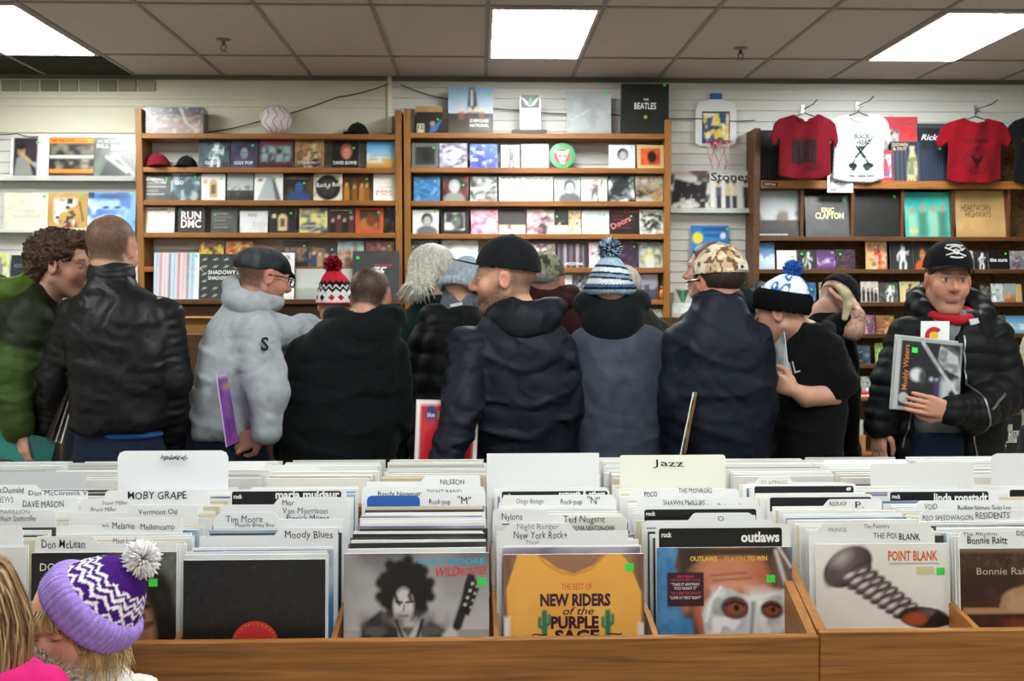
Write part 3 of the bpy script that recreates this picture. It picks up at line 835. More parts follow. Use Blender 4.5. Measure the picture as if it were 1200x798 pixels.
row("left case's fourth shelf", LZ[3], [
    (169, 203.5, 243, 'plain', ['F2F0E6', 'EEE4C8'], 'blank cream panel', [('xxxxxxx', .05, .88, .1, '5A4838', {'width': .14})]),
    (207.5, 239, 242, 'lines', ['2A2428', '3C3034', '8A2830'], 'dark block-letter', [('RUN', .13, .52, .3, W_, {'bold': .035, 'width': .135}), ('DMC', .13, .2, .3, W_, {'bold': .035, 'width': .135})], (.08, .84)),
    (246.5, 277, 244, 'lines', ['4C4E4C', '2E302E', 'A0A4A0'], 'grey weathered-text', [], (.12, .7)),
    (280.5, 313, 247, 'plain', ['E4E4E8', 'D8D8DE'], 'pale lilac blank', [('PEIRE', .3, .74, .12, '555860'), (':', .48, .3, .3, '303036')], None),
    (315.5, 346, 245, 'arch', ['141412', 'D8C494', '5A4024'], 'black sleeve, golden arch', []),
    (350.5, 383, 244, 'wave', ['24345C', 'E0D488', '3A4C78', 'E8E4C8'], 'navy and yellow wave', [], (.72, .76)),
    (384, 416.5, 244, 'group', ['40282C', '2C1C20', '1E1618', '5A2C30', 'C0A098'], 'maroon shadowy group', [('xxxxxxx', .08, .89, .07, 'D8D0C8', {'width': .15})]),
    (416.5, 449, 244, 'frame', ['C8502C', '3A4028', 'B07040', '7C3820'], 'red-bordered battle scene', [('MMMM', .18, .84, .12, '3A3A30', {'width': .11, 'bold': .04})])], what='sleeve')
row("left case's half-hidden fifth shelf", LZ[4], [
    (232, 261, 283, 'photo', ['C89A2C', '7A2A24', 'E8C848', '2A1C14'], 'yellow and maroon'),
    (263.5, 295.5, 283, 'photo', ['D8A034', 'B04A28', 'F0D060', '8A2C24'], 'orange sunburst'),
    (331, 361, 282.5, 'grid', ['1C2430', '34486A', '28405C', 'A87838', '4A2C1C'], 'midnight-blue street'),
    (361, 394.5, 288, 'group', ['3A3440', '8A6A50', '30406A', 'A89060', 'D8B898'], 'crowded purple-brown group'),
    (395, 425.5, 283, 'photo', ['D8CCA8', '8EB4C4', 'C07848', '5A5848'], 'cream cartoon-desert'),
    (428, 461.5, 283, 'photo', ['3A2A2C', '8A4850', '1C1818', 'B08878'], 'dark rose-toned')], what='sleeve')
# --- middle case
row("middle case's second shelf", MZ[1], [
    (483, 514, 168, 'frame', ['6C6E6C', '2E302E', '3A3A38', '222422'], 'grey patterned border'),
    (515, 547.5, 168, 'wave', ['8A80A4', 'DCDCE4', '544A74', '453C62'], 'violet waterfall', [], None),
    (551, 583, 169, 'photo', ['2038C0', '5070E0', 'E4ECF8', '1828A0'], 'bright blue glossy', [], (.74, .72)),
    (587, 609, 170, 'figure', ['D8DCDA', '4A4C4A', '8A8C88'], 'narrow grey statue', [], (.05, .8)),
    (611, 643, 169, 'wave', ['ECEEEC', 'D4DAD6', '9CA8A0', 'F4F4F2'], 'wrinkled silver-white', [], (.1, .8))], what='sleeve')
row("shelf past green disc", MZ[1], [
    (713.5, 744, 170, 'portrait', ['E4E4E8', 'B8BABC', '2C2C30', 'DCDCE0', 'E8E8EC'], 'white sleeve, dark-haired head', [], (.85, .85)),
    (746.5, 778, 170, 'frame', ['C8B078', 'B43820', 'D86030', '1C1414'], 'gold-framed red scene', [], None)], what='sleeve')
row("middle case's third shelf", MZ[2], [
    (485, 515.5, 207, 'wave', ['2C5C98', '3C78B4', '6AA8CC', '1E4478'], 'deep blue water'),
    (519, 549, 206.5, 'portrait', ['2C2A2C', 'C4C4C4', 'A8A8A8', '8C8E8C', 'B04040'], 'black sleeve, horned grey face', [], (.76, .6)),
    (551, 582.5, 207, 'wave', ['A0A4A0', '3C3E3C', 'E4E8E4', '888C88'], 'silver abstract'),
    (585, 615.5, 206.5, 'plain', ['F4F2F2', 'F0E8E8'], 'white sleeve, dark red top:', [('xxxx', .02, .88, .12, '6A2C34', {'width': .165, 'bold': .05})]),
    (616, 648, 207, 'wave', ['F0EEEE', 'E0D8D8', 'D0C4C4', 'F4F4F2'], 'creamy white crumpled', [('xxxx', .02, .88, .1, '5A5A40', {'width': .17})], (.7, .82)),
    (649.5, 680, 206.5, 'portrait', ['A8AEB2', 'D4D8DA', '4A4E52', '5C6064', 'C0C4C8'], 'silver-grey tilted face', [], (.8, .85)),
    (681, 711.5, 207, 'figure', ['E4DCD8', '6A6260', 'DCD2CC'], 'pale blush tiny-figure'),
    (713, 743.5, 206.5, 'wave', ['E4E8E8', '20262A', '2C3438', '8A9498'], 'black fish-shape'),
    (745, 777, 206.5, 'photo', ['2A2622', 'D8D4CC', '8A6844', 'B09468'], 'brown and white collage', [], (.78, .6))], what='sleeve')
row("middle case's fourth shelf", MZ[3], [
    (483.5, 514, 246, 'portrait', ['E8E8E6', 'C4C4C2', '2C2C2C', '6C6C6C', 'F0F0EE'], 'white sketch of curly hair', [], (.82, .88)),
    (516.5, 549, 245, 'frame', ['1C1C1C', 'E4E4E4', '3A3A3A', '6A6A68'], 'black zebra-figure', [], (.5, .55)),
    (552, 583.5, 246, 'wave', ['E070A0', 'F4C4D4', 'F8E8EC', 'D85090'], 'hot pink', [], (.75, .7)),
    (584.5, 616, 246, 'land', ['1C1614', '2A201C', 'D8B8A4', 'B8C0C4', '4A3830'], 'beige dome on black', [], None),
    (617.5, 649.5, 246, 'photo', ['D8A8B0', 'F0D8DC', 'B87888', '4A3840'], 'dusty pink couple', [], (.7, .82)),
    (650, 666, 246.5, 'land', ['1C1A18', '2C2822', 'F2F0EA', 'E0DCD0', 'C8A880'], 'narrow black-topped', [], (.1, .7)),
    (666.5, 681, 246.5, 'photo', ['E4DCB8', 'C8A478', '4A3A30', 'F0ECC8'], 'narrow cream portrait', [], None),
    (682, 714, 246.5, 'disc', ['DCDEDC', 'C8D2CC', 'E8ECEA', 'A8B4AC'], 'white foggy circle'),
    (714.5, 749.5, 240, 'lines', ['1C1818', '2A2222', '8C3038'], 'taller black sleeve, red lettering', [('Doors', .1, .16, .2, 'E88890', {'rot': .45, 'bold': .02}), ('Doors', .5, .72, .14, 'C05060')], (.7, .58)),
    (750, 781, 246, 'wave', ['E4E6DC', '2C2C2A', 'ECEEE6', '44443E'], 'white sleeve, black eagle sketch', [('xxxxxxx', .05, .86, .08, '2C2C2A', {'width': .16})])], what='sleeve')
row("middle case's fifth shelf", MZ[4], [
    (479, 513, 281, 'photo', ['4A4450', '6A6470', '201C24', '8A8088'], 'dark mauve streaked', [], (.1, .72)),
    (517, 560, 281, 'disc', ['DADCDA', 'CDD2D0', 'E8EAE8', '909490'], 'wide clear-wrapped white', [], None),
    (596, 622, 283, 'photo', ['5A3038', 'C0A0A8', '2C1C20', '8A5060'], 'dim crimson'),
    (624, 651, 285, 'photo', ['D8C8CC', '6A3A44', '8A4A54', 'F0E0E4'], 'pink and maroon', [], (.75, .8)),
    (653.5, 689.5, 285, 'stripe', ['2A2028', '8A7884', '403040', 'C4B8C0', '5A4450'], 'dusky torn-photo', [('APOCRYPHA', .22, .1, .12, W_, {'width': .13, 'shear': .1, 'bold': .02})], None),
    (690.5, 720, 284, 'photo', ['C48A98', 'E8D0D8', '5A3040', 'F0E8EC'], 'rose-pink', [], None),
    (721, 749, 283.5, 'photo', ['3A2A48', '28203C', '7A3A54', '1C1828'], 'deep purple', [], (.78, .78)),
    (749.5, 781, 284, 'photo', ['A0A494', '6C7470', 'D8CC5C', 'C8CCC8'], 'grey sleeve with yellow splash:', [], None)], what='sleeve')
row("middle case's sixth shelf", MZ[5], [
    (648, 671, 322, 'plain', ['E8E8E8', 'D8DCDC'], 'plain white', [], None),
    (673, 690, 322, 'photo', ['2A2A2E', '6A6A70', 'B8B8BC', '1C1C1E'], 'narrow black-and-white', [], None),
    (742, 772, 319, 'land', ['C0B8C8', '8E8AA0', '4A4A58', '2C2E38', '1E1E24'], 'lilac-grey tank scene', [('X29', .06, .8, .14, '7A3058')], None)], what='sleeve')
row("middle case's lowest visible shelf", MZ[6], [
    (757, 778, 362, 'wave', ['B8C0B0', '6A7460', 'E0E4DC', '9AA48E'], 'pale green plastic-wrapped', [], None)], what='sleeve')
# --- right case
row("right case's full-size record shelf", RZ[1], [
    (889, 938.5, 222, 'land', ['9AA0A8', 'C4C8CC', '3A3436', '2A2426', '5A3A34'], 'grey record with white card:', [('xxxxxxxxxxxx', .03, .03, .05, W_, {'width': .2})], (.78, .76)),
    (945, 999, 229, 'plain', ['4A4C4E', '565859'], 'charcoal box, cream lettering:', [('ERIC', .36, .6, .11, 'F4E8A8', {'bold': .03}), ('CLAPTON', .22, .44, .15, 'F4E8A8', {'bold': .03, 'width': .2})], (.82, .86)),
    (1002, 1056.5, 226.5, 'plain', ['201F1F', '282727'], 'plain black box', [], (.86, .9)),
    (1062, 1116, 225, 'group', ['2CA8A4', '50B8AC', '8AB8A0', '4A7868', 'B08060'], 'teal sleeve with four women:', [('oo', .1, .1, .12, 'F0B830', {'bold': .06})], (.86, .86)),
    (1121.5, 1182, 223, 'plain', ['C4A06C', 'BC9862'], 'tan kraft box', [('HEARTWORN', .12, .56, .14, '2A2018', {'width': .21}), ('HIGHWAYS', .2, .42, .14, '2A2018', {'width': .18})], (.76, .8))], what='record box', name='boxed_record')
row("right case's first disc shelf", RZ[2], [
    (889, 909, 284, 'land', ['3C6CA8', '7CA4D0', 'C8D4E0', 'B0C0D4', 'E4ECF2'], 'sky blue', [], (.6, .86)),
    (911.5, 934.5, 293.5, 'plain', ['F0ECE0', 'E8E0CC'], 'blank ivory', [], (.74, .62)),
    (935.5, 957.5, 293, 'figure', ['1E2022', 'C8CCCC', '34383A'], 'black sleeve, white skeleton', [], (.2, .75)),
    (958.5, 980.5, 293, 'land', ['4A2C60', '6A3A80', '8A5898', '3A2450', 'D0C0D8'], 'purple crowd', [], (.78, .82)),
    (982, 1003.5, 292.5, 'photo', ['282430', '3A303E', '6A3A40', '1A181E'], 'dark plum', [], (.15, .72)),
    (1016, 1041, 281, 'photo', ['C8A060', 'D8C8A0', '3A3428', 'E0402C'], 'yellow-titled comic', [('BONES', .12, .86, .1, 'E8D820', {'shear': .2, 'bold': .02}), ('oo', .55, .18, .16, 'E03848', {'bold': .08})], (.78, .9)),
    (1045, 1072, 283, 'figure', ['26282A', 'DADCDC', '2E3032'], 'black sleeve, white robot', [], None),
    (1072.5, 1093, 283, 'portrait', ['24302E', 'C08050', '5A3420', 'B85828', '1A2422'], 'dark sleeve, orange singer', [], None),
    (1131, 1142, 294, 'photo', ['2C302C', 'E0E4E0', '3A6A3C', '1A1C1A'], 'narrow green-black', [], (.2, .8)),
    (1143, 1160, 294, 'figure', ['1E2024', 'E8E8E8', '3C3E44'], 'black sleeve, white splash', [], None),
    (1160.5, 1185, 294, 'plain', ['101012', '161618'], 'black sleeve, white words', [('the cure', .06, .42, .2, W_, {'width': .125, 'bold': .03})], (.8, .8))], what='case', name='disc_case', cat='compact disc')
row("disc shelf past the white-words case", RZ[2], [
    (1186, 1215, 294, 'photo', ['6A6A74', '9A8A98', 'B8B4BC', '5A3A48'], 'grey-lilac half-seen', [], (.1, .85))], what='case', name='disc_case', cat='compact disc')
row("right case's second disc shelf", RZ[3], [
    (889, 906, 331, 'photo', ['3A3434', '6A5A58', '8A7870', '1C1A1A'], 'dim brown', [], None),
    (941, 958, 331, 'photo', ['14161C', '2C6CB0', '58A8E0', '101216'], 'black sleeve, blue glow', [], (.65, .6)),
    (962, 981, 331, 'photo', ['B8C4B0', '8A9A84', '4A5848', 'E8ECE4'], 'misty sage green', [], None),
    (1011, 1031.5, 330, 'group', ['E0D8D4', 'C8BCB8', '2C2424', '1C1818', '5A4840'], 'pale sleeve with dark figures:', [], (.72, .7)),
    (1033, 1055, 331, 'figure', ['5A605C', 'D8DCDA', '2A2E2C'], 'grey-black figure', [], (.72, .75)),
    (1057, 1081, 330, 'figure', ['C8B888', '2A2030', 'D0C090'], 'tan sleeve, cartoon-style dancer', [], (.1, .8)),
    (1083, 1094, 331, 'photo', ['24282C', '3A4048', '5A6068', '16181A'], 'slate dark', [], None),
    (1152, 1164, 334, 'photo', ['4A4A48', '2A2A28', '8A8A84', '1A1A18'], 'narrow dark grey', [], None),
    (1164.5, 1179, 332.5, 'photo', ['8A98A0', 'C8D0D4', '4A5A60', 'E4E8E8'], 'frosty blue-grey', [], (.3, .55)),
    (1179.5, 1193, 332.5, 'land', ['9AA8A8', '8A9898', 'B87848', '986038', 'C8A078'], 'blue and rust', [], (.75, .7)),
    (1193.5, 1200.5, 333, 'plain', ['C8A878', 'B89868'], 'narrow tan', [], None)], what='case', name='disc_case', cat='compact disc')
row("right case's third disc shelf", RZ[4], [
    (1008, 1028, 369, 'photo', ['5A3A54', '8A5A74', '2C2030', 'C898A8'], 'mauve dancer', [], (.6, .6)),
    (1029.5, 1051, 369.5, 'photo', ['6A4438', 'A87048', '3A2420', 'C89060'], 'amber-toned group', [], (.8, .82)),
    (1172, 1182.5, 369, 'photo', ['2C302E', '5A605C', '16181A', 'A8ACA8'], 'black-and-white portrait', [], (.3, .75)),
    (1183, 1212, 370, 'land', ['4A88B8', '88B8D8', 'C0D4E0', '5A88A8', 'F0F4F4'], 'ocean blue', [], None)], what='case', name='disc_case', cat='compact disc')
row("right case's fourth disc shelf", RZ[5], [
    (1000, 1023, 405, 'photo', ['2A3440', '4A5C70', '788898', '1A2028'], 'steel blue', [], (.1, .7)),
    (1029, 1046, 402, 'photo', ['5A8C3C', '88B850', '2C4820', 'B8D080'], 'leafy green', [], None),
    (1186, 1196, 409, 'photo', ['5A7A50', 'C8D0C0', '3A4A34', '98A890'], 'sage and white', [], None)], what='case', name='disc_case', cat='compact disc')
row("right case's fifth disc shelf", RZ[6], [
    (1013, 1031, 441, 'photo', ['8A9298', 'C8CED2', '3A4044', 'E8ECEE'], 'silvery black-and-white', [], None)], what='case', name='disc_case', cat='compact disc')

# --- full-size records
def lp(label, x0, x1, yt, z, kind, c, **kw):
    kw.setdefault('n', 30); kw.setdefault('t', .005)
    return sleeve('long_playing_record', label, 'record', (x0, x1), yt, z, kind, c, seed=int(x0+yt*3), **kw)
lp('record sleeve with streaked pink, blue and grey stripes on the dark ledge', 178, 231, 296, LEDZ, 'stripe', ['E4E8EC', '8AB0CC', 'B85864', 'D8A0A8', '4A5A70'], Y=FY-.05, txt=[('XVX', .74, .6, .12, 'B8BCC0'), ('VV', .78, .45, .09, 'B8BCC0')], stk=(.9, .9))
cv = Canvas(34, 34, '1E221E'); cv.blot(5, 2, '2E342E', .5, .4)
for i in range(5):
    for j in range(6):
        if not (1.2 < j < 3.8 and 0 < i < 4): cv.ell(.1+i*.18, .08+j*.16, .035, .016, 'B8BEB8', rot=.5, e=.02)
lp('black record sleeve with rows of small silver shapes and jagged white lettering', 230.5, 301, 297.5, LEDZ, cv, [], Y=FY-.045, txt=[('SHADOWY MEN', .16, .55, .09, W_, {'width': .27, 'bold': .025}), ('SHADOWY PLANET', .16, .43, .08, W_, {'width': .27, 'bold': .02})], stk=(.72, .76))
lp('plain white record sleeve half hidden by the man in the flat cap', 309, 343.5, 296, LEDZ, 'plain', ['F4F4F4', 'F0F0F0'], Y=FY-.05, txt=[('XXXX', .4, .86, .08, '3A4450', {'bold': .04, 'width': .09})], stk=(.5, .82))
lp('clear-sleeved record showing the top of a black disc', 345, 412, 315, LEDZ, 'land', ['B8BCBA', 'C8CCCA', 'B0B4B0', '9CA09C', 'A8ACA8'], Y=FY-.03, stk=None)
lp('dark grey record sleeve with red and silver numerals behind the short-haired head', 412, 467.5, 294, LEDZ, 'plain', ['3A3C3E', '424446'], Y=FY-.055, txt=[('xxxxx', .45, .68, .07, 'C04850', {'width': .13, 'shear': .4, 'bold': .02}), ('75', .36, .5, .17, 'E4E6E8', {'shear': .5, 'bold': .03, 'width': .12}), ('XXXX', .76, .86, .08, '8A1C28', {'width': .06})], stk=(.08, .83))
cv = Canvas(30, 30, '8AA4BC'); cv.vgrad('4E4A44', '34302C', 0, .42).vgrad('B8C8D4', '7C9CBC', .42, 1)
cv.poly([(.42, .5), (.45, .86), (.48, 1), (.58, 1), (.62, .86), (.66, .5)], '2A3040', e=.04).rect(.5, .55, .6, .95, 'C8CED4', e=.04)
for u in (.3, .48, .62, .74): cv.ell(u, .5, .05, .07, 'D8C4B0', e=.05); cv.rect(u-.06, u+.06, .3, .46, ('5A3A34', 'C4C0B8', '2C3444', '8A4A34')[int(u*10) % 4], e=.05)
cv.rect(.48, .95, .06, .34, '5A5854', e=.03)
lp('colour record sleeve of people sitting before a tower, on top of the middle case', 525.5, 578, 101.5, MZ[0], cv, [], stk=(.86, .82), txt=[('LE REVOLVER', .48, .24, .07, W_, {'width': .13, 'bold': .02}), ('NATIONAL', .48, .14, .07, W_, {'width': .13, 'bold': .02})])
lp('silver-grey record sleeve with faint diagonal writing on top of the middle case', 664, 716, 107, MZ[0], 'plain', ['9CA0A2', 'AEB2B4'], txt=[('In the Spaces', .12, .3, .07, 'C4C8CA', {'rot': .55, 'shear': .3})], stk=(.88, .92))
cv = Canvas(24, 24, '26241F'); cv.rect(.04, .3, .02, .45, 'C4BCA4').rect(.35, .95, .02, .7, '1E2428').ell(.62, .45, .1, .12, 'B08868', e=.05).poly([(.5, 0), (.75, .1), (.98, .6), (.9, .65), (.7, .35), (.55, .3)], '3C6AA8', e=.05)
sleeve('record_sleeve', 'small black sleeve of a singer in blue, left end of the middle case top', 'record', (488, 519), 131.5, MZ[0], cv, [], stk=(.78, .62), txt=[('12', .08, .2, .2, '3A3A34', {'bold': .03})])
sleeve('wooden_backing_board', 'bare wooden board standing behind the small singer sleeve on the middle case', 'board', (487.5, 518.5), 124.5, MZ[0], 'plain', ['B48E5C', 'A88250'], Y=FY+.075, stk=None, side='A88250')
sleeve('storage_tin', 'dark grey box at the left end on top of the middle case', 'box', (474, 486.5), 128.5, MZ[0], 'plain', ['4A4640', '5A564E'], Y=FY+.05, t=.08, lean=0, stk=None, side='45413B')
# large black box with the band's name and a small apple mark
cv = Canvas(24, 24, '161817'); cv.blot(4, 2, '1E2120', .5, .5)
bx = lp('large black record box with white band lettering at the right end of the middle case', 728, 783, 99, MZ[0], cv, [], t=.06, lean=1, side='101211', stk=(.88, .95),
        txt=[('THE', .46, .67, .04, W_, {'bold': .01}), ('BEATLES', .27, .5, .13, W_, {'width': .15, 'bold': .01})])
a = MB().lathe([(.001, 0), (.012, .001), (.013, .0015), (.001, .002)], '8CA040', 16, M=TR((.33*.5, -.0005, .118), rx=math.pi/2))
a.build('apple_mark', PRINT(), bx)
# white card on a flat black case
o = sleeve('skate_card', 'white card with a green winged mark standing on a flat black case', 'card', (609, 633.5), 113.5, MZ[0]+.026, 'plain', ['ECEEF0', 'E4E6EA'], t=.02, lean=2, stk=None, side='C8CCD0', txt=[('xxxxxx', .12, .4, .06, '8A9098', {'width': .11}), ('o', .35, .1, .2, 'A8C0D0')])
q = MB(); q.mi = 0; Mq = TR((0, -.001, 0), rx=-math.radians(2))
q.prism([(.01, .24), (.135, .24), (.135, .15), (.01, .15)], -.0006, 0, '3A4440', M=Mq)
q.prism([(.072, .16), (.05, .2), (.015, .225), (.04, .175)], -.0014, -.0007, 'D4DCD8', M=Mq); q.prism([(.074, .16), (.096, .2), (.131, .225), (.106, .175)], -.0014, -.0007, 'D4DCD8', M=Mq)
q.prism([(.073, .16), (.06, .2), (.073, .235), (.086, .2)], -.002, -.0015, '3C9A50', M=Mq); q.build('green_emblem', PRINT(), o)
pa = at(600, 250, FY+.01)
tag(MB().box(0, .24, -.01, .12, 0, .0255, '1C1C1E', ch=.002).build('flat_case', PLASTIC(), None, (pa.x, FY+.02, MZ[0])), 'flat black case lying on the middle case under the white card', 'case')
# round green picture disc
pa = at(643.5, 250, FY+.03)
o = thing('picture_disc', 'round green picture disc with a horned skull on the second shelf', 'record', (pa.x+.092, FY+.05, MZ[1]+.09))
Md = TR((0, 0, 0), rx=math.pi/2-math.radians(8))
MB().lathe([(.003, 0), (.09, 0), (.0915, .001), (.09, .002), (.003, .002)], '0E8A4C', 40, M=Md).build('disc', SHRINK(), o)
q = MB(); Ms = TR((0, -.0035, 0), rx=-math.radians(8))
def ring(n, ru, rv, u, v, a0=0): return [(u+ru*math.cos(a0+2*math.pi*k/n), v+rv*math.sin(a0+2*math.pi*k/n)) for k in range(n)]
q.prism(ring(18, .06, .05, 0, -.005), -.0003, .0003, 'C43A38', M=Ms)
q.prism([(-.05, .04), (-.02, .03), (.02, .03), (.05, .045), (.036, .0), (.02, -.03), (.012, -.06), (-.012, -.06), (-.022, -.03), (-.036, 0)], -.001, -.0005, 'D0CCC0', M=Ms)
for s in (-1, 1): q.prism(ring(8, .009, .007, s*.017, -.004), -.0016, -.0011, '14161A', M=Ms)
for k in range(4): q.prism([(-.010+.006*k, -.05), (-.006+.006*k, -.05), (-.006+.006*k, -.038), (-.010+.006*k, -.038)], -.0016, -.0011, '2C2C2A', M=Ms)
q.build('skull_picture', PRINT(), o)
# orange pot on the sixth shelf
pa = at(776, 350, FY+.06)
o = thing('glass_jar', 'small orange jar at the right end of the sixth shelf', 'jar', (pa.x, FY+.06, MZ[5]))
MB().lathe([(.016, 0), (.026, .012), (.029, .035), (.025, .06), (.017, .072)], 'C87420', 20).build('body', PLASTIC(), o, smooth=True)
MB().lathe([(.018, .0725), (.02, .078), (.02, .09), (.016, .095)], 'A85C18', 20).build('lid', PLASTIC(), o, smooth=True)
# wire leaf ornament, left case fourth shelf
pa = at(459, 260, FY+.05)
o = thing('leaf_ornament', 'black wire leaf ornament at the right end of the fourth shelf', 'ornament', (pa.x, FY+.06, LZ[3]))
MB().tube([(-.03, 0, .003), (-.01, 0, .05), (0, 0, .1), (-.02, 0, .17), (-.015, 0, .19)], .004, '1A1A1A', 6).tube([(0, 0, .1), (.03, 0, .06), (.045, 0, .003)], .004, '1A1A1A', 6).build('stem', PLASTIC(), o, smooth=True)
for x, z_, rt in ((-.03, .16, .5), (.012, .15, -.4), (-.03, .05, .8), (.045, .06, -.7), (0, .1, .1)):
    MB().prism([(u, v) for u, v in ring(10, .011, .026, 0, 0)], -.004, .004, '222220', M=TR((x, 0, z_), ry=rt)).build('leaf', PLASTIC(), o)
# baseball globe, caps, wrapped bag on the left case top
p = at(323, 142, FY+.08)
o = thing('stitched_ball', 'big white ball with wavy red stitching on the left case', 'ball', (p.x, FY+.09, LZ[0]))
R_ = .106
b = MB(); b.lathe([(R_*math.sin(math.pi*k/14)+.0005, R_*(1-math.cos(math.pi*k/14))*.98) for k in range(15)], 'E4E2E6', 32); b.build('ball', mat('ball_skin', .6, .3), o, smooth=True)
for a0 in (-2.55, -2.0, -1.45, -.9, -.4, .6, 1.6):
    P = []
    for k in range(13):
        th = .55+2.0*k/12; aa = a0+.16*math.sin(k*1.05)
        P.append(((R_+.001)*math.sin(th)*math.cos(aa), (R_+.001)*math.sin(th)*math.sin(aa), R_*.98*(1-math.cos(th))))
    MB().tube(P, .0022, 'B84048', 5).build('stitching', MATTE(), o)
# --- far left wall: clear ledges with full-size records
def ledge(label, pa, pb, py, px_y):
    a = at(pa, py, WALL_Y-.07); b_ = at(pb, py, WALL_Y-.07); w = b_.x-a.x
    o = thing('clear_ledge', label, 'ledge', (a.x, WALL_Y, a.z))
    m = mat('clear_acrylic', .15, .5, 'C8CCC8')
    MB().box(0, w, -.10, -.002, -.004, 0, ch=.001).build('tray', m, o)
    MB().box(0, w, -.104, -.1, -.004, .03, ch=.001).build('front_lip', glass_mat('acrylic_lip', .1, .35, (.8, .82, .8)), o)
    MB().box(0, w, -.006, -.001, -.05, -.0045, ch=.001).build('back_plate', m, o)
    return a.z
z1 = ledge('clear ledge under the orange-banded record on the left wall', -60, 158, 211, 0)
z2 = ledge('clear ledge under the beige record on the left wall', -60, 156, 272, 0)
z3 = ledge('clear ledge behind the curly-haired man on the left wall', -60, 150, 335, 0)
z4 = ledge('clear ledge under the two black-and-white records beside the toy hoop', 785, 884, 249, 0)
LY = WALL_Y-.085
cv = Canvas(34, 34, 'E4E2DA'); cv.rect(0, .1, 0, 1, 'F0EFEA').rect(.08, .7, .0, 1, '2E2630').blot(3, 3, '3C3040', .5, .4, .8, (.08, .7, .3, 1))
cv.poly([(.1, .05), (.16, .5), (.3, .62), (.48, .5), (.6, .1)], '8A8C88', e=.05).ell(.28, .68, .1, .13, 'A88468', e=.05).ell(.27, .78, .11, .07, '1A1418', e=.05)
cv.line([(.3, .62), (.45, .5), (.62, .36)], .025, 'C8A868', e=.04).poly([(.58, .42), (.7, .42), (.7, .22)], '9A9CA8', e=.04).rect(.08, .7, 0, .1, '6A6878', e=.05)
cv.rect(.72, .98, 0, 1, 'E8E8DE')
for i in range(9): cv.rect(.74, .94, .08+i*.1, .11+i*.1, 'B8C4B4', e=.04)
lp('record with a seated trumpet player in a grey suit, leftmost on the upper clear ledge', 12, 57, 161, z1, cv, [], Y=LY, stk=(.66, .86))
cv = Canvas(34, 34, '23221E'); cv.rect(0, 1, .86, 1, 'E8861C').rect(0, 1, .52, .58, 'E8E4D0').rect(0, 1, .17, .26, 'E8861C').rect(0, 1, 0, .17, '2A1814')
cv.blot(9, 4, '8A8878', .6, .2, .8, (0, 1, .6, .86)); cv.blot(12, 5, 'A09C8C', .58, .2, .8, (0, 1, .26, .52)); cv.blot(2, 9, '6A2420', .5, .2, .8, (0, 1, 0, .16))
lp('record with orange bands and black-and-white musicians, middle of the upper clear ledge', 57.5, 110, 161, z1, cv, [], Y=LY, stk=(.86, .89), txt=[('DR WILLOW', .06, .9, .055, '6A2C10', {'bold': .02, 'width': .15})])
cv = Canvas(34, 34, '4C544C'); cv.blot(3, 3, '6C746C', .5, .3); cv.ell(.52, .66, .13, .19, 'B8BCB4', e=.06).ell(.52, .83, .14, .07, '2A302C', e=.05).poly([(.1, 0), (.3, .42), (.5, .5), (.75, .4), (.95, 0)], '242A28', e=.05)
cv.line([(.38, .67), (.66, .67)], .02, '1E2220').line([(.3, .55), (.8, .2)], .03, 'E8ECE8', e=.06, a=.8).line([(.6, .5), (1, .1)], .02, 'E0E4E0', e=.06, a=.8).line([(.75, .95), (1, .7)], .05, 'C8CCC8', e=.08, a=.7)
lp('shrink-wrapped dark green portrait record of a man in glasses on the upper clear ledge', 110.5, 159, 161, z1, cv, [], Y=LY-.012, mats=SHRINK(), stk=None, txt=[('XXXXX', .05, .88, .07, 'C8D0C8', {'width': .22}), ('BILL EVANS', .05, .76, .09, 'F0F4F0', {'width': .24, 'bold': .01})])
lp('plain beige record with faint grey script on the lower clear ledge', 3, 54.5, 226, z2, 'plain', ['DCD8C4', 'E4E0CE'], Y=LY, stk=(.88, .88), txt=[('Golden Lines', .24, .52, .07, 'B4B0A0', {'shear': .4}), ('Sapphire Moments', .2, .38, .06, 'B4B0A0', {'shear': .4, 'width': .2})])
cv = Canvas(34, 34, 'C09A5C'); cv.blot(7, 2, 'B08848', .5, .4); cv.blot(4, 5, 'D8D8D0', .42, .12, 1, (.15, .72, .2, .85)); cv.blot(14, 8, '3A3A3A', .6, .1, 1, (.15, .75, .1, .85)); cv.blot(24, 7, '7A2C34', .55, .15, 1, (.3, .62, 0, .3)); cv.line([(.8, .75), (.9, .3)], .03, '7A5C2C').rect(.48, .62, .72, .86, '2A2A2C')
lp('tan record with a grey and red cut-paper collage on the lower clear ledge', 55, 101, 226, z2, cv, [], Y=LY, stk=(.8, .9))
cv = Canvas(34, 34, '7AA8DC'); cv.blot(3, 2, 'C8DCF0', .5, .3); cv.ell(.5, .45, .3, .45, '9CC4E8', e=.1).blot(8, 4, '3A6CB8', .55, .2, .9).ell(.38, .62, .07, .035, '1E3C78', e=.03).ell(.62, .62, .07, .035, '1E3C78', e=.03).ell(.5, .4, .06, .1, '5C8CC8', e=.05).ell(.48, .9, .4, .1, '2A508C', e=.1).rect(0, .14, .85, 1, '1E3048')
lp('record with a huge pale blue face behind the short-haired man', 101.5, 157.5, 225, z2, cv, [], Y=LY, stk=(.9, .93))
lp('dark navy box set on the lowest clear ledge behind the curly-haired man', 10, 41.5, 299, z3, 'plain', ['2C323A', '384048'], Y=LY, stk=None, t=.03, n=16, txt=[('XXXX', .1, .6, .12, '9AA4AC', {'width': .1})])
lp('tall pale sleeve with a thin grey drawing at the far left edge', -14, 8, 297, z3, 'figure', ['E4E2D8', '8A8C84', 'C8D44C'], Y=LY, stk=(.2, .6), n=14)
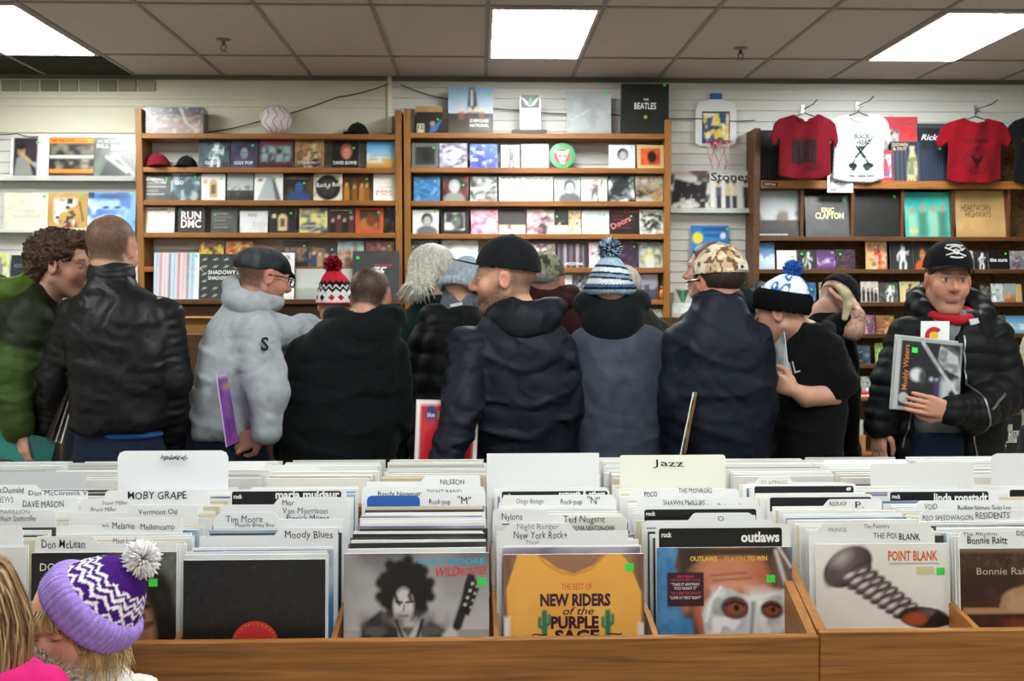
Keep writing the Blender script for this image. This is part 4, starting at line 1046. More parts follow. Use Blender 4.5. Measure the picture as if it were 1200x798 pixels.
# --- beside the toy hoop
cv = Canvas(30, 30, 'D8D4D0'); cv.blot(5, 5, '4A4648', .5, .15); cv.poly([(.02, .2), (.5, .32), (.85, .1), (.95, .75), (.5, .72), (.1, .82)], '1C1A1C', e=.05).blot(15, 7, 'B8B4B0', .62, .12, 1, (.1, .9, .2, .75)); cv.rect(0, 1, .88, 1, '8A6468', e=.1, a=.5)
lp('black-and-white crumpled collage record in plastic, left of the two under the hoop', 786.5, 832.5, 200, z4, cv, [], Y=LY, mats=SHRINK(), stk=None)
cv = Canvas(30, 30, 'D8D8D4')
for i, u in enumerate((.2, .42, .58, .86)):
    cv.rect(u-.07, u+.07, .38, .62, ('4A5068', 'C8B090', 'D8C8B0', '2C2C30')[i], e=.04).rect(u-.06, u+.06, .04, .4, '2A2A30', e=.04).ell(u, .69, .05, .07, 'C8A890', e=.04).ell(u, .74, .055, .045, '2A2220', e=.03)
lp('pale record with four standing band members under big black letters', 833, 881.5, 200, z4, cv, [], Y=LY, stk=None, txt=[('Stones', .02, .76, .2, '181818', {'width': .275, 'bold': .03}), ('xxxxx', .3, .93, .04, '3A3A3A')])
cv = Canvas(30, 30, '1C78C8'); cv.blot(3, 2, '2A88D4', .5, .4).ell(.18, .7, .14, .14, 'F0E030').rect(.3, .95, .86, .95, '104C90', e=.03).rect(.35, .8, .72, .8, '1254A0', e=.03)
for u, v, r in ((.85, .75, .07), (.72, .55, .04), (.5, .5, .05), (.2, .42, .04), (.6, .3, .05)): cv.ell(u, v, r, r*1.1, 'E4ECF4', e=.03)
pz = at(830, 312, LY).z
o = lp('bright blue poster-sleeve with a yellow dot on the wall above the camouflage cap', 810, 854.5, 264.5, pz, cv, [], Y=WALL_Y-.025, lean=2, stk=(.93, .88))
MB().tube([(.12, .008, -.004), (.12, -.012, -.004), (.12, -.012, .012)], .003, '8A8A86', 6).tube([(.2, .008, -.004), (.2, -.012, -.004), (.2, -.012, .012)], .003, '8A8A86', 6).build('hook', STEEL(), o)
z5 = ledge('clear ledge low on the slatted wall beside the middle case', 786, 884, 372, 0)
cv = Canvas(24, 24, 'B8BEBC'); cv.poly([(.1, .95), (.45, .9), (.55, .5), (.45, .2), (.3, .5)], '3A4644', e=.05).poly([(.9, .95), (.55, .9), (.45, .5), (.55, .2), (.7, .5)], '3A4644', e=.05).poly([(.5, .95), (.62, .6), (.5, .25), (.38, .6)], '2C9A4C', e=.05)
sleeve('record_sleeve', 'grey card with a green winged mark behind the camouflage cap', 'record', (791, 811.5), 338, z5+.07, cv, [], Y=LY+.04, stk=None)
sleeve('record_sleeve', 'crinkled white plastic sleeve under the green winged card', 'record', (789, 812), 355, z5, 'wave', ['E0E4E0', 'C8D0CC', 'F2F4F2', 'B4C0B8'], Y=LY, stk=None)
sleeve('record_sleeve', 'dark green-stickered sleeve on the slatted wall right of the camouflage cap', 'record', (866, 880), 326, at(872, 347, LY).z, 'photo', ['2A3438', '48585C', '1A2024', '6A7A7C'], Y=WALL_Y-.03, lean=1, stk=(.4, .7))

# --- caps on the shelves and the wrapped bundle
def cap_sdf(s, r=.083, depth=.1, brim=.075, bw=.075, droop=.012, flat=0.0, M=None, z0=0.0):
    """a cap: crown and brim, facing +y"""
    s.ell((0, 0, z0), (r*.95, r*1.1, depth), k=.0)
    s.box((-.2, -.2, z0-.2), (.2, .2, z0), 0, 0, sub=True)
    return s
def shelf_cap(label, px, py, z, col, face, badge=None, sc=1.0):
    p = at(px, py, FY+.085)
    o = thing('baseball_cap', label, 'cap', (p.x, FY+.1, z), rotz=face)
    s = Sdf(); s.ell((0, -.01, .0), (.083*sc, .095*sc, .105*sc)); s.box((-.2, -.2, -.2), (.2, .2, .002), 0, 0, sub=True)
    s.ell((0, -.01, -.01), (.075*sc, .088*sc, .1*sc), 0, sub=True)
    soft('crown', s, .006, col, CLOTH(), o)
    s = Sdf(); s.slab([(-.075, .055), (-.06, .1), (-.03, .135), (.03, .135), (.06, .1), (.075, .055), (.04, .075), (-.04, .075)], -.003, .003, 0, .003)
    q = Sdf(); q.M = Matrix.Rotation(-math.pi/2, 4, 'X')
    b = MB(); P = np.zeros((7, 15, 3)); C = np.zeros((7, 15, 3)); C[:] = lin(col)
    for i in range(7):
        for j in range(15):
            a = math.pi*(j/14)*.86+.22; rr_ = 1+.75*i/6*max(0, math.sin(a))**1.5
            P[i, j] = (.083*sc*math.cos(a)*min(rr_, 1.06), -.01+.095*sc*math.sin(a)*rr_, .004+.012*math.cos(math.pi*(j/14-.5))*(1-.2*i/6))
    b.grid(P, C); b.grid(P[::-1]-[0, 0, .004], C); b.build('brim', CLOTH(), o, smooth=True)
    MB().lathe([(.003, .104*sc), (.008, .105*sc), (.006, .11*sc), (.001, .112*sc)], col, 10, M=TR((0, -.01, 0))).build('button', CLOTH(), o)
    if badge:
        q = MB(); q.prism(ring(12, .022, .016, 0, .055*sc), -.002, .002, badge, M=TR((0, .077*sc, 0), rx=.35)); q.build('badge', CLOTH(), o)
    return o
shelf_cap('maroon baseball cap at the left end of the second shelf', 184, 190, LZ[1], '7A1C2C', math.pi+.35, '3A3034', 1.03)
shelf_cap('black baseball cap with dull red badge beside the maroon cap', 217.5, 190, LZ[1], '1C1A1C', math.pi-.1, '5A2024', .86)
shelf_cap('black baseball cap with pale badge on top of the left case', 418, 148, LZ[0], '16171A', math.pi-.5, 'A8A8A8', .9)
cv = Canvas(46, 24, '6A5448'); cv.vgrad('8A6C5C', '5C4444', 0, .6).rect(.0, 1, .62, 1, '20283C', e=.1); cv.blot(6, 9, 'A08468', .6, .12, .8, (0, 1, .2, .7)); cv.blot(17, 14, 'C8B8B0', .72, .1, .6); cv.blot(7, 8, '7A3434', .58, .1, .8, (.45, .8, .1, .8)); cv.line([(.1, .15), (.45, .2)], .03, '3A2430'); cv.line([(0, .9), (.2, .3), (.1, 0)], .02, 'D8DCDC', e=.05, a=.7).line([(.6, 1), (.7, .4), (.9, .1)], .02, 'E8ECEC', e=.05, a=.6)
p = at(169, 150, FY+.03); w = at(240, 150, FY+.03).x-p.x
o = thing('wrapped_box_set', 'plastic-wrapped box set with a city skyline at the left end of the top shelf', 'box', (p.x+.01, FY+.03, LZ[0]))
b = MB(); card(b, cv, w-.02, .182, .12, TR((0, 0, 0), rx=-.06), '4A3C3C'); b.build('box', SHRINK(), o)
s = Sdf(); s.box((-.012, -.008, 0), (w-.008, .15, .2), .02)
V, Q = s.mesh(.012, disp=lambda x, y, z: .004*wob(x, y, z, 3))
mesh_np('plastic_bag', V, Q, np.ones((len(V), 3)), glass_mat('clear_film', .18, .05), o)
# --- toy basketball hoop
p = at(837.5, 180, WALL_Y)
hoop = thing('toy_basketball_hoop', 'toy basketball hoop with white backboard hung on the slatted wall', 'toy', (p.x, WALL_Y, p.z))
sc = WALL_Y/1233
bb = [(-24*sc, 12*sc), (-24*sc, 50*sc), (-21*sc, 57*sc), (-9*sc, 62*sc), (9*sc, 62*sc), (21*sc, 57*sc), (24*sc, 50*sc), (24*sc, 12*sc), (18*sc, 8*sc), (-18*sc, 8*sc)]
MB().prism(bb, -.03, -.018, 'E8E8EA').build('backboard', PLASTIC(), hoop)
cv = Canvas(26, 28, 'E8C838'); cv.blot(3, 3, 'F4E050', .5, .2).blot(8, 4, '2C4C7C', .55, .1).blot(12, 5, 'E8E4D8', .62, .1).blot(31, 4, '3A5A8C', .62, .1)
q = MB(); card(q, cv, 30*sc, 33*sc, .002, TR((-15*sc, -.0335, 13*sc)), '1C3C70')
for a, b_, c_, d_ in ((-16, -15, 12, 47), (15, 16, 12, 47), (-16, 16, 11, 13), (-16, 16, 46, 48)): q.box(a*sc, b_*sc, -.035, -.0302, c_*sc, d_*sc, '2C4468')
q.build('printed_panel', PRINT(), hoop)
MB().box(-7*sc, 7*sc, -.034, -.018, 62*sc, 69*sc, '2C62B0', ch=.004).build('hanger_clip', PLASTIC(), hoop)
rg = [(.088*math.cos(2*math.pi*k/24), -.125+.088*math.sin(2*math.pi*k/24), 10*sc) for k in range(25)]
MB().tube(rg, .005, 'C03038', 8).box(-.02, .02, -.045, -.03, 8*sc, 13*sc, 'C03038').build('rim', PLASTIC(), hoop, smooth=True)
n = MB()
for k in range(12):
    for sgn in (-1, 1):
        P = []
        for i in range(7):
            t_ = i/6; a = 2*math.pi*(k+sgn*t_*2.0)/12; r_ = .086*(1-.42*t_)
            P.append((r_*math.cos(a), -.125+r_*math.sin(a), 10*sc-t_*.19))
        n.tube(P, .0022, 'C84850' if sgn > 0 and k % 2 else 'D8D8DC', 4, caps=False)
n.build('net', MATTE(), hoop)

# --- shirts hung above the right case
def shirt(label, px, w, ytop, ybot, Y, col, sleeves, yaw=0.0, rot=0.0, seed=0, gfx=None, collar='D8D8DA', cat='shirt', flipw=0.0):
    p = at(px, ytop, Y); zb_ = at(px, ybot, Y).z; h = p.z-zb_; hw = w*1.12/2
    o = thing('t_shirt', label, 'shirt', (p.x, Y, zb_), rotz=yaw)
    sl, sr = sleeves
    out = [(-hw*.86, .02), (-hw*.5, 0), (hw*.45, -.004), (hw*.84, .025), (hw*.84, h*.55), (hw*.86, h*.62), (hw*(1+sr[0]), h*sr[1]), (hw*(1.1+sr[0]), h*(sr[1]+.13)),
           (hw*1.02, h*.86), (hw*.85, h*.93), (hw*.36, h), (hw*.28, h*.955), (0, h*.915), (-hw*.28, h*.955), (-hw*.36, h), (-hw*.85, h*.93), (-hw*1.02, h*.86),
           (-hw*(1.1+sl[0]), h*(sl[1]+.13)), (-hw*(1+sl[0]), h*sl[1]), (-hw*.86, h*.62), (-hw*.84, h*.55)]
    s = Sdf(); wf = lambda x, z: .012*np.sin(x*19+3*z+seed)+.008*np.sin(x*41-z*9+seed*2)-.02*np.cos(x/hw*1.3)
    s.slab(out, -.011, .011, 0, .012, warp=wf)
    soft('body', s, .007, col, CLOTH(), o, it=2)
    P = [(hw*.28*math.sin(a), -.012+wf(np.array(hw*.28*math.sin(a)), np.array(h*.93)), h*.958-.042*math.cos(a)*1.0) for a in np.linspace(-1.5, 1.5, 12)]
    MB().tube(P, .006, col, 6).build('collar', CLOTH(), o, smooth=True)
    MB().box(-.012, .012, -.03, -.022, h*.89, h*.93, collar).build('size_tag', CLOTH(), o)
    if gfx:
        g = MB(); gfx(g, hw, h)
        # lay the print on the folds of the cloth
        V = np.concatenate(g.v); dy = wf(V[:, 0], V[:, 2]); V[:, 1] += dy-.0125; g.v = [V]
        g.build('printed_graphic', MATTE(), o)
    # hanger
    hb = MB(); hb.tube([(-hw*.6, 0, h*.93), (-hw*.2, .0, h*.985), (0, 0, h+.01), (hw*.2, 0, h*.985), (hw*.6, 0, h*.93)], .004, '2A2A2C', 6)
    hb.tube([(0, 0, h+.01), (0, 0, h+.03), (.012, 0, h+.045), (.03, 0, h+.05)], .003, '2A2A2C', 6); hb.build('hanger', STEEL(), o, smooth=True)
    return o
def fine_text(g, s_, u, v, hh, c, **k): text(g, s_, u, v, hh, c, Matrix.Identity(4), lift=.0012, **k)
def gfx1(g, hw, h):
    fine_text(g, 'BLACK', -.09, h*.56, .036, '1C0A0E', bold=.02, width=.125)
    for i, (dv, hh) in enumerate(((0, .155), (-.006, .16), (.006, .15), (-.006, .165))):
        x = -.09+i*.042; g.prism([(x, h*.24+dv), (x+.033, h*.24+dv), (x+.033, h*.24+dv+hh), (x, h*.24+dv+hh)], -.002, -.0008, '160A0E')
    fine_text(g, 'READ', .0, h*.13, .036, '1C0A0E', bold=.02, width=.09)
def gfx2(g, hw, h):
    fine_text(g, 'BLACK', -.035, h*.63, .033, '1C1C1E', bold=.015, width=.105)
    fine_text(g, '+READ', -.02, h*.545, .033, '1C1C1E', bold=.015, width=.1)
    for i in range(3): g.box(-.002+i*.014, .009+i*.014, -.002, -.0008, h*.48, h*.525, '1C1C1E')
    for sgn in (-1, 1):
        g.prism([(-sgn*.095+.01, h*.7), (-sgn*.085+.01, h*.66), (sgn*.04+.01, h*.36), (sgn*.028+.01, h*.35)], -.002, -.0008, '1C1C1E')
        g.prism(ring(10, .034, .02, sgn*.052+.01, h*.24), -.002, -.0008, '22262A'); g.prism(ring(10, .017, .015, sgn*.046+.01, h*.2), -.0026, -.0021, '3A4044'); g.prism([(sgn*.03+.01, h*.36), (sgn*.04+.01, h*.33), (sgn*.06+.01, h*.27), (sgn*.045+.01, h*.27)], -.002, -.0008, '1C1C1E')
    for x in (-.07, .0, .055): g.box(x, x+.045, -.002, -.0008, h*.085, h*.1, '5A5C60')
def gfx3(g, hw, h):
    fine_text(g, 'BLACK & READ', -.09, h*.61, .028, '2A060C', bold=.03, width=.18)
    R1, R2 = ring(36, .092, .092, .0, h*.34), ring(36, .086, .086, 0, h*.34)
    for k in range(36): g.add([(R1[k][0], -.0015, R1[k][1]), (R1[(k+1) % 36][0], -.0015, R1[(k+1) % 36][1]), (R2[(k+1) % 36][0], -.0015, R2[(k+1) % 36][1]), (R2[k][0], -.0015, R2[k][1])], [(0, 3, 2, 1)], '3A0810')
    R1, R2 = ring(36, .062, .062, .0, h*.34), ring(36, .059, .059, 0, h*.34)
    for k in range(36): g.add([(R1[k][0], -.0015, R1[k][1]), (R1[(k+1) % 36][0], -.0015, R1[(k+1) % 36][1]), (R2[(k+1) % 36][0], -.0015, R2[(k+1) % 36][1]), (R2[k][0], -.0015, R2[k][1])], [(0, 3, 2, 1)], '3A0810')
    for k in range(22):
        a = 2*math.pi*k/22; c, q = math.cos(a), math.sin(a)
        g.add([((.068+d*.012)*math.cos(a+e), -.0015, h*.34+(.068+d*.012)*math.sin(a+e)) for d, e in ((0, -.05), (1, -.05), (1, .05), (0, .05))], [(0, 3, 2, 1)], '3A0810')
    for sg in (-1, 1): g.prism([(0, h*.34-.015), (sg*.02, h*.34-.02), (sg*.048, h*.34+.03), (sg*.03, h*.34+.038), (sg*.014, h*.34+.01), (0, h*.34+.02)], -.002, -.0008, '22060A')
    g.prism([(-.014, h*.34-.045), (.014, h*.34-.045), (.006, h*.34-.01), (-.006, h*.34-.01)], -.002, -.0008, '22060A')
SY = FY-.06
shirt('white t-shirt with crossed swords print hung behind the red block-print shirt', 1006, .375, 133, 214, SY+.03, 'BCC2CA', ((.02, .5), (.0, .52)), .0, seed=1.3, gfx=gfx2)
shirt('red t-shirt with black block print, leftmost of the hanging shirts', 943, .375, 134, 210, SY-.05, '68101C', ((.06, .5), (.03, .46)), .0, seed=2.2, gfx=gfx1)
shirt('red t-shirt with round seal print, right of the records on the top shelf', 1143, .40, 138, 215, SY, '780C18', ((.12, .52), (.04, .54)), .0, seed=4.1, gfx=gfx3)
shirt('black t-shirt cut off by the right edge beside the red seal shirt', 1216, .36, 136, 216, SY+.03, '16161A', ((.04, .5), (.04, .5)), .0, seed=.4, gfx=lambda g, hw, h: (fine_text(g, 'BLACK', -.13, h*.6, .03, '7A1420', bold=.02), [g.prism(ring(24, .08, .08, 0, h*.34), -.0012, -.0008, '3A1016'), g.prism(ring(24, .074, .074, 0, h*.34), -.0017, -.0013, '18161A')]))
# hooks the shirts hang from
for px, py, lb in ((941, 128, 'left red shirt'), (1005, 124, 'white shirt'), (1144, 128, 'red seal shirt'), (1214, 128, 'black shirt')):
    p = at(px, py, WALL_Y-.02)
    o = thing('slat_wall_hook', 'metal slat-wall hook holding the '+lb, 'hook', (p.x, WALL_Y, p.z))
    MB().box(-.012, .012, -.014, -.0005, -.03, .03, 'C8CCD0', ch=.002).build('plate', STEEL(), o)
    MB().tube([(0, -.012, 0), (0, -.25, -.004), (.0, -.33, .012)], .004, '3A3A3C', 6).build('peg', STEEL(), o, smooth=True)
# records behind the shirts
TZ = RZ[0]
cv = Canvas(34, 34, 'C4303A'); cv.blot(3, 6, 'D84A50', .6, .2); cv.rect(.25, .6, .1, .72, 'B8B4B4').blot(9, 12, '1C181A', .5, .1, 1, (.25, .6, .1, .72)); cv.rect(0, 1, .8, .9, 'A83848', e=.08)
lp('red record with a black scribble panel high behind the white shirt', 1019, 1073.5, 137.5, at(1046, 190, FY+.06).z, cv, [], Y=FY+.12, lean=1, stk=None)
lp('red record with a small bright photo low behind the white shirt', 1026, 1047, 176, TZ, 'frame', ['B83038', 'D0D4DC', '4A5C8C', 'B83848'], stk=None, n=20)
cv = Canvas(36, 36, '2C3444')
for i in range(14): cv.rect(.03+i*.07, .06+i*.07, 0, 1, ('465066', '222A38')[i % 2], e=.03)
cv.poly([(.48, 0), (.5, .35), (.56, .6), (.62, .8), (.74, .8), (.82, .55), (.84, .3), (.8, 0)], 'B4AC8C', e=.05).ell(.68, .86, .08, .09, 'C8B49C', e=.04).ell(.68, .93, .12, .05, '20242C', e=.03).blot(5, 9, '5A6A4A', .55, .15, .8, (.5, .84, 0, .7))
lp('striped dark blue record with a figure in pale fur, beside the white shirt', 1045.5, 1081, 165.5, TZ, cv, [], stk=None, txt=[('DOWN', .05, .88, .08, 'D0B890', {'bold': .02}), ('& OUT', .05, .78, .08, 'D0B890', {'bold': .02})])
cv = Canvas(36, 36, '1E2028'); cv.blot(3, 3, '2A3040', .5, .3)
for i in range(8): cv.rect(.05+i*.06, .08+i*.06, .05, .55, '36405A', e=.03)
cv.ell(.75, .45, .1, .12, '4A4848', e=.05).rect(0, 1, .93, .97, '4A4E58')
lp('big black record with slanted white lettering behind the red seal shirt', 1076, 1134, 140, TZ, cv, [], Y=FY+.06, h=.42, stk=(.42, .55), txt=[('Ricky M', .08, .72, .1, 'E8E8EC', {'shear': .35, 'bold': .02, 'width': .22})])
lp('black record with faint grey print behind the leftmost red shirt', 890, 935, 152, TZ, 'photo', ['16171A', '24262A', '1C1E22', '34363A'], Y=FY+.06, stk=None)
# price sign and sticker on the shelf edge
p = at(969.5, 225.5, FY-.03)
w = at(999.5, 225.5, FY-.03).x-p.x
b = MB(); b.box(0, w, 0, .002, 0, .132, 'ECEEF2', M=TR((0, 0, 0), rx=-.02))
text(b, '15', .018, .06, .052, '3A3C48', TR(), lift=.003, shear=.15, rot=.12, wob=.04); text(b, '.00', .07, .066, .04, '6A6C78', TR(), lift=.003, wob=.05); text(b, 'xxxxx', .085, .03, .014, '6A6C78', TR(), lift=.003); text(b, 'XX', .02, .008, .02, '1C1C20', TR(), lift=.003, bold=.04)
tag(b.build('price_sign', MATTE(), None, (p.x, FY-.03, p.z)), 'white handwritten price sign clipped to the shelf edge below the white shirt', 'sign')
p = at(893.5, 215, FY-.0185)
b = MB(); b.box(0, .105, 0, .0012, -.014, .014, '1A1A1C', M=TR((0, 0, 0), ry=.08)); text(b, 'CUSTOMS', .012, -.008, .014, 'D8DCE0', TR((0, 0, 0), ry=.08), lift=.0015, width=.08, bold=.03)
tag(b.build('shelf_sticker', PRINT(), None, (p.x, FY-.019, p.z)), 'small black sticker with white letters on the pine shelf edge', 'sticker')
# --- low right: stock bay, desk and what lies on them
dz = at(1180, 481, 6.6).z
desk = thing('counter_desk', 'dark grey sticker-covered desk at the right edge', 'desk', (at(1166, 480, 6.6).x, 6.6, 0))
MB().box(0, 1.1, 0, .55, 0, dz-.03, '2C302E', ch=.004).build('cabinet', MATTE(), desk)
MB().box(-.03, 1.13, -.02, .57, dz-.0295, dz, '4A4A44', ch=.004).build('top', MATTE(), desk)
def sticker(px, py, w, h, lines):
    p = at(px, py, 6.6); b = MB(); b.box(0, w, -.0016, -.0003, -h, 0, '1A1C1E')
    for i, (s_, u, v, hh) in enumerate(lines): 
        b.box(u-.003, u+len(s_)*hh*.62+.004, -.0022, -.0017, v-.004, v+hh+.004, 'E0E2E4'); text(b, s_, u, v, hh, '1A1C1E', TR((0, -.0022, 0)), bold=.03, width=len(s_)*hh*.6)
    b.build('sticker', PRINT(), desk, (p.x-desk.location.x, 0, p.z))
sticker(1173, 497, .125, .12, [('WHAT', .0, -.035, .028), ('MATTERS', .0, -.075, .028), ('MOST', .03, -.115, .028)])
sticker(1171, 519, .07, .085, [('O', .012, -.06, .045)])
sticker(1198, 490, .08, .07, [('XX', .01, -.05, .035)])
pp = MB()
for k in range(4): pp.box(-.1+.01*k, .16+.006*k, -.1+.01*k, .1+.008*k, .0045*k, .0045*k+.004, ('E0E0DC', 'C8C4BC', 'ECECEA', 'B8BCBC')[k], M=TR((0, 0, 0), rz=.15*k))
tag(pp.build('paper_pile', MATTE(), None, (desk.location.x+.16, 6.72, dz+.0005)), 'loose pile of papers on the desk at the right edge', 'papers', kind='stuff')
p = at(1180, 470, 6.7)
o = thing('camera_body', 'black camera lying on the desk papers at the right edge', 'camera', (p.x, 6.85, dz+.001))
MB().box(-.08, .07, 0, .06, 0, .095, '161618', ch=.012).build('body', PLASTIC(), o); MB().lathe([(.001, 0), (.038, .001), (.04, .07), (.034, .075), (.001, .07)], '1C1C20', 20, M=TR((-.01, 0, .045), rx=math.pi/2)).build('lens', PLASTIC(), o, smooth=True); MB().box(-.03, .02, .01, .05, .095, .115, '161618', ch=.006).build('viewfinder', PLASTIC(), o)
# low bay left of the man with the record
zb2 = at(1005, 531, 6.9).z; z_up = at(1005, 465, 6.9).z
xa, xb = at(975, 500, 6.9).x, at(1060, 500, 6.9).x
bay = thing('stock_bay', 'low wooden bay holding cases and a carton left of the record-holding man', 'shelving', (xa, 6.9, 0))
MB().box(0, .022, 0, .3, 0, z_up-.025, ch=.002).build('side', PINE(), bay); MB().box(xb-xa-.022, xb-xa, 0, .3, 0, z_up-.025, ch=.002).build('side', PINE(), bay)
MB().box(0, xb-xa, -.01, .31, z_up-.0245, z_up, ch=.002).build('top', PINE(), bay); MB().box(.0225, xb-xa-.0225, .0, .3, zb2-.02, zb2, ch=.002).build('shelf', PINE(), bay); MB().box(.0225, xb-xa-.0225, .27, .299, zb2+.001, z_up-.03).build('back', DARKW(), bay)
p0 = at(985, 530, 6.93); cw = at(1014, 530, 6.93).x-p0.x
o = thing('carton', 'tan cardboard carton under the row of case spines', 'box', (p0.x, 6.92, zb2))
MB().box(0, cw, 0, .2, 0, .118, 'B08450', ch=.003).build('body', MATTE(), o); MB().box(cw*.4, cw*.6, -.001, .2, .03, .1185, 'C09C6C').build('tape', PLASTIC(), o)
for k in range(14):
    x = p0.x+.004+k*(cw-.008)/14
    b = MB().box(0, (cw-.008)/14-.001, 0, .14, 0, .1, ('202428', 'C8CCC8', '2C4030', '4A7A3C', '1A1A1C', 'D8D8D0', '30363A')[k*3 % 7], ch=.001)
    tag(b.build('spine_up_case', PRINT(), None, (x, 6.93, zb2+.1195)), 'thin disc case in the row standing on the tan carton', 'compact disc', 'disc cases on the carton')
b = MB().box(0, .11, 0, .12, 0, .02, 'C83028', ch=.003); tag(b.build('red_case', PLASTIC(), None, (at(1004, 463, 6.9).x, 6.95, z_up+.0005)), 'small flat red case lying on the low bay', 'case')
b = MB().box(0, .3, 0, .2, 0, .006, 'E0DCD0', ch=.002); tag(b.build('paper_sheet', MATTE(), None, (xa+.05, 6.92, z_up+.0005-.0), smooth=False), 'cream paper lying on the low wooden bay', 'paper')
bpy.data.objects['red_case'].location.z += .0065
# ================================================================ record bins in front
BIN_Z = .652; BF = 2.18
def bin_unit(label, x0, x1, y0, y1, zf, zb, walls, back=False):
    o = thing('record_bin', label, 'bin', (x0, y0, 0)); w = x1-x0; d = y1-y0
    front = OAK()
    MB().box(0, w, 0, .02, .45, zf, ch=.003).build('front_board', front, o)
    MB().box(.0005, w-.0005, .012, .02, .06, .449, ch=.002).build('lower_panel', front, o)
    MB().box(0, w, .06, d-.02, 0, .0595).build('plinth', DARKW(), o)
    MB().box(.021, w-.021, .0205, d-.0205, BIN_Z-.02, BIN_Z-.0005).build('bottom_board', PINE(), o)
    MB().box(0, w, d-.02, d, .06, zb, ch=.003).build('back_board', front, o)
    prof = [(.0205, .06), (d-.0205, .06), (d-.0205, zb-.002), (.24, zb-.004), (.0205, zf-.001)]
    for a in (0, w-.02): MB().prism(prof, a, a+.02, 'FFFFFF', 'yz').box(0, 0, 0, 0, 0, 0).build('side_panel', OAKY(), o) if False else MB().add(*_side(prof, a, a+.02)).build('side_panel', OAKY(), o)
    for xw in walls:
        a = xw-x0-.006
        MB().add(*_side([(.0205, BIN_Z), (d-.0205, BIN_Z), (d-.0205, zf+.0), (.2, zf-.008), (.0205, zf-.035)], a, a+.012)).build('divider_panel', OAKY(), o)
    return o
def _side(prof, a, b):
    n = len(prof); v = [(a, y, z) for y, z in prof]+[(b, y, z) for y, z in prof]
    f = [list(range(n))[::-1], list(range(n, 2*n))]+[[i, (i+1) % n, (i+1) % n+n, i+n] for i in range(n)]
    return v, f, 'FFFFFF'
FRONT = {1: (37, 207, 648), 2: (215, 381.5, 656.6), 3: (403, 573, 649), 4: (590, 754.5, 650), 5: (769.5, 928, 642), 6: (955.5, 1112.5, 637.5), 7: (1124.5, 1286, 643)}
def topY(py, h=.585): return h*F_PX/(py-339)
COLX = {}
for k, (a, b, py) in FRONT.items():
    Y = topY(py); COLX[k] = (at(a, py, Y).x, at(b, py, Y).x)
COLX[0] = (COLX[1][0]-.35, COLX[1][0]-.035); COLX[8] = (COLX[7][1]+.03, COLX[7][1]+.345); COLX[-1] = (COLX[0][0]-.345, COLX[0][0]-.03)
mid = lambda a, b: (COLX[a][1]+COLX[b][0])/2
XU = at(961, 745, BF).x
zf = at(560, 749, BF).z
bin_unit('long oak record bin at the front, holding the orange vest cover', COLX[-1][0]-.05, XU-.001, BF, 3.16, zf, .90, [mid(i, i+1) for i in range(-1, 5)])
bin_unit('oak record bin continuing at the right behind the bolt cover', XU+.001, COLX[8][1]+.04, BF+.006, 3.16, at(1080, 740, BF).z, .90, [mid(6, 7), mid(7, 8)])
bin_unit('second oak record bin behind the front one, facing the browsing customers', COLX[-1][0]-.05, COLX[8][1]+.04, 3.165, 3.66, .90, .84, [mid(i, i+1) for i in range(-1, 8)])

# --- loose sleeves packed in the bins
rng = random.Random(11)
SL = {'white': ('F2F2F0', ['ECECEA', 'E0E2E4', 'F4F4F2', 'D8DADA']), 'cream': ('E6DEC8', ['DCCFAE', 'E4D8C0', 'C8B890', 'D8CCB8']),
      'dark': ('5A5650', ['1E1E20', '2C2A2C', '3A2E28', '242C34']), 'blue': ('C8D0D8', ['3A6AA8', '2C4C80', '7AA0C8', '4A84A8']),
      'warm': ('D8C8BC', ['A85038', 'B87850', '7A3A34', 'C89888']), 'violet': ('D0C8D4', ['6A4A8C', '8C7AA8', '544470'])}
SLM = {}
for kname, (edge, faces) in SL.items():
    SLM[kname] = []
    for i, fc in enumerate(faces):
        cv = Canvas(10, 10, fc); cv.blot(i*7+len(kname), 4, edge, .6, .2, .7); cv.rect(0, 1, .965, 1, edge, e=.03, a=.5)
        b = MB(); card(b, cv, .313, .313, .0042, Matrix.Identity(4), edge)
        SLM[kname].append(b.build('album_sleeve', PRINT()).data)
        bpy.data.objects.remove(bpy.data.objects[-1]) if False else None
for o in [o for o in SC.objects if o.name.startswith('album_sleeve')]: bpy.data.objects.remove(o)
LOOK = {'white': 'white-edged', 'cream': 'cream-edged', 'dark': 'dark', 'blue': 'blue', 'warm': 'reddish-brown', 'violet': 'violet'}
BEH = {-1: 'beyond the far left divider', 0: 'at the left edge by the girls', 1: 'behind the dark portrait cover with curly hair', 2: 'behind the black cover with red label', 3: 'behind the grey guitarist cover', 4: 'behind the orange vest cover',
       5: 'behind the chrome mask cover', 6: 'behind the steel bolt cover', 7: 'behind the brown guitar-arm cover', 8: 'at the far right edge'}
def put_sleeve(kind, x, Yb, z, lean, yaw, label, group):
    o = bpy.data.objects.new('album_sleeve', rng.choice(SLM[kind])); COL.objects.link(o)
    o.location = (x, Yb, z); o.rotation_euler = (-lean, rng.uniform(-.004, .004), yaw)
    return tag(o, label, 'record', group)
MIXES = {0: 'wwwwcwdwwc', 1: 'wwcwdwbwcww', 2: 'wbwdwcbwww', 3: 'wdbwcvbwdwcw', 4: 'wwwcwwvwdcw', 5: 'wcwdwbwcww', 6: 'wwcwbwdwcw', 7: 'wdwwcwbww', 8: 'wwcw', -1: 'wwcw'}
KEY = {'w': 'white', 'c': 'cream', 'd': 'dark', 'b': 'blue', 'r': 'warm', 'v': 'violet'}
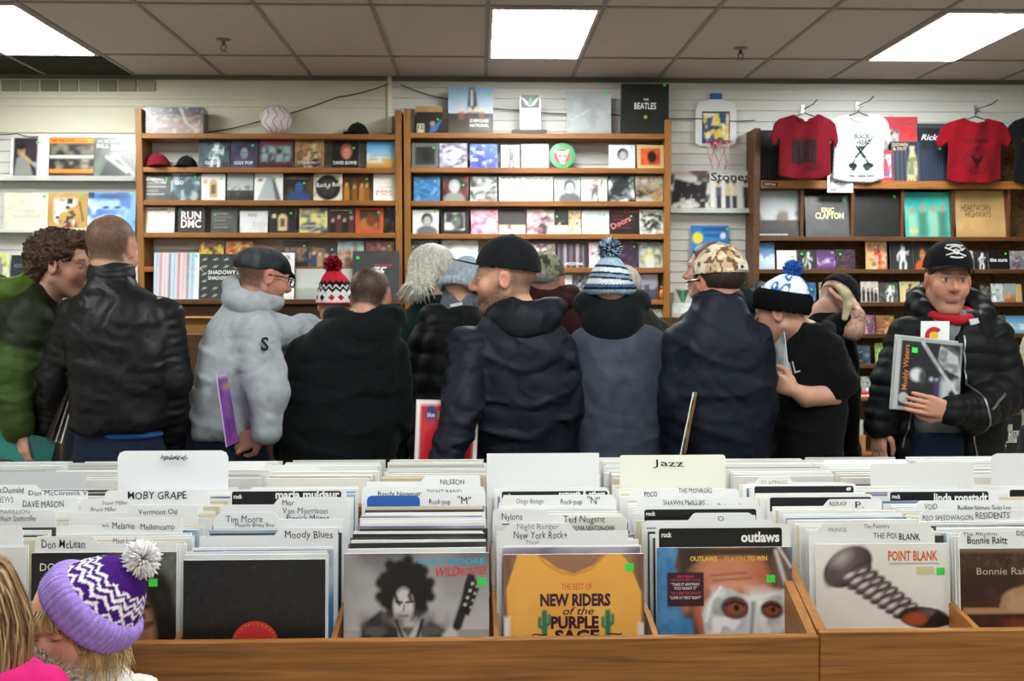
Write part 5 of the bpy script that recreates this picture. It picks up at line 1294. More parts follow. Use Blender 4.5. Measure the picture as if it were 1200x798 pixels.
# --- divider cards with hand-written tabs
INK = '16182A'; CLEAR = []; DIVY = []
def divider(label, x0, x1, ytop, h=.548, tabs=None, base=None, words=(), black=None, color='F0F1F3', cname='divider_card', hang=.0, rnd=.012, tall=None):
    """a plastic card standing among the sleeves. x0..x1 / ytop in the photograph; tabs = raised stretches [(x0, x1)] in it"""
    Y = h*F_PX/(ytop-339) if tall is None else tall
    p = at(x0, ytop, Y); q = at(x1, ytop, Y); w = q.x-p.x; zt = p.z
    H = zt-BIN_Z-.002; lean = math.radians(5)
    M = TR((0, 0, 0), rx=-lean); px = lambda u: at(u, ytop, Y).x-p.x; L = H/math.cos(lean)
    pz = lambda v: at(x0, v, Y).z-BIN_Z-.002
    sh = [0, L]
    if tabs:
        low = L-.018; pts = [(0, 0), (w, 0), (w, low)]
        for a, b_ in sorted(tabs, reverse=True): pts += [(min(px(b_)+.012, w), low), (min(px(b_), w-.001), L-.003), (px(b_)-.006, L), (max(px(a), 0)+.006, L), (max(px(a), .001), L-.003), (max(px(a)-.012, 0), low)]
        pts += [(0, low)]
    else:
        pts = [(0, 0), (w, 0), (w, L-rnd), (w-rnd*.3, L-rnd*.3), (w-rnd, L), (rnd, L), (rnd*.3, L-rnd*.3), (0, L-rnd)]
    P2 = [pts[0]]
    for t_ in pts[1:]:
        if abs(t_[0]-P2[-1][0])+abs(t_[1]-P2[-1][1]) > 1e-4: P2.append(t_)
    low_ = [q[3] for q in words]+([black[3]] if black else [])
    if low_: CLEAR.append((p.x, q.x, Y, max(low_)))
    DIVY.append((p.x, q.x, Y))
    b = MB(); b.prism(P2, 0, .0016, color, M=M)
    if black:
        a, c_, y_0, y_1 = black
        b.prism([(px(a), pz(y_1)), (px(c_), pz(y_1)), (px(c_), pz(y_0)-.004), (px(c_)-.004, pz(y_0)), (px(a)+.004, pz(y_0)), (px(a), pz(y_0)-.004)], -.0008, -.0002, '121214', M=M)
    for wd in words:
        s_, a, c_, yb, hh = wd[:5]; kw = dict(wd[5]) if len(wd) > 5 else {}
        col = kw.pop('color', INK)
        text(b, s_, px(a), pz(yb), hh*Y/F_PX, col, M, width=(px(c_)-px(a)), lift=.0012, wob=kw.pop('wob', .05), **kw)
    o = b.build(cname, mat('divider_plastic', .3, .4), None, (p.x, Y-L*math.sin(lean), BIN_Z+.001))
    return tag(o, label, 'divider')
WH = {'color': 'F0F0F0', 'wob': 0, 'bold': .06}
PRN = {'wob': 0, 'bold': .02, 'color': '2A2A2C'}
D = divider
# far left row
D('white divider with a two-word hand-lettered tab just above the left edge\'s blank card', -90, 66, 598, words=[('Mannheim Steamroller', -10, 43, 610, 7), ('MARILLION', 0, 35, 601.5, 5, {'color': '8A8C98'})])
D('white divider tab hand-lettered in capitals, third tab from the front at the far left', -70, 92, 583, tabs=[(16, 92)], words=[('DAVE MASON', 27, 75, 594, 8), ('MATTHEWS', -22, 16, 588, 7)])
D('white divider tab with two written names, rearmost lettered tab at the far left', -60, 103, 568, tabs=[(-10, 43)], words=[('Daniel McDonald', -30, 28, 577, 7), ('Don McCormick V', 34, 103, 580, 6)])
D('blank white card standing at the front of the far left row', -125, 27, 617, words=())
D('pale grey record-width card lying across the back of the far left row', -20, 100, 553, color='C8CCD0')
# second row
D('white divider with a hand-lettered left tab directly behind the dark portrait cover', 41, 208, 628, tall=2.349, tabs=[(41, 110)], words=[('Don McLean', 49, 100, 641, 10, {'bold': .005}), ('Meat Loaf', 133, 160, 636, 6)])
D('white divider with two names starting Mel, second behind the dark portrait cover', 66, 214, 607, tabs=[(125, 214)], words=[('Melanie', 132, 158, 619, 8), ('Mellencamp', 165, 205, 620, 7), ('vi', 120, 127, 617, 5)])
D('white divider with a right-hand tab starting Ver, in the dark portrait row', 85, 232, 592, tabs=[(150, 232)], words=[('Vermont Oil', 162, 208, 602, 6), ('Criminal', 150, 200, 611, 5)])
D('white divider with a small left tab bearing two faint hand-written names', 95, 238, 584, tabs=[(95, 152)], words=[('Bruce Miller', 107, 137, 598, 5, {'color': '5A5C68'}), ('Steve Miller', 120, 150, 590.5, 5, {'color': '7A7C88'})])
D('white divider in bold hand-lettered capitals directly before the scribbled card', 123, 246, 574, words=[('MOBY GRAPE', 150, 219, 584, 9, {'bold': .01})])
o = D('tall blank white card with a scribbled-out word', 138, 267.5, 528, tall=3.09, rnd=.02, color='EDEFF4')
q = MB(); P = [(i*.0022+.012*math.sin(i*2.7)*.5, 0, .006*math.sin(i*1.9)+.004*math.sin(i*3.7)) for i in range(34)]
q.tube([(a, 0, b_) for a, _, b_ in P], .0016, INK, 4); Pq = at(189, 536.5, 3.085)
q.build('scribble', PRINT(), o, (Pq.x-o.location.x, Pq.y-o.location.y-.006, Pq.z-o.location.z))
# third row
D('white divider with a large hand-lettered right tab, first behind the red-label cover', 234, 396, 619, tabs=[(327, 396)], words=[('Moody Blues', 334, 390, 630, 9)])
D('white divider with a hand-lettered left tab, second behind the red-label cover', 250, 402, 600, tabs=[(256, 322)], words=[('Tim Moore', 265, 308, 611, 8), ('Moody Blues Box', 276, 322, 616.5, 5)])
D('white divider with a tall right tab of three written lines, red-label row', 262, 408, 583, tabs=[(326, 408)], words=[('Mor', 331, 345, 591, 6), ('Van Morrison', 331, 384, 601, 7, {'color': '5A5C68'}), ('Patrick Moraz', 336, 386, 610, 8)])
D('black-banded divider printed in white, at the back of the red-label row', 270, 406, 573, black=(272, 400, 575, 592), words=[('rock', 274, 284, 583, 5, WH), ('maria muldaur', 323, 398, 583, 9, WH)])
D('cream blank divider tab at the back of the red-label row', 286, 417, 545, tabs=[(310, 372)], color='E8E8E4', h=.56)
# fourth row
D('white divider hand-lettered Rock-pop M in quotes', 425, 569, 577, tabs=[(494, 569)], words=[('Rock-pop', 503, 528, 590, 6, {'bold': .01}), ('"M"', 536, 552, 590, 9)])
D('blue divider strip left of the Rock-pop M tab', 430, 492, 580.5, color='2A62B8', h=.552)
D('white divider with a long written name just behind the blue divider strip', 424, 568, 570, words=[('Randy Newman', 443, 494, 580.5, 6, {'bold': .01}), ('TIGHT BAND', 500, 541, 578, 5)])
D('white divider with one capital-letter name on a right tab, rearmost in the guitarist row', 430, 563, 557, tabs=[(498, 563)], words=[('NILSSON', 516, 544, 567, 6)])
# fifth row
D('white divider hand-lettered New York, first behind the orange vest cover', 582, 736, 613, tall=2.40, tabs=[(596, 668)], words=[('New York Rock+', 602, 665, 630, 9), ('Night Ranger', 606, 655, 619, 7, {'color': '8A8C96'}), ('New', 617, 632, 636, 5, {'color': 'A0A2A8'})])
D('cream divider with a name printed in small capitals, orange vest row', 580, 735, 606, tabs=[(664, 735)], color='E6E4DC', words=[('OLIVIA NEWTON-JOHN', 671, 720, 621, 6, PRN), ('Ted Nugent', 660, 709, 611.5, 8)])
D('white divider with a short hand-lettered left tab, orange vest row', 577, 728, 597, tabs=[(577, 640)], words=[('Nylons', 588, 612, 608, 8)])
D('white divider hand-lettered Rock-pop N in quotes', 588, 722, 580, words=[('Rock-pop', 657, 682, 590, 6, {'bold': .01}), ('"N"', 688, 703, 590, 9), ('Oingo Boingo', 605, 637, 589, 6, {'color': '6A665A', 'wob': 0})])
D('black-banded divider half hidden behind the Rock-pop N tab', 586, 714, 571.5, black=(588, 712, 575, 590), words=[('rock', 590, 599, 582, 5, WH), ('nazareth & others', 655, 709, 582, 8, WH)])
D('tall blank grey-white card at the back of the orange vest row', 570.5, 702, 531, tall=3.07, rnd=.002, color='E2E3E4')
# sixth row
D('black-banded divider with big white printed word, directly behind the chrome mask cover', 768, 926, 614.5, tall=2.396, black=(772, 916, 618, 640.5), words=[('rock', 775, 787, 628, 6, WH), ('outlaws', 868, 913, 634, 12, WH)])
D('white divider tab hand-lettered with a single O', 757, 905, 601, tabs=[(812, 880)], words=[('O', 841, 848, 610, 6)])
D('black-banded divider ending in a white letter e', 752, 892, 592, black=(755, 886, 596, 612), words=[('rock', 757, 768, 603, 5, WH), ('e', 880, 885.5, 608, 8, WH)])
D('white divider with a long hand-written line, behind the black band ending in e', 746, 884, 583, words=[('SHAWN PHILLIPS', 777, 826, 591, 6), ('R. & Graham Parker + the', 807, 872, 595, 6, {'bold': .01})])
D('white divider with a short word and a longer one, just before the Jazz card', 738, 866, 573, words=[('POCO', 755, 770, 581, 6, {'bold': .02}), ('THE MONROES', 795, 834, 577, 6)])
D('tall cream card hand-lettered Jazz', 726, 850, 533, tall=3.05, rnd=.008, color='E6E6D8', words=[('Jazz', 765, 801, 545.5, 8)])
# seventh row
D('white divider hand-lettered BLANK, first behind the steel bolt cover', 948, 1095, 613, tall=2.432, tabs=[(962, 1088)], words=[('PRINCE', 971, 992, 622, 5, {'color': '7A7C88'}), ('THE POI', 1023, 1050, 630, 7), ('BLANK', 1053, 1078, 632, 8, {'bold': .02}), ('The Pointers', 1012, 1042, 618, 5)])
D('black-banded divider with a white Rock-pop P tab', 899, 1023, 579, black=(902, 1021, 582, 598), words=())
D('white divider tab hand-lettered Rock-pop P with a long dash', 905, 1033, 585, tabs=[(970, 1033)], words=[('ROCK-POP', 972, 992, 592, 5, {'bold': .01}), ('P.', 1002, 1012, 595, 8)])
D('black-banded divider ending in a white letter g', 881, 1004, 567, black=(884, 1000, 569, 580), words=[('g', 991, 997, 576, 8, WH)])
D('tan-edged white divider at the back of the steel bolt row', 876, 992, 558, tabs=[(890, 925)], color='E4E4DE', words=[('CLAPPING', 892, 922, 567, 5, {'color': '8A8A80'})])
# eighth row
D('white divider with bold hand lettering directly behind the brown guitar-arm cover', 1122, 1280, 622, tall=2.389, tabs=[(1126, 1280)], words=[('Bonnie Raitt', 1133, 1180, 636, 9, {'bold': .02}), ('DE', 1191, 1200, 627, 6), ('The Rhythm', 1128, 1168, 626.5, 4)])
D('white divider with two capital-letter names on one line, guitar-arm row', 1077, 1226, 599, tabs=[(1079, 1226)], words=[('REO SPEEDWAGON', 1081, 1140, 608.5, 6), ('RESIDENTS', 1143, 1183, 607, 8)])
D('white divider tab hand-lettered VOID, guitar-arm row', 1070, 1214, 586.5, tabs=[(1076, 1214)], words=[('VOID', 1083, 1098, 596, 7), ('Rolling Stones. Solo Lps', 1122, 1184, 597, 6, {'bold': .01})])
D('black-banded divider printed with a long white name, guitar-arm row', 1040, 1163, 573, black=(1043, 1158, 575.5, 589), words=[('rock', 1045, 1055, 583, 5, WH), ('linda ronstadt', 1094, 1157, 587, 10, WH)])
D('tall blank grey card at the back of the brown guitar-arm row', 1020, 1141, 543, tall=3.06, rnd=.012, color='DDDCDC')
D('black-banded divider with a yellow strip at the right edge', 1180, 1310, 571, black=(1183, 1300, 573, 586), words=())
D('tall blank grey card cut off by the right edge', 1161, 1285, 531, tall=3.06, rnd=.02, color='DAD9DA')
# far bin tabs
D('white card tab with faint handwriting in the far bin, before the record-holding man', 956, 1082, 538.5, tall=3.45, tabs=[(966, 1062)], words=[('Julie Harrison', 978, 1030, 547, 5, {'color': '3A3C48'})])
D('white blank card tab in the far bin right of the scribbled card', 268, 312, 541, tall=3.4, rnd=.01)

# --- the sleeves themselves; none stands where it would hide a divider's lettering
for c in range(-1, 9):
    xa, xb = COLX[c]; Y0 = (topY(FRONT[c][2]) if c in FRONT else 2.36)+.006
    if c in (-1, 8): Y0 = 2.62
    nrec = 10 if c in (-1, 8) else 29
    for i in range(nrec):
        t_ = (i+.6)/nrec; Yt = Y0+.012+(3.10-Y0)*t_**1.05
        xm = (xa+xb)/2; ys = 339+.585*F_PX/Yt
        if any(x0_ < xm < x1_ and Yd-.16 < Yt < Yd+.012 and ys < yb_+2 for x0_, x1_, Yd, yb_ in CLEAR) or any(x0_ < xm < x1_ and abs(Yd-Yt+.002) < .008 for x0_, x1_, Yd in DIVY): continue
        kind = KEY[rng.choice(MIXES[c]+('r' if i % 4 == 3 else ''))]; lean = math.radians(5+rng.uniform(-.3, .3))
        put_sleeve(kind, xa+(xb-xa-.313)/2+rng.uniform(-.007, .007)-(.03*t_ if c <= 2 else .008*t_), Yt-.313*math.sin(lean), BIN_Z+abs(rng.gauss(0, .003)), lean, rng.uniform(-.008, .008),
                   f'{LOOK[kind]} record sleeve packed in the row {BEH[c]}', f'{LOOK[kind]} sleeves {BEH[c]}')
# the far bin: white sleeves seen edge on; the nearest few singly, the rest of the pack as one
pk = MB(); rp = random.Random(3)
for c in range(-1, 9):
    xa = COLX[c][0]+(COLX[c][1]-COLX[c][0]-.313)/2
    for i in range(19):
        Yb = 3.215+.0205*i; l = -math.radians(4)
        if abs(Yb+.022-3.4) < .011 or abs(Yb+.022-3.45) < .011: continue
        if i < 3:
            kind = rp.choice(['white', 'white', 'cream'])
            o = put_sleeve(kind, xa+rp.uniform(-.01, .01), Yb+.01, BIN_Z+rp.uniform(.0, .012), l, 0, f'{LOOK[kind]} sleeve in the far bin, row {BEH[c]}', f'{LOOK[kind]} far sleeves {BEH[c]}')
        else:
            e = rp.choice(['E8E8E6', 'F0F0EE', 'DCDAD2', 'E4E6E8', 'C8C8C4'])
            pk.box(0, .313, 0, .0045, 0, .313, e, M=TR((xa+rp.uniform(-.012, .012), Yb, BIN_Z+rp.uniform(0, .014)), rx=-l))
tag(pk.build('packed_sleeves', PRINT()), 'solid pack of white record sleeves filling the far bin', 'records', kind='stuff')

# --- the eight covers that face the viewer
def cover(label, col, cv, txt=(), stk=None, m=None):
    a, b_, py = FRONT[col]; Y = topY(py); p = at(a, py, Y); w = at(b_, py, Y).x-p.x
    lean = math.radians(5); h = (p.z-BIN_Z-.001)/math.cos(lean); M = TR((0, 0, 0), rx=-lean)
    mb = MB(); card(mb, cv, w, h, .0045, M, 'E8E6E0')
    for tx in txt:
        s_, u, v, hh, c_ = tx[:5]; kw = dict(tx[5]) if len(tx) > 5 else {}
        if 'width' in kw: kw['width'] *= w
        text(mb, s_, u*w, v*h, hh*h, c_, M, lift=.0005, **kw)
    o = tag(mb.build('long_playing_record', m or PRINT(), None, (p.x, Y-h*math.sin(lean), BIN_Z+.001)), label, 'record')
    if stk: MB().box(stk[0]*w, stk[0]*w+.019, -.0014, -.0004, stk[1]*h, stk[1]*h+.017, G, M=M).build('price_sticker', PRINT(), o)
    return o, M, w, h
N = 130
cv = Canvas(N, N, '1B1B1F'); cv.blot(3, 2, '242428', .5, .5)
cv.rect(.62, 1, 0, 1, '777A70', e=.25).blot(7, 14, '8C8E84', .55, .3, .5, (.8, 1, .3, 1))
cv.U = cv.U-.05; cv.ell(.72, .52, .24, .42, '1A1412', e=.06).ell(.86, .35, .13, .25, '1C1614', e=.05).ell(.66, .36, .15, .34, 'B07C62', e=.05).ell(.6, .5, .12, .16, 'C08C70', e=.06)
cv.ell(.72, .3, .05, .14, '94624C', e=.06).line([(.62, .6), (.76, .62)], .016, '2A1A16', e=.015).ell(.69, .56, .045, .017, '3A2620', e=.012).ell(.69, .557, .015, .014, '101010').line([(.64, .535), (.74, .54)], .006, '6A4438')
cv.ell(.72, .76, .17, .1, '16110F', e=.05); cv.U = cv.U+.05; cv.blot(33, 16, '2E2420', .6, .15, .8, (.55, .95, .45, .92)).poly([(.55, .0), (.5, .3), (.56, .6), (.6, .2)], 'B88A70', e=.05)
cover('record with a dark curly-haired man\'s face, half hidden by the purple hat', 1, cv, [('DON McLEAN', .06, .875, .055, 'ECECEC', {'width': .44}), ('Believers', .22, .73, .1, '2C78C8', {'shear': .35, 'bold': .03, 'width': .4}), ('oo', .965, .12, .012, '3A5A9C')], (.81, .76))
cv = Canvas(70, 70, '191A1B'); cv.blot(3, 3, '1E1F20', .5, .5); cv.blot(5, 30, '34363A', .74, .1, .5)
o, M, w, h = cover('plain black record sleeve showing a round red label at its bottom', 2, cv)
b = MB(); b.prism(ring(40, .051, .051, .155, .13), -.0012, -.0004, 'D8383C', M=M)
for k in range(30):
    a = 2*math.pi*k/30; text(b, 'CSLPMR'[k % 6], .155+.042*math.cos(a), .13+.042*math.sin(a), .006, 'E8B040', M, lift=.0015, rot=a-math.pi/2)
for i, s_ in enumerate(('xxxx x', 'xx xxxx', 'xxxx')): text(b, s_, .155, .112-.011*i, .004, '7A1C24', M, lift=.0015, align='c')
b.prism(ring(16, .004, .004, .155, .13), -.0016, -.0013, '1A1010', M=M); b.build('red_label', PRINT(), o)
cv = Canvas(N, N, 'A8A4A6'); cv.vgrad('C8C6C8', '6C686C', .45, 1); cv.blot(3, 3, 'D0CED0', .55, .5, .6); cv.blot(8, 4, '8A868A', .6, .4, .5)
def uv3(px, py): return ((px-403)/170, 1-(py-649)/170)
cv.ell(.42, .74, .17, .2, '161214', e=.03); cv.blot(21, 20, '161214', .5, .1, 1, (.22, .62, .5, .95)) if False else None
for k in range(26):
    a = 2*math.pi*k/26; r_ = .155+.03*math.sin(k*2.3); cv.ell(.42+r_*math.cos(a), .74+(r_+.03)*math.sin(a), .035, .04, '161214', e=.03)
cv.ell(.41, .62, .07, .13, 'D8D4D4', e=.025).poly([(.33, .5), (.5, .52), (.54, .3), (.34, .32)], 'C8C4C4', e=.03)
cv.line([(.36, .655), (.4, .65)], .008, '2A2628').line([(.43, .65), (.475, .655)], .008, '2A2628').line([(.415, .63), (.41, .59)], .006, '8A8688').line([(.385, .555), (.44, .555)], .007, '5A5456').ell(.40, .54, .05, .04, 'A8A4A6', e=.03, a=.6)
cv.line([(.34, .73), (.36, .68), (.38, .64)], .012, '161214', e=.02).line([(.47, .74), (.45, .7), (.46, .67)], .012, '161214', e=.02)
cv.poly([(.1, 0), (.12, .5), (.26, .6), (.36, .48), (.5, .46), (.6, .52), (.7, .45), (.72, 0)], '3A3638', e=.03).blot(4, 9, '6C686A', .55, .2, .8, (.12, .7, 0, .56)).poly([(.36, .52), (.44, .4), (.52, .52), (.54, .3), (.4, .28)], 'D0CCCC', e=.02)
cv.line([(.36, .52), (.42, .36)], .012, '1C181A', e=.02).line([(.54, .52), (.5, .38)], .012, '1C181A', e=.02).poly([(.57, 0), (.6, .4), (.68, .42), (.68, 0)], '18161A', e=.02)
cv.poly([(.62, .2), (.68, .42), (.76, .5), (.8, .36), (.74, .2)], 'D4D0D0', e=.03).line([(.78, .48), (.86, .72)], .032, '2A2628', e=.02)
cv.poly([(.8, .58), (.86, .55), (.93, .74), (.9, .84), (.86, .86), (.83, .78)], '1A1618', e=.015)
for k in range(4): cv.ell(.835+.017*k, .63+.05*k, .012, .012, 'C8C4C4', e=.01); cv.ell(.875+.014*k, .61+.05*k, .01, .01, 'B8B4B4', e=.01)
cover('grey record with a curly-haired guitarist photographed in black and white', 3, cv, [('GARY MOORE', .51, .925, .036, '38A8D8', {'width': .46, 'bold': .06}), ('WILD', .635, .83, .065, 'D82C34', {'width': .16, 'shear': .25, 'bold': .02, 'rot': .06}), ('FRONTIER', .785, .835, .055, 'D82C34', {'width': .2, 'shear': .25, 'bold': .02, 'rot': .06})], (.92, .765))
cv = Canvas(N, N, '9C6E58'); cv.blot(5, 5, 'A87A62', .5, .4); cv.blot(11, 20, '8A5E4A', .6, .3, .4)
cv.rect(0, .06, 0, 1, '6A4A40', e=.1).rect(.94, 1, 0, 1, '5A4038', e=.1)
cv.poly([(.1, 1), (.02, .75), (.05, 0), (.98, 0), (.98, .72), (.9, .92), (.84, 1), (.72, 1), (.64, .92), (.5, .86), (.38, .9), (.29, .97), (.24, 1)], 'F0B050', e=.012)
cv.line([(.24, 1), (.3, .93), (.4, .87), (.5, .85), (.62, .89), (.7, .97), (.73, 1)], .008, 'D8923A', e=.01); cv.blot(14, 3, 'F8C468', .5, .4, .7, (.1, .9, 0, .7)); cv.blot(17, 5, 'E09C40', .6, .3, .5, (.05, .95, 0, .8))
cv.rect(0, .045, 0, .55, 'E8E4E0', e=.03).rect(.955, 1, 0, .5, 'E4E0DC', e=.03)
for u in (.29, .74):
    cv.line([(u, .41), (u, .58)], .02, '2C7A5C', e=.01).line([(u-.035, .54), (u-.035, .48), (u, .46)], .011, '2C7A5C', e=.01).line([(u+.035, .56), (u+.035, .5), (u, .48)], .011, '2C7A5C', e=.01)
PU = '3A1838'
cover('record with a close-up orange vest and western purple lettering', 4, cv, [('THE BEST OF', .41, .745, .045, 'D85040', {'width': .22, 'bold': .005}), ('NEW RIDERS', .26, .63, .085, PU, {'width': .5, 'bold': .075}), ('of the', .42, .565, .055, PU, {'width': .22, 'shear': .3, 'bold': .02}), ('PURPLE', .335, .468, .085, PU, {'width': .34, 'bold': .075}), ('SAGE', .36, .37, .085, PU, {'width': .32, 'bold': .075}), ('~', .2, .40, .06, PU, {'bold': .03, 'width': .1}), ('~', .74, .40, .06, PU, {'bold': .03, 'width': .1})], (.865, .875))
cv = Canvas(N, N, '3E80B8'); cv.blot(3, 4, '5894C8', .5, .5); cv.blot(9, 20, '2C6CA4', .55, .3, .5)
cv.poly([(.16, 1), (.13, .86), (.2, .7), (.16, .6), (.2, .48), (.26, .46), (.3, .0), (1, 0), (1, .9), (.95, 1)], '5A4038', e=.03)
cv.ell(.56, .62, .3, .42, 'B8684A', e=.05).ell(.5, .84, .2, .12, 'D0886A', e=.1).ell(.58, .72, .16, .05, 'D8987C', e=.06).rect(.3, .9, .93, 1, '3E2C24', e=.05).poly([(.16, 1), (.18, .8), (.3, .9), (.36, 1)], '3A2A24', e=.03).ell(.21, .6, .045, .09, 'B07058', e=.03).ell(.93, .8, .06, .25, '6A5448', e=.06)
cv.line([(.4, .79), (.66, .81)], .006, '9A5640', e=.02).line([(.42, .75), (.7, .77)], .006, '9A5640', e=.02)
cv.poly([(.33, .5), (.38, .62), (.47, .7), (.55, .69), (.6, .66), (.7, .63), (.77, .62), (.84, .66), (.9, .66), (.98, .72), (.98, .4), (.94, .1), (.4, 0), (.36, .3)], 'C4C8CC', e=.015)
cv.blot(23, 7, '8A9096', .56, .25, .8, (.34, .95, .0, .6)); cv.blot(27, 9, 'F0F2F4', .56, .2, .9, (.36, .97, .1, .68)); cv.line([(.47, .7), (.4, .6), (.36, .45)], .01, 'F4F6F8', e=.02)
for u, v, s_ in ((.575, .545, 1.), (.845, .53, .8)):
    cv.ell(u, v, .105*s_, .085*s_, '4A4440', e=.02, rot=-.15).ell(u, v, .085*s_, .066*s_, '7A3A2C', e=.02).ell(u+.005, v-.005, .06*s_, .04*s_, '94503C', e=.02).ell(u+.01, v, .022*s_, .024*s_, '1A1210', e=.01).line([(u-.08*s_, v+.02), (u, v+.05*s_), (u+.07*s_, v+.02)], .009, '2A1A16', e=.01)
cv.poly([(.68, .6), (.74, .6), (.78, .3), (.66, .28)], 'D8DCE0', e=.02).line([(.71, .58), (.69, .35)], .012, '7A8086', e=.03)
cv.rect(.075, .345, .56, .815, '3A1A28'); cv.line([(.88, .97), (.95, .72)], .01, 'F0F0F4', e=.03, a=.8).line([(.9, 1), (.99, .85)], .006, 'FFFFFF', e=.02, a=.8)
YL = 'E8C83C'
cover('record of a man in a chrome mask against blue', 5, cv, [('OUTLAWS', .245, .9, .035, YL, {'width': .2, 'bold': .05}), ('++', .455, .905, .03, 'C83838', {'bold': .03}), ("PLAYIN'", .5, .9, .035, 'D8B840', {'width': .16}), ('TO WIN', .67, .9, .035, YL, {'width': .145, 'bold': .05}), ('FEATURING', .21, .775, .018, 'D8485C', {'align': 'c', 'bold': .02}), ('THE GREAT NEW SONGS', .21, .75, .018, 'D8485C', {'align': 'c', 'width': .22}), ('"TAKE IT ANYWAY', .21, .715, .022, 'F0E8EC', {'align': 'c', 'bold': .02, 'width': .21}), ('YOU WANT IT"', .21, .685, .022, 'F0E8EC', {'align': 'c', 'bold': .02, 'width': .17}), ('"YOU ARE THE SHOW"', .21, .65, .02, 'D8485C', {'align': 'c', 'bold': .02, 'width': .23}), ('"LOVE AT FIRST SIGHT"', .21, .615, .022, 'F0E8EC', {'align': 'c', 'bold': .02, 'width': .23})], (.81, .735))
cv = Canvas(N, N, 'ECEBE9'); cv.blot(3, 2, 'E4E2DE', .5, .5)
def bolt(c):
    # head
    c.ell(.24, .72, .16, .265, '3A3032', rot=-.42, e=.02).ell(.22, .75, .1, .2, '6A5E60', rot=-.42, e=.1).ell(.19, .82, .05, .1, 'B0A6A8', rot=-.5, e=.08).ell(.31, .62, .06, .14, '2A2224', rot=-.3, e=.04).ell(.12, .6, .04, .1, '5A4E50', rot=-.2, e=.05)
    # shank with coarse thread
    for k in range(8):
        u = .30+.052*k; v = .62-.062*k
        c.ell(u, v, .155-.005*k, .062, '1E1719', rot=.8, e=.015); c.ell(u-.01, v+.014, .135-.005*k, .042, '6A5E60', rot=.8, e=.03); c.ell(u-.05, v+.0, .045, .02, 'D8D0D0', rot=.8, e=.025); c.ell(u+.045, v+.05, .035, .016, 'C8BEC0', rot=.8, e=.02); c.ell(u+.01, v-.01, .05, .014, '2A2224', rot=.8, e=.02)
    c.ell(.8, .1, .19, .13, '2E2628', rot=-.25, e=.02).ell(.74, .09, .09, .08, 'A85030', e=.04).ell(.86, .16, .08, .04, '6A5E60', rot=-.3, e=.05).poly([(.9, .2), (1, .1), (1, 0), (.8, 0)], '241E20', e=.03)
s0 = cv.V.copy(); cv.V = (cv.V-.36)/.64          # the drawing fills the part of the sleeve that shows
bolt(cv); cv.V = s0
cv.rect(.55, .92, .84, .846, '3A3432', e=.01)
o, M, w, h = cover('white record with a huge steel bolt', 6, cv, [('POINT BLANK', .54, .868, .075, 'DC6A28', {'width': .37, 'bold': .05})], (.9, .755))
MB().box(.75*w, .88*w, -.001, -.0003, .76*h, .82*h, 'D8CCA4', M=M).build('worn_sticker', MATTE(), o)
cv = Canvas(N, N, '3A241E'); cv.blot(3, 9, '4A2E24', .55, .3); cv.blot(8, 30, '5E463A', .66, .15, .7, (0, 1, .85, 1)); cv.rect(0, 1, .97, 1, '7A6858', e=.03)
cv.rect(.02, .62, .5, .545, 'B88C64', e=.02).ell(.42, .6, .12, .09, 'C09A78', e=.03).line([(.34, .62), (.3, .56)], .02, 'B08860', e=.02).line([(.42, .66), (.52, .7), (.62, .72)], .035, 'B88C68', e=.03).rect(.3, .7, .0, .46, '6A3420', e=.03).poly([(.5, .1), (.56, .46), (.9, .46), (.95, .1)], 'A05A30', e=.04).blot(12, 12, '8A4A2C', .55, .2, .6, (.3, .9, 0, .46))
cover('dark brown record with an arm reaching along a guitar neck', 7, cv, [('Bonnie Raitt', .12, .8, .055, 'C8B49C', {'width': .4})], None)
# ================================================================ people
def hnoise(V, f, seed=0):
    """smooth value noise 0..1 at the points V"""
    r = np.random.RandomState(seed); T = r.rand(32, 32, 32); P = V*f; i = np.floor(P).astype(int); u = P-i; u = u*u*(3-2*u); i = i % 31
    o = 0
    for a in (0, 1):
        for b in (0, 1):
            for c in (0, 1):
                o = o+T[i[:, 0]+a, i[:, 1]+b, i[:, 2]+c]*(u[:, 0] if a else 1-u[:, 0])*(u[:, 1] if b else 1-u[:, 1])*(u[:, 2] if c else 1-u[:, 2])
    return o
def mixc(C, m, c): 
    m = np.clip(m, 0, 1)[:, None]; return C*(1-m)+(lin(c) if isinstance(c, str) else c)*m
def sstep(x, a, b): t = np.clip((x-a)/(b-a), 0, 1); return t*t*(3-2*t)
def blob(L, c, r, e=.5):
    d = np.sqrt((((L-np.asarray(c))/np.asarray(r))**2).sum(1)); return 1-sstep(d, 1-e, 1+e)

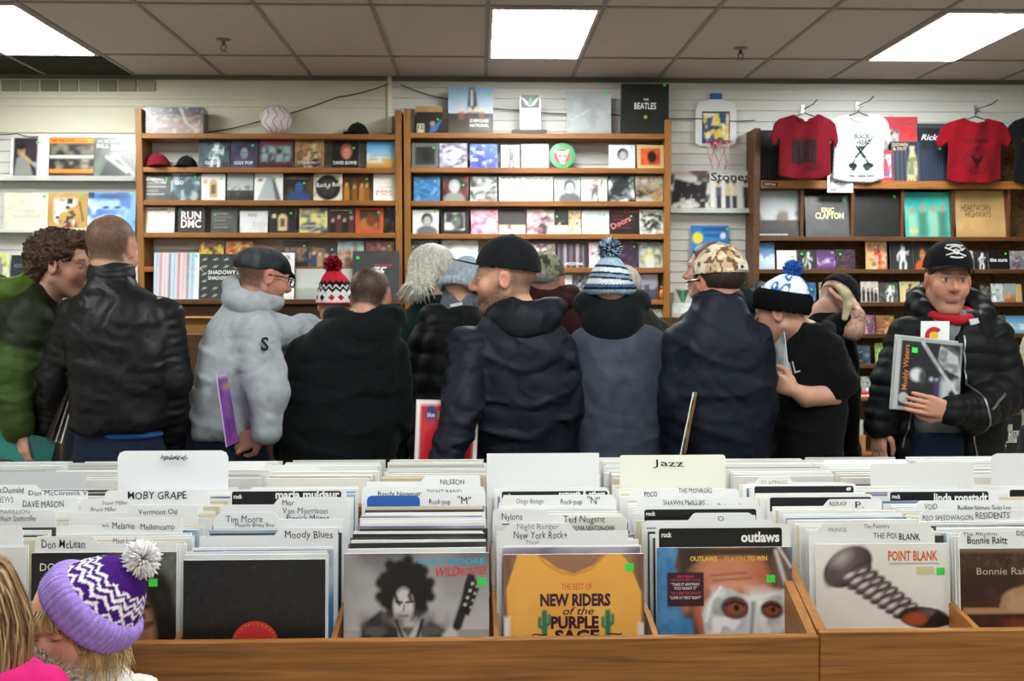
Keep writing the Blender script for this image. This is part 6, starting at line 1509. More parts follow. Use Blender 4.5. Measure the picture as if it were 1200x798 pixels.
class Person:
    """root Empty on the floor; everything is laid out from pixels of the photograph at this person's own distance"""
    def __init__(s, label, px, Y, shift=0.0):
        s.Y = Y; p = at(px, 540, Y)
        s.o = thing('person', label, 'person', (p.x, Y, 0)); s.loc = Vector((p.x, Y, 0)); s.mpp = Y/F_PX
        s.b = Sdf(); s.fine = []; s.paint = []; s.kid = 1.0
    def P(s, px, py, dy=0.0):
        """local point seen at the pixel, dy further into the room"""
        return at(px, py, s.Y+dy)-s.loc
    # ---- head
    def head(s, px, py, yaw=0, pitch=0, roll=0, sc=1.0, dy=0.0, skin='C89878', neck=None, child=False, brow='4A3020', lip='A85C50', stubble=None, buzz=None, iris='3A2A1E', closed=False, jaw=1.0):
        hp = s.P(px, py, dy); R = Matrix.Rotation(math.radians(yaw), 4, 'Z') @ Matrix.Rotation(math.radians(pitch), 4, 'X') @ Matrix.Rotation(math.radians(roll), 4, 'Y')
        s.H = Matrix.Translation(hp) @ R @ Matrix.Scale(sc, 4); s.sc = sc; s.hp = hp
        b = s.b; b.M = s.H; J = jaw
        e = lambda c, r, k=.02, sub=False, rot=None: b.ell(c, [q*sc for q in r] if False else r, k, sub, rot)
        b.M = Matrix.Translation(hp) @ R
        S = lambda *v: tuple(q*sc for q in v)
        def E(c, r, k=.02, sub=False, rot=None): b.ell(S(*c), S(*r), k*sc, sub, rot)
        def C(a, c, ra, rb=None, k=.02): b.cap(S(*a), S(*c), ra*sc, (rb or ra)*sc, k*sc)
        E((0, -.012, .034), (.077, .098, .086), 0)
        E((0, .03, -.035), (.062, .066, .085), .03)
        if child:
            E((0, .06, -.085), (.03, .024, .022), .02); E((.035, .055, -.045), (.032, .03, .03), .02); E((-.035, .055, -.045), (.032, .03, .03), .02)
            C((0, .095, -.005), (0, .105, -.028), .007, .010, .015); E((.009, .098, -.03), (.008, .008, .006), .006); E((-.009, .098, -.03), (.008, .008, .006), .006)
        else:
            E((0, .07, -.103*J), (.026, .022, .02), .025)
            for q in (-1, 1):
                C((q*.056, -.005, -.05), (q*.024, .062, -.102*J), .018, .016, .025); E((q*.043, .062, -.028), (.022, .024, .026), .02)
            C((-.042, .078, .028), (.042, .078, .028), .011, .011, .018)
            C((0, .09, .016), (0, .116, -.024), .0075, .0115, .012); E((.012, .102, -.03), (.009, .011, .008), .008); E((-.012, .102, -.03), (.009, .011, .008), .008)
            E((0, .108, -.033), (.012, .01, .008), .006)
        ez = -.004 if child else .006
        for q in (-1, 1):
            E((q*.032, .103, ez), (.019, .016, .012), .014, True)
            E((q*.032, .079, ez), (.0145, .0135, .0135), .003)
            # lids
            if closed: E((q*.032, .081, ez-.001), (.0155, .0135, .0125), .004)
            E((q*.078, -.004, -.004), (.009, .021, .031), .01, False, Matrix.Rotation(q*-.35, 4, 'Z')); E((q*.087, .0, -.002), (.006, .011, .018), .006, True)
        C((-.02, .0905 if not child else .082, -.0635), (.02, .0905 if not child else .082, -.0635), .0055, k=.008); C((-.017, .0915 if not child else .083, -.0735), (.017, .0915 if not child else .083, -.0735), .0062, k=.007)
        b.M = Matrix.Identity(4)
        nk = neck if neck is not None else hp+Vector((0, -.03, -.22))
        a0 = (Matrix.Translation(hp) @ R) @ Vector(S(0, -.028, -.055))
        b.cap(a0, nk, .051*sc, .06*sc, .03)
        r_ = .15*sc
        s.fine.append((tuple(hp-Vector((r_, r_, .16*sc))), tuple(hp+Vector((r_, r_, .15*sc))), .0042*sc))
        Hi = np.array(s.H.inverted())
        def paint(V, C_):
            L = V @ Hi[:3, :3].T+Hi[:3, 3]
            on = (np.abs(L) < .2).all(1)
            C_ = mixc(C_, on*blob(L, (0, .11, -.028), (.03, .03, .025), .8)*.3, 'C06858')
            for q in (-1, 1):
                C_ = mixc(C_, on*blob(L, (q*.045, .07, -.03), (.03, .05, .03), .9)*.35, 'C87060'); C_ = mixc(C_, on*blob(L, (q*.085, 0, 0), (.02, .03, .035), .6)*.35, 'B85848')
            if stubble:
                m = blob(L, (0, .07, -.095), (.062, .075, .05), .35)+blob(L, (.05, .015, -.06), (.03, .05, .05), .5)+blob(L, (-.05, .015, -.06), (.03, .05, .05), .5)+blob(L, (0, .11, -.052), (.03, .03, .011), .4)
                C_ = mixc(C_, on*np.clip(m, 0, 1)*stubble[1]*(.75+.5*hnoise(V, 250)), stubble[0])
            lm = blob(L, (0, .1, -.0685), (.024, .02, .0105), .3); C_ = mixc(C_, on*lm*.8, lip); C_ = mixc(C_, on*blob(L, (0, .1, -.0685), (.021, .03, .0018), .5)*.8, '4A2420')
            for q in (-1, 1):
                bz = .03 if not child else .022
                C_ = mixc(C_, on*blob(L, (q*.033, .095, bz), (.021, .03, .0052), .35)*.85, brow)
                if not closed:
                    de = np.sqrt((L[:, 0]-q*.032)**2+(L[:, 2]-ez)**2)
                    C_ = mixc(C_, on*(L[:, 1] > .075)*(1-sstep(np.sqrt(((L[:, 0]-q*.032)/.013)**2+((L[:, 2]-ez)/.0062)**2), .8, 1.15)), 'C4B8B0')
                    C_ = mixc(C_, on*(L[:, 1] > .075)*(np.abs(L[:, 2]-ez) < .0065)*(1-sstep(de, .0045, .0068)), iris); C_ = mixc(C_, on*(L[:, 1] > .075)*(1-sstep(de, .0015, .0032)), '0C0A0A')
                C_ = mixc(C_, on*blob(L, (q*.032, .094, ez+(.0075 if not closed else -.006)), (.018, .02, .0034 if child else .0024), .5)*.85, '3A2218')
                C_ = mixc(C_, on*blob(L, (q*.011, .108, -.037), (.005, .012, .003), .5)*.8, '5A2C24')
            if buzz:
                top = sstep(L[:, 2]+.35*np.maximum(-L[:, 1], -.06)*1.0, .028, .058)
                back = sstep(-L[:, 1], .012, .03)*sstep(L[:, 2], -.062, -.045)
                ear = 1-blob(L, (0, .002, -.01), (.12, .02, .04), .2)*(np.abs(L[:, 0]) > .06)
                thin = 1-buzz[2]*blob(L, (0, -.03, .13), (.06, .06, .07), .8) if len(buzz) > 2 else 1
                C_ = mixc(C_, on*np.clip(np.maximum(top*(L[:, 1] < .075), back), 0, 1)*ear*thin*buzz[1]*(.8+.4*hnoise(V, 330, 4)), buzz[0])
            return C_
        s.paint.append(paint); s.skin = skin
        return s
    def W(s, x, y, z): return s.H @ Vector((x, y, z))
    # ---- hand: wrist, direction of the fingers, direction the palm faces
    def hand(s, wrist, dirn, palm, side=1, curl=.5, sc=1.0, spread=.02, fine=.0045):
        d = Vector(dirn).normalized(); n = Vector(palm); n = (n-d*n.dot(d)).normalized(); a = d.cross(n)*side
        w = Vector(wrist); b = s.b; b.M = Matrix.Identity(4)
        q = lambda u, v, t: w+(d*u+a*v+n*t)*sc
        for i in range(4):
            v = (-.03+.02*i); b.cap(q(.012, v*.6, 0), q(.088-.004*abs(i-1.2), v, .002), .0155*sc, .0125*sc, .012)
        lens = (.064, .078, .084, .074)
        for i in range(4):
            v = -.031+.0205*i; L = lens[i]; base = q(.088, v, .002); ang = 0; P0 = base
            for j, fr in enumerate((.46, .31, .25)):
                ang += curl*(1.0, 1.15, .8)[j]*(.75 if j == 0 else 1)
                P1 = P0+(d*math.cos(ang)+n*math.sin(ang)+a*(spread*(i-1.5)))*L*fr*sc
                b.cap(P0, P1, (.0098-.0009*j)*sc, (.0091-.0009*j)*sc, .004); P0 = P1
        t0 = q(.022, .034, .006); t1 = q(.055, .056, .018); t2 = q(.088, .052, .030); t3 = q(.108, .044, .034)
        b.cap(q(.01, .012, .002), t0, .016*sc, .0145*sc, .012); b.cap(t0, t1, .0135*sc, .0112*sc, .008); b.cap(t1, t2, .0108*sc, .0098*sc, .004); b.cap(t2, t3, .0098*sc, .008*sc, .004)
        c = w+d*.09*sc; r = .13*sc
        s.fine.append((tuple(c-Vector((r, r, r))), tuple(c+Vector((r, r, r))), fine))
    # ---- clothes laid out by rows of pixels: (py, x left, x right, half depth, shift into the room)
    def rows(s, R, grow=0.0):
        out = []
        for r in sorted(R, key=lambda q: -q[0]):
            py, xl, xr, ry = r[:4]; cy = r[4] if len(r) > 4 else 0
            a = s.P(xl, py, cy); b = s.P(xr, py, cy)
            out.append((a.z, (a.x+b.x)/2, (a.y+b.y)/2, max((b.x-a.x)/2+grow, .02), max(ry+grow, .02)))
        return out
    def arm(s, pts, r0=.0, dr=-.014, sdf=None, fold=None):
        P = [s.P(*p[:3]) for p in pts]; R = [p[3]+dr for p in pts]
        (sdf or s.b).chain(P, R, .016 if sdf else .02, fold=fold)
        return P
    def coat(s, name, R, sleeves, color, m, h=.0095, disp=None, n=2.5, extra=None, k=.035, fold=(4, .007, .3), it=1, late=()):
        S = Sdf(); S.loft(s.rows(R), k, n=n)
        for sl in sleeves: s.arm(sl, dr=0, sdf=S, fold=fold)
        if extra: extra(S)
        for sl in late: s.arm(sl, dr=0, sdf=S, fold=fold)
        s.torso = R; s.sleeves = list(sleeves)+list(late)
        o = soft(name, S, h, color, m, s.o, disp=disp, it=it); return o
    def legs(s, px, hem_py, color, m=None, gap=.095, r=.088, shoe='1C1A1A', knee=.47, k=1.0):
        c = s.P(px, hem_py); zt = c.z
        T = Sdf(); T.loft([(zt-.20*k, c.x, c.y, .16*k, .115*k), (zt-.06*k, c.x, c.y, .17*k, .125*k), (zt+.10*k, c.x, c.y, .16*k, .115*k)], .03)
        for q in (-1, 1):
            T.chain([(c.x+q*gap, c.y, zt-.12*k), (c.x+q*gap*1.05, c.y+.02, knee), (c.x+q*gap*1.1, c.y, .07)], [r, r*.78, r*.72], .03, fold=(5, .005, q))
            s.b.chain([(c.x+q*gap, c.y, zt-.1*k), (c.x+q*gap*1.05, c.y+.02, knee), (c.x+q*gap*1.1, c.y, .07)], [r-.025, r*.78-.022, r*.72-.025], .02)
            s.b.cap((c.x+q*gap*1.1, c.y, .06), (c.x+q*gap*1.15, c.y+.12, .04), .034, .028, .02)
        soft('trousers', T, .016, color, m or CLOTH(), s.o)
        for q in (-1, 1):
            F = Sdf(); x = c.x+q*gap*1.12
            F.cap((x, c.y-.03*k, .05*k), (x+q*.01, c.y+.15*k, .04*k), .048*k, .04*k, 0); F.box((-1, -1, -1), (9, 9, .002), 0, 0, True) if False else None
            V, Q = F.mesh(.012); V[:, 2] = np.maximum(V[:, 2], .002); mesh_np('shoe', V, Q, np.tile(lin(shoe), (len(V), 1)), LEATHER(), s.o)
        s.hip = c
    def finish(s, core=True, h=.0125):
        """close the body under the clothes and link it as one mesh"""
        b = s.b; b.M = Matrix.Identity(4)
        if core: b.loft(s.rows(s.torso, -.028), .03); b.loft([(s.hip.z-.13*s.kid, s.hip.x, s.hip.y, .13*s.kid, .09*s.kid), (s.hip.z+.22*s.kid, s.hip.x, s.hip.y, .125*s.kid, .085*s.kid)], .03) if hasattr(s, 'hip') else None
        for sl in s.sleeves: s.arm(sl)
        V, Q = b.mesh(h, s.fine); V = relax(V, Q, 1, .35)
        C = np.tile(lin(s.skin), (len(V), 1)); C = C*(.92+.16*hnoise(V, 40, 2))[:, None]
        for p in s.paint: C = p(V, C)
        return mesh_np('body', V, Q, np.clip(C, 0, 1), SKIN(), s.o)
    # ---- things on the head, in head coordinates
    def on_head(s, name, build, h, color, m, disp=None, it=1, parent=None):
        S = Sdf(); S.M = s.H; build(S); Hi = np.array(s.H.inverted())
        loc = lambda V: V @ Hi[:3, :3].T+Hi[:3, 3]
        d = (lambda x, y, z: disp(loc(np.stack([x, y, z], 1)))) if disp else None
        V, Q = S.mesh(h, disp=d)
        if it: V = relax(V, Q, it)
        C = color(loc(V)) if callable(color) else np.tile(lin(color), (len(V), 1))
        return mesh_np(name, V, Q, C, m, parent or s.o)
    def hair(s, color, top=.128, side=.09, back=.112, front=.07, low=-.07, curl=0.0, streak=.35, name='hair', h=.0055, fringe=.06):
        def bld(S):
            S.ell((0, -.014, .034), (side, back, top-.034+.0), 0)
            S.box((-.2, fringe, -.2), (.2, .3, .075), .02, .02, True)          # the face stays clear
            S.box((-.2, -.012, -.2), (.2, .3, .012), .02, .02, True)
            S.box((-.2, -.3, -.3), (.2, .3, low), .02, .02, True)
        def dsp(L): return curl*(np.sin(L[:, 0]*210+3*np.sin(L[:, 2]*160))*np.sin(L[:, 2]*190+2*np.sin(L[:, 1]*170))+.6*np.sin(L[:, 1]*120+L[:, 0]*90+2*np.sin(L[:, 2]*80))) if curl else .0012*np.sin(L[:, 0]*400+L[:, 2]*60)
        def col(L):
            C = np.tile(lin(color), (len(L), 1)); return C*(1-streak+2*streak*hnoise(L*[1, 1, .35], 160, 5))[:, None]
        return s.on_head(name, bld, h, col, HAIR(), dsp, it=0 if curl else 1)
    def cap_hat(s, col, front=1, z=.035, r=(.087, .108, .108), brim=.085, bend=.022, up=0.0, color2=None, colfn=None, under=None, tilt=0.0, name='cap', m=None, bw=.078, badge=None, strap=True):
        """front=1: peak forward, -1: worn backwards"""
        c = (0, -.012, z)
        T0 = s.H.copy(); s.H = s.H @ Matrix.Translation((0, -.012, z)) @ Matrix.Rotation(math.radians(tilt), 4, 'X')
        def bld(S):
            S.ell((0, 0, 0), r, 0); S.box((-.2, -.2, -.3), (.2, .2, -.004), 0, 0, True); S.ell((0, 0, -.012), (r[0]-.006, r[1]-.006, r[2]-.004), 0, True)
            S.ell((0, 0, r[2]), (.009, .009, .006), .004)
        fn = colfn or (lambda L: np.tile(lin(col), (len(L), 1))*(1-.35*(1-sstep(np.abs(np.sin(3*np.arctan2(L[:, 0], L[:, 1]))), .02, .09)))[:, None])
        o = s.on_head(name, bld, .0052, fn, m or CLOTH(), it=2)
        b = MB(); n, k = 9, 21; P = np.zeros((n, k, 3)); C = np.zeros((n, k, 3)); C[:] = lin(color2 or col)
        if colfn: C[:] = colfn(np.zeros((n*k, 3))+np.random.RandomState(1).rand(n*k, 3)*.2).reshape(n, k, 3)
        for i in range(n):
            for j in range(k):
                t_ = j/(k-1)*2-1; a = t_*1.22; f = i/(n-1)
                x = (r[0]-.002)*math.sin(a)*(1-.04*f); y = (r[1]-.002)*math.cos(a)*1.0+brim*f*(1-abs(t_)**2.6)**.8
                P[i, j] = (x, front*y*(1 if front > 0 else 1), .002+up*f*(1-t_*t_)-bend*(t_*t_)*(.3+.7*f)*.9)
        M_ = np.array(s.H); w_ = lambda Q: (Q.reshape(-1, 3) @ M_[:3, :3].T+M_[:3, 3]).reshape(Q.shape)
        lo = P.copy(); lo[..., 2] -= .0045
        b.grid(w_(P[:, ::-1] if front > 0 else P), C); b.grid(w_(lo if front > 0 else lo[:, ::-1]), C*0+lin(under or color2 or col))
        edge = np.stack([P[-1], lo[-1]]); b.grid(w_(edge if front < 0 else edge[:, ::-1])[::-1], C[:2])
        b.build('peak', m or CLOTH(), o, smooth=True)
        if badge: badge(o, s.H, r)
        s.H = T0
        return o
    def beanie(s, colfn, z=.02, r=(.088, .108, .115), cuff=.05, cuffcol=None, tip=0.0, ribs=46, rib=.0015, tilt=0.0, pom=None, pomr=.038, name='knitted_hat', cuffin=.008, h=.005, cuffname='cuff', lean=(0, 0)):
        T0 = s.H.copy(); s.H = s.H @ Matrix.Translation((0, -.012, z)) @ Matrix.Rotation(math.radians(tilt), 4, 'X')
        def bld(S):
            S.ell((0, 0, 0), r, 0); S.ell((lean[0], lean[1], r[2]*.55), (r[0]*.62, r[1]*.6, r[2]*.62+tip), .03)
            S.box((-.3, -.3, -.4), (.3, .3, -.002), 0, .004, True)
        dsp = lambda L: -rib*np.cos(np.arctan2(L[:, 0], L[:, 1])*ribs)
        o = s.on_head(name, bld, h, colfn, KNIT(), dsp, it=0)
        if cuff:
            def bc(S):
                S.loft([(-cuff*.35, 0, 0, r[0]+cuffin, r[1]+cuffin), (cuff*.3, 0, 0, r[0]+cuffin+.003, r[1]+cuffin+.003), (cuff*.65, 0, 0, r[0]+cuffin-.001, r[1]+cuffin-.001)], 0, n=2.05)
                S.ell((0, 0, -.03), (r[0]-.003, r[1]-.003, cuff*1.2), .004, True)
            s.on_head(cuffname, bc, h, cuffcol, KNIT(), lambda L: -rib*1.4*np.cos(np.arctan2(L[:, 0], L[:, 1])*ribs*1.15), it=0, parent=o)
        if pom:
            rr_ = random.Random(9); q = MB(); top = s.H @ Vector((lean[0], lean[1], r[2]*1.12+tip+pomr*.55)); k = s.sc
            for i in range(420):
                v = Vector((rr_.gauss(0, 1), rr_.gauss(0, 1), rr_.gauss(0, 1))).normalized(); L_ = pomr*k*rr_.uniform(.86, 1.08)
                w_ = (v+Vector((rr_.uniform(-.25, .25), rr_.uniform(-.25, .25), rr_.uniform(-.25, .25)))).normalized()
                q.tube([top+v*pomr*k*.3, top+v*L_*.75, top+v*L_*.8+w_*L_*.22], [.0042*k, .0036*k, .0012*k], pom[i % len(pom)], 4)
            q.build('pom_pom', KNIT(), o, smooth=True)
        s.H = T0
        return o
def weave(base, amt=.12, seed=1, f=60):
    c = lin(base)*(.6 if lin(base).max() < .06 else 1)
    return lambda V: np.tile(c, (len(V), 1))*(1-amt+2*amt*hnoise(V, f, seed))[:, None]
def creases(a=.006, f=1.0, ph=0.0):
    def fn(x, y, z):
        w1 = wob(x+.3*z, y, z*.8, f*.8, ph+1); w2 = wob(x-.4*z, y+.2*x, z, f*1.3, ph+4)
        return a*(.6*wob(x, y, z, f, ph)-.9*(1-np.minimum(np.abs(w1)*2.6, 1))**2+.5*(1-np.minimum(np.abs(w2)*3, 1))**2)
    return fn
def drape(o, p, pts, off=.004):
    """move points (local) onto the side of o that faces the counter"""
    out = []
    for q in pts:
        h = SURF[o.name].ray_cast(Vector((q[0], q[1]-1.0, q[2])), Vector((0, 1, 0)))[0]
        out.append(Vector((q[0], (h.y if h else q[1])-off, q[2])))
    return out
def puffer(step=.075, a=.011, ph=0.0, f=.6): return lambda x, y, z: -a*(np.abs(np.sin(math.pi*(z/step+.25*np.sin(x*5+y*4))+ph))**.55-.6)+.003*wob(x, y, z, 1.4, ph)
def hood_down(p, px, py, w, h, d, color, m, dy=0.0, thick=.032, fold=.006, op=(.62, .10, .9), parent=None, tail=0.0, h_=.008, roll=0):
    """a hood lying on the back: a fat collar with a pouch"""
    S = Sdf(); c = p.P(px, py, dy); S.M = Matrix.Translation(c) @ Matrix.Rotation(roll, 4, 'Y')
    S.ell((0, -.02, 0), (w, d, h), 0); S.ell((0, -d*.45, -h*.35-tail), (w*.82, d*.75, h*.75), .04)
    n = 12; P = [(w*.88*math.sin(a), .01-d*.62*math.cos(a)+.015, h*.55-.5*h*max(0, -math.cos(a))) for a in np.linspace(-2.3, 2.3, n)]
    S.chain(P, [thick]*n, .03)
    S.ell((0, d*.35, h*.75), (w*op[0], d*.8+op[1]*.3, h*op[2]), .02, True)
    return soft('hood', S, h_, color, m, parent or p.o, disp=lambda x, y, z: fold*wob(x, y, z, 1.1, px))
def strands(name, m, roots, parent, cols, r=.0016, seg=4):
    """locks of hair: list of point lists"""
    q = MB(); rr_ = random.Random(4)
    for P in roots: 
        n = len(P); k = rr_.uniform(.7, 1.2); q.tube(P, [r*k*(1-.75*(i/(n-1))**2) for i in range(n)], rr_.choice(cols), seg)
    return q.build(name, m, parent, smooth=True)
BLACKC, NAVYC = '15191A', '181F2E'
# ---- 1 curly-haired man in a green jacket, in profile at the left
p = Person('curly-haired man in a green jacket seen side-on at the left', 22, 4.25)
p.head(73, 312, yaw=-92, pitch=-4, sc=1.03, skin='C49480', neck=p.P(50, 352), brow='5A3A28', stubble=('6A4A38', .35))
def curls(s):
    S = lambda Sd: (Sd.ell((0, -.03, .05), (.098, .115, .096), 0), Sd.ell((0, -.09, -.03), (.08, .05, .07), .03), Sd.ell((0, .05, .105), (.06, .06, .035), .02), Sd.box((-.2, .062, -.3), (.2, .4, .072), .01, .02, True), Sd.box((-.2, .012, -.3), (.2, .4, .02), .01, .015, True), Sd.ell((0, .0, -.07), (.2, .065, .045), .01, True))
    dsp = lambda L: .0065*np.sin(L[:, 0]*150+4*np.sin(L[:, 2]*95+L[:, 1]*40))*np.sin(L[:, 2]*140+3*np.sin(L[:, 1]*105))+.0045*np.sin(L[:, 1]*190+L[:, 0]*120+2*np.sin(L[:, 2]*120))
    def col(L): return np.tile(lin('3E2A1E'), (len(L), 1))*(.45+1.1*hnoise(L, 120, 3))[:, None]+lin('6A4A30')*(.25*sstep(L[:, 1], .02, .08)*hnoise(L, 90, 8))[:, None]
    s.on_head('hair', S, .0045, col, HAIR(), dsp, it=0)
curls(p)
R = [(548, -38, 62, .17), (470, -38, 64, .18), (410, -32, 74, .19), (370, -22, 73, .19), (345, 2, 66, .13), (332, 18, 60, .08)]
sl = [(34, 372, -.13, .085), (14, 440, -.20, .078), (20, 500, -.22, .062)]; sl2 = [(45, 375, .15, .08), (70, 440, .2, .07), (92, 470, .1, .06)]
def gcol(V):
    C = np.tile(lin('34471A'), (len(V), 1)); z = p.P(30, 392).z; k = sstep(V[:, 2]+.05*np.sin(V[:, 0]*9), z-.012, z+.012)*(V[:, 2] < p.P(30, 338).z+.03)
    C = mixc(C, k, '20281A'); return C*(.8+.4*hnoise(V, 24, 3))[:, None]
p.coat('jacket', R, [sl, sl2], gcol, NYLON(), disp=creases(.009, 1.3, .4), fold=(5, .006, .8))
hood_down(p, 22, 338, .11, .075, .12, weave('40561A', .2, 3, 30), NYLON(), dy=.0, fold=.012, roll=-.25)
S = Sdf(); S.M = Matrix.Identity(4); S.loft(p.rows([(385, 44, 72, .09, -.01), (362, 46, 70, .09, -.01), (350, 44, 66, .075)]), .02); soft('shirt', S, .008, weave('5A6A7A', .1), CLOTH(), p.o)
p.legs(18, 545, '2A3040'); p.hand(p.P(22, 503, -.22), (.12, -.1, -1), (.5, .9, .1), side=-1, curl=.42)
p.finish()
def held(label, quad, dys, Y, front, cat='record', t=.004, canvas=None, side='E8E6E0', n=16, name='long_playing_record', txt=(), extra=None):
    """a record in someone's hand: quad = pixels of (bottom left, bottom right, top left); dys = how much further each lies"""
    A, B, C = [at(q[0], q[1], Y+d) for q, d in zip(quad, dys)]
    u = (B-A).normalized(); v = (C-A); v = (v-u*v.dot(u)).normalized(); nn = u.cross(v).normalized()
    w = (B-A).length; h = (C-A).length
    M = Matrix(((u.x, -nn.x, v.x, 0), (u.y, -nn.y, v.y, 0), (u.z, -nn.z, v.z, 0), (0, 0, 0, 1)))
    mb = MB(); card(mb, canvas or art('plain', 1, [front, front], n), w, h, t, M, side)
    for tx in txt:
        s_, a, b_, hh, c_ = tx[:5]; kw = dict(tx[5]) if len(tx) > 5 else {}
        if 'width' in kw: kw['width'] *= w
        text(mb, s_, a*w, b_*h, hh*h, c_, M, **kw)
    if extra: extra(mb, M, w, h)
    return tag(mb.build(name, SHRINK(), None, A), label, cat)
held('teal record sleeve held low by the man in the green jacket', [(-12, 535), (58, 548), (2, 503)], (-.26, -.22, -.24), 4.25, '1E6A68', canvas=art('plain', 3, ['1E6E6A', '2A8078'], 16), side='2A4A4C')
held('thin red record edge beside the teal sleeve at the left edge', [(-20, 545), (12, 552), (-14, 536)], (-.24, -.2, -.24), 4.25, 'B83038')

# ---- face peeking between the two men
p = Person('person almost hidden between the green jacket and the leather jacket', 108, 5.0)
p.head(116, 312, yaw=80, sc=1.0, skin='C08878', neck=p.P(122, 352)); p.hair('4A3424', fringe=.07)
R = [(520, 85, 150, .12), (420, 82, 158, .14), (372, 90, 158, .12), (352, 108, 136, .06)]
p.coat('jacket', R, [[(92, 375, 0, .06), (88, 430, .05, .055), (92, 470, .2, .045)], [(152, 375, 0, .06), (158, 430, .05, .055), (150, 470, .2, .045)]], '2C2C30', NYLON(), h=.013)
p.legs(118, 520, '23262E'); p.finish()

# ---- 2 leather jacket
p = Person('short-haired man in a black leather jacket standing with his back turned', 138, 4.0)
p.head(131, 292, yaw=-14, pitch=-10, sc=1.06, skin='C89A84', neck=p.P(128, 336), buzz=('5E4436', .95, .3), dy=.02)
R = [(505, 84, 198, .145), (480, 86, 202, .15), (430, 84, 208, .155), (385, 78, 206, .155), (352, 88, 190, .13), (334, 104, 160, .085), (318, 110, 156, .072)]
sl = [(92, 372, 0, .078), (66, 440, .02, .068), (60, 492, .10, .055)]; sl2 = [(191, 372, 0, .078), (202, 445, -.01, .07), (200, 522, .06, .056)]
def lcol(V): return np.tile(lin('0D0E12'), (len(V), 1))*(.75+.7*hnoise(V, 30, 5))[:, None]
p.coat('leather_jacket', R, [sl, sl2], lcol, LEATHER(), h=.008, disp=lambda x, y, z: .0055*wob(x, y, z, 1.7, .3)+.0025*wob(x, y, z, 4, 1), fold=(7, .008, .2), n=2.8)
S = Sdf(); cc = p.P(130, 316, .0); S.M = Matrix.Translation(cc); S.loft([(-.045, 0, 0, .094, .088), (0, 0, .005, .084, .082), (.032, 0, .012, .083, .082)], 0, n=2.1); S.ell((0, .02, .04), (.076, .075, .07), .008, True); soft('collar', S, .006, '17181B', LEATHER(), p.o)
S = Sdf(); S.loft(p.rows([(512, 110, 196, .13), (500, 110, 196, .13)]), 0); soft('shirt_tail', S, .01, '2C5CA0', CLOTH(), p.o)
p.legs(140, 512, '1E2638'); p.finish()
for i, (dx, c) in enumerate(((0, 'C8CCD0'), (-6, 'A8968C'), (-12, '3A302C'))):
    held(('pale grey record under the leather jacket sleeve, nearest of three', 'middle brownish record under the leather jacket sleeve', 'darkest record under the leather jacket sleeve, farthest left')[i],
         [(72+dx, 520-i*2), (62+dx, 516-i*2), (92+dx*.7, 455)], (-.1, .2, -.1), 4.0, c, t=.004, side=c)

# ---- 3 grey hoodie, flat cap, glasses
p = Person('man in a grey hoodie, dark flat cap and glasses', 272, 4.15)
p.head(308, 324, yaw=-58, pitch=-14, sc=1.0, skin='B98472', neck=p.P(292, 368), buzz=('3A2C26', .8), stubble=('5A4038', .3))
def plaid(L):
    C = np.tile(lin('3E4144'), (len(L), 1)); 
    for ax, f, c, w in ((0, 95, '23262A', .35), (1, 80, '585C60', .3), (2, 90, '2A2C30', .3), (1, 33, '17191C', .4)): C = mixc(C, (np.sin(L[:, ax]*f+L[:, (ax+1) % 3]*12) > .55)*w*1.4, c)
    C = mixc(C, sstep(L[:, 1]-.25*L[:, 2], .02, .035)*(L[:, 1] > .02), '141518'); return C
def flat(S):
    S.ell((0, -.022, .05), (.088, .106, .062), 0, rot=Matrix.Rotation(.2, 4, 'X')); S.ell((0, .04, .052), (.078, .062, .042), .02, rot=Matrix.Rotation(-.2, 4, 'X')); S.ell((0, .088, .036), (.06, .036, .009), .012, rot=Matrix.Rotation(-.3, 4, 'X'))
    S.ell((0, -.015, .0), (.077, .1, .052), .004, True)
p.on_head('flat_cap', flat, .0048, plaid, CLOTH(), it=1)
g = MB()
for q in (-1, 1):
    P = [p.W(q*.033+.023*math.cos(a), .118-.006*abs(math.cos(a)), .004+.019*math.sin(a)) for a in np.linspace(0, 2*math.pi, 15)]
    g.tube(P, .0032, '141416', 6); g.tube([p.W(q*.057, .114, .01), p.W(q*.08, .05, .01), p.W(q*.082, -.01, .004)], .003, '141416', 5)
g.tube([p.W(-.011, .119, .006), p.W(.011, .119, .006)], .003, '141416', 5); g.build('glasses', PLASTIC(), p.o, smooth=True)
R = [(512, 222, 302, .15), (498, 224, 308, .165), (460, 228, 318, .17), (410, 236, 326, .17), (378, 246, 326, .155), (356, 262, 318, .11), (342, 272, 312, .08)]
sl = [(298, 392, -.10, .088), (314, 462, -.15, .08), (312, 503, -.16, .058)]; sl2 = [(322, 388, .1, .08), (342, 392, .2, .072), (362, 380, .34, .05)]
HD = p.coat('hoodie', R, [sl, sl2], weave('9BA1A8', .07, 2, 80), CLOTH(), h=.0085, disp=creases(.010, .85, 1.0), fold=(3, .003, .5), n=2.3)
hood_down(p, 292, 352, .098, .062, .115, weave('9FA5AC', .07, 2, 80), CLOTH(), dy=.0, fold=.006, roll=.38, thick=.03)
b = MB(); S_ = drape(HD, p, [p.P(319, 407)], .012)[0]; text(b, 'S', 0, 0, .05, '1C2026', TR(S_, rz=.6), bold=.05); b.build('printed_letter', MATTE(), p.o)
p.legs(262, 515, '1E2634'); p.hand(p.P(306, 508, -.16), (-.7, .2, -.3), (.1, .8, -.3), side=1, curl=.5); p.hand(p.P(364, 379, .35), (.6, .7, .05), (0, 0, -1), side=-1, curl=.3); p.finish()
cv = Canvas(20, 40, '6A2A8C'); cv.blot(4, 4, '8A48A8', .5, .3).rect(0, 1, .93, 1, 'C8B0D4').ell(.45, .8, .3, .045, 'B08850')
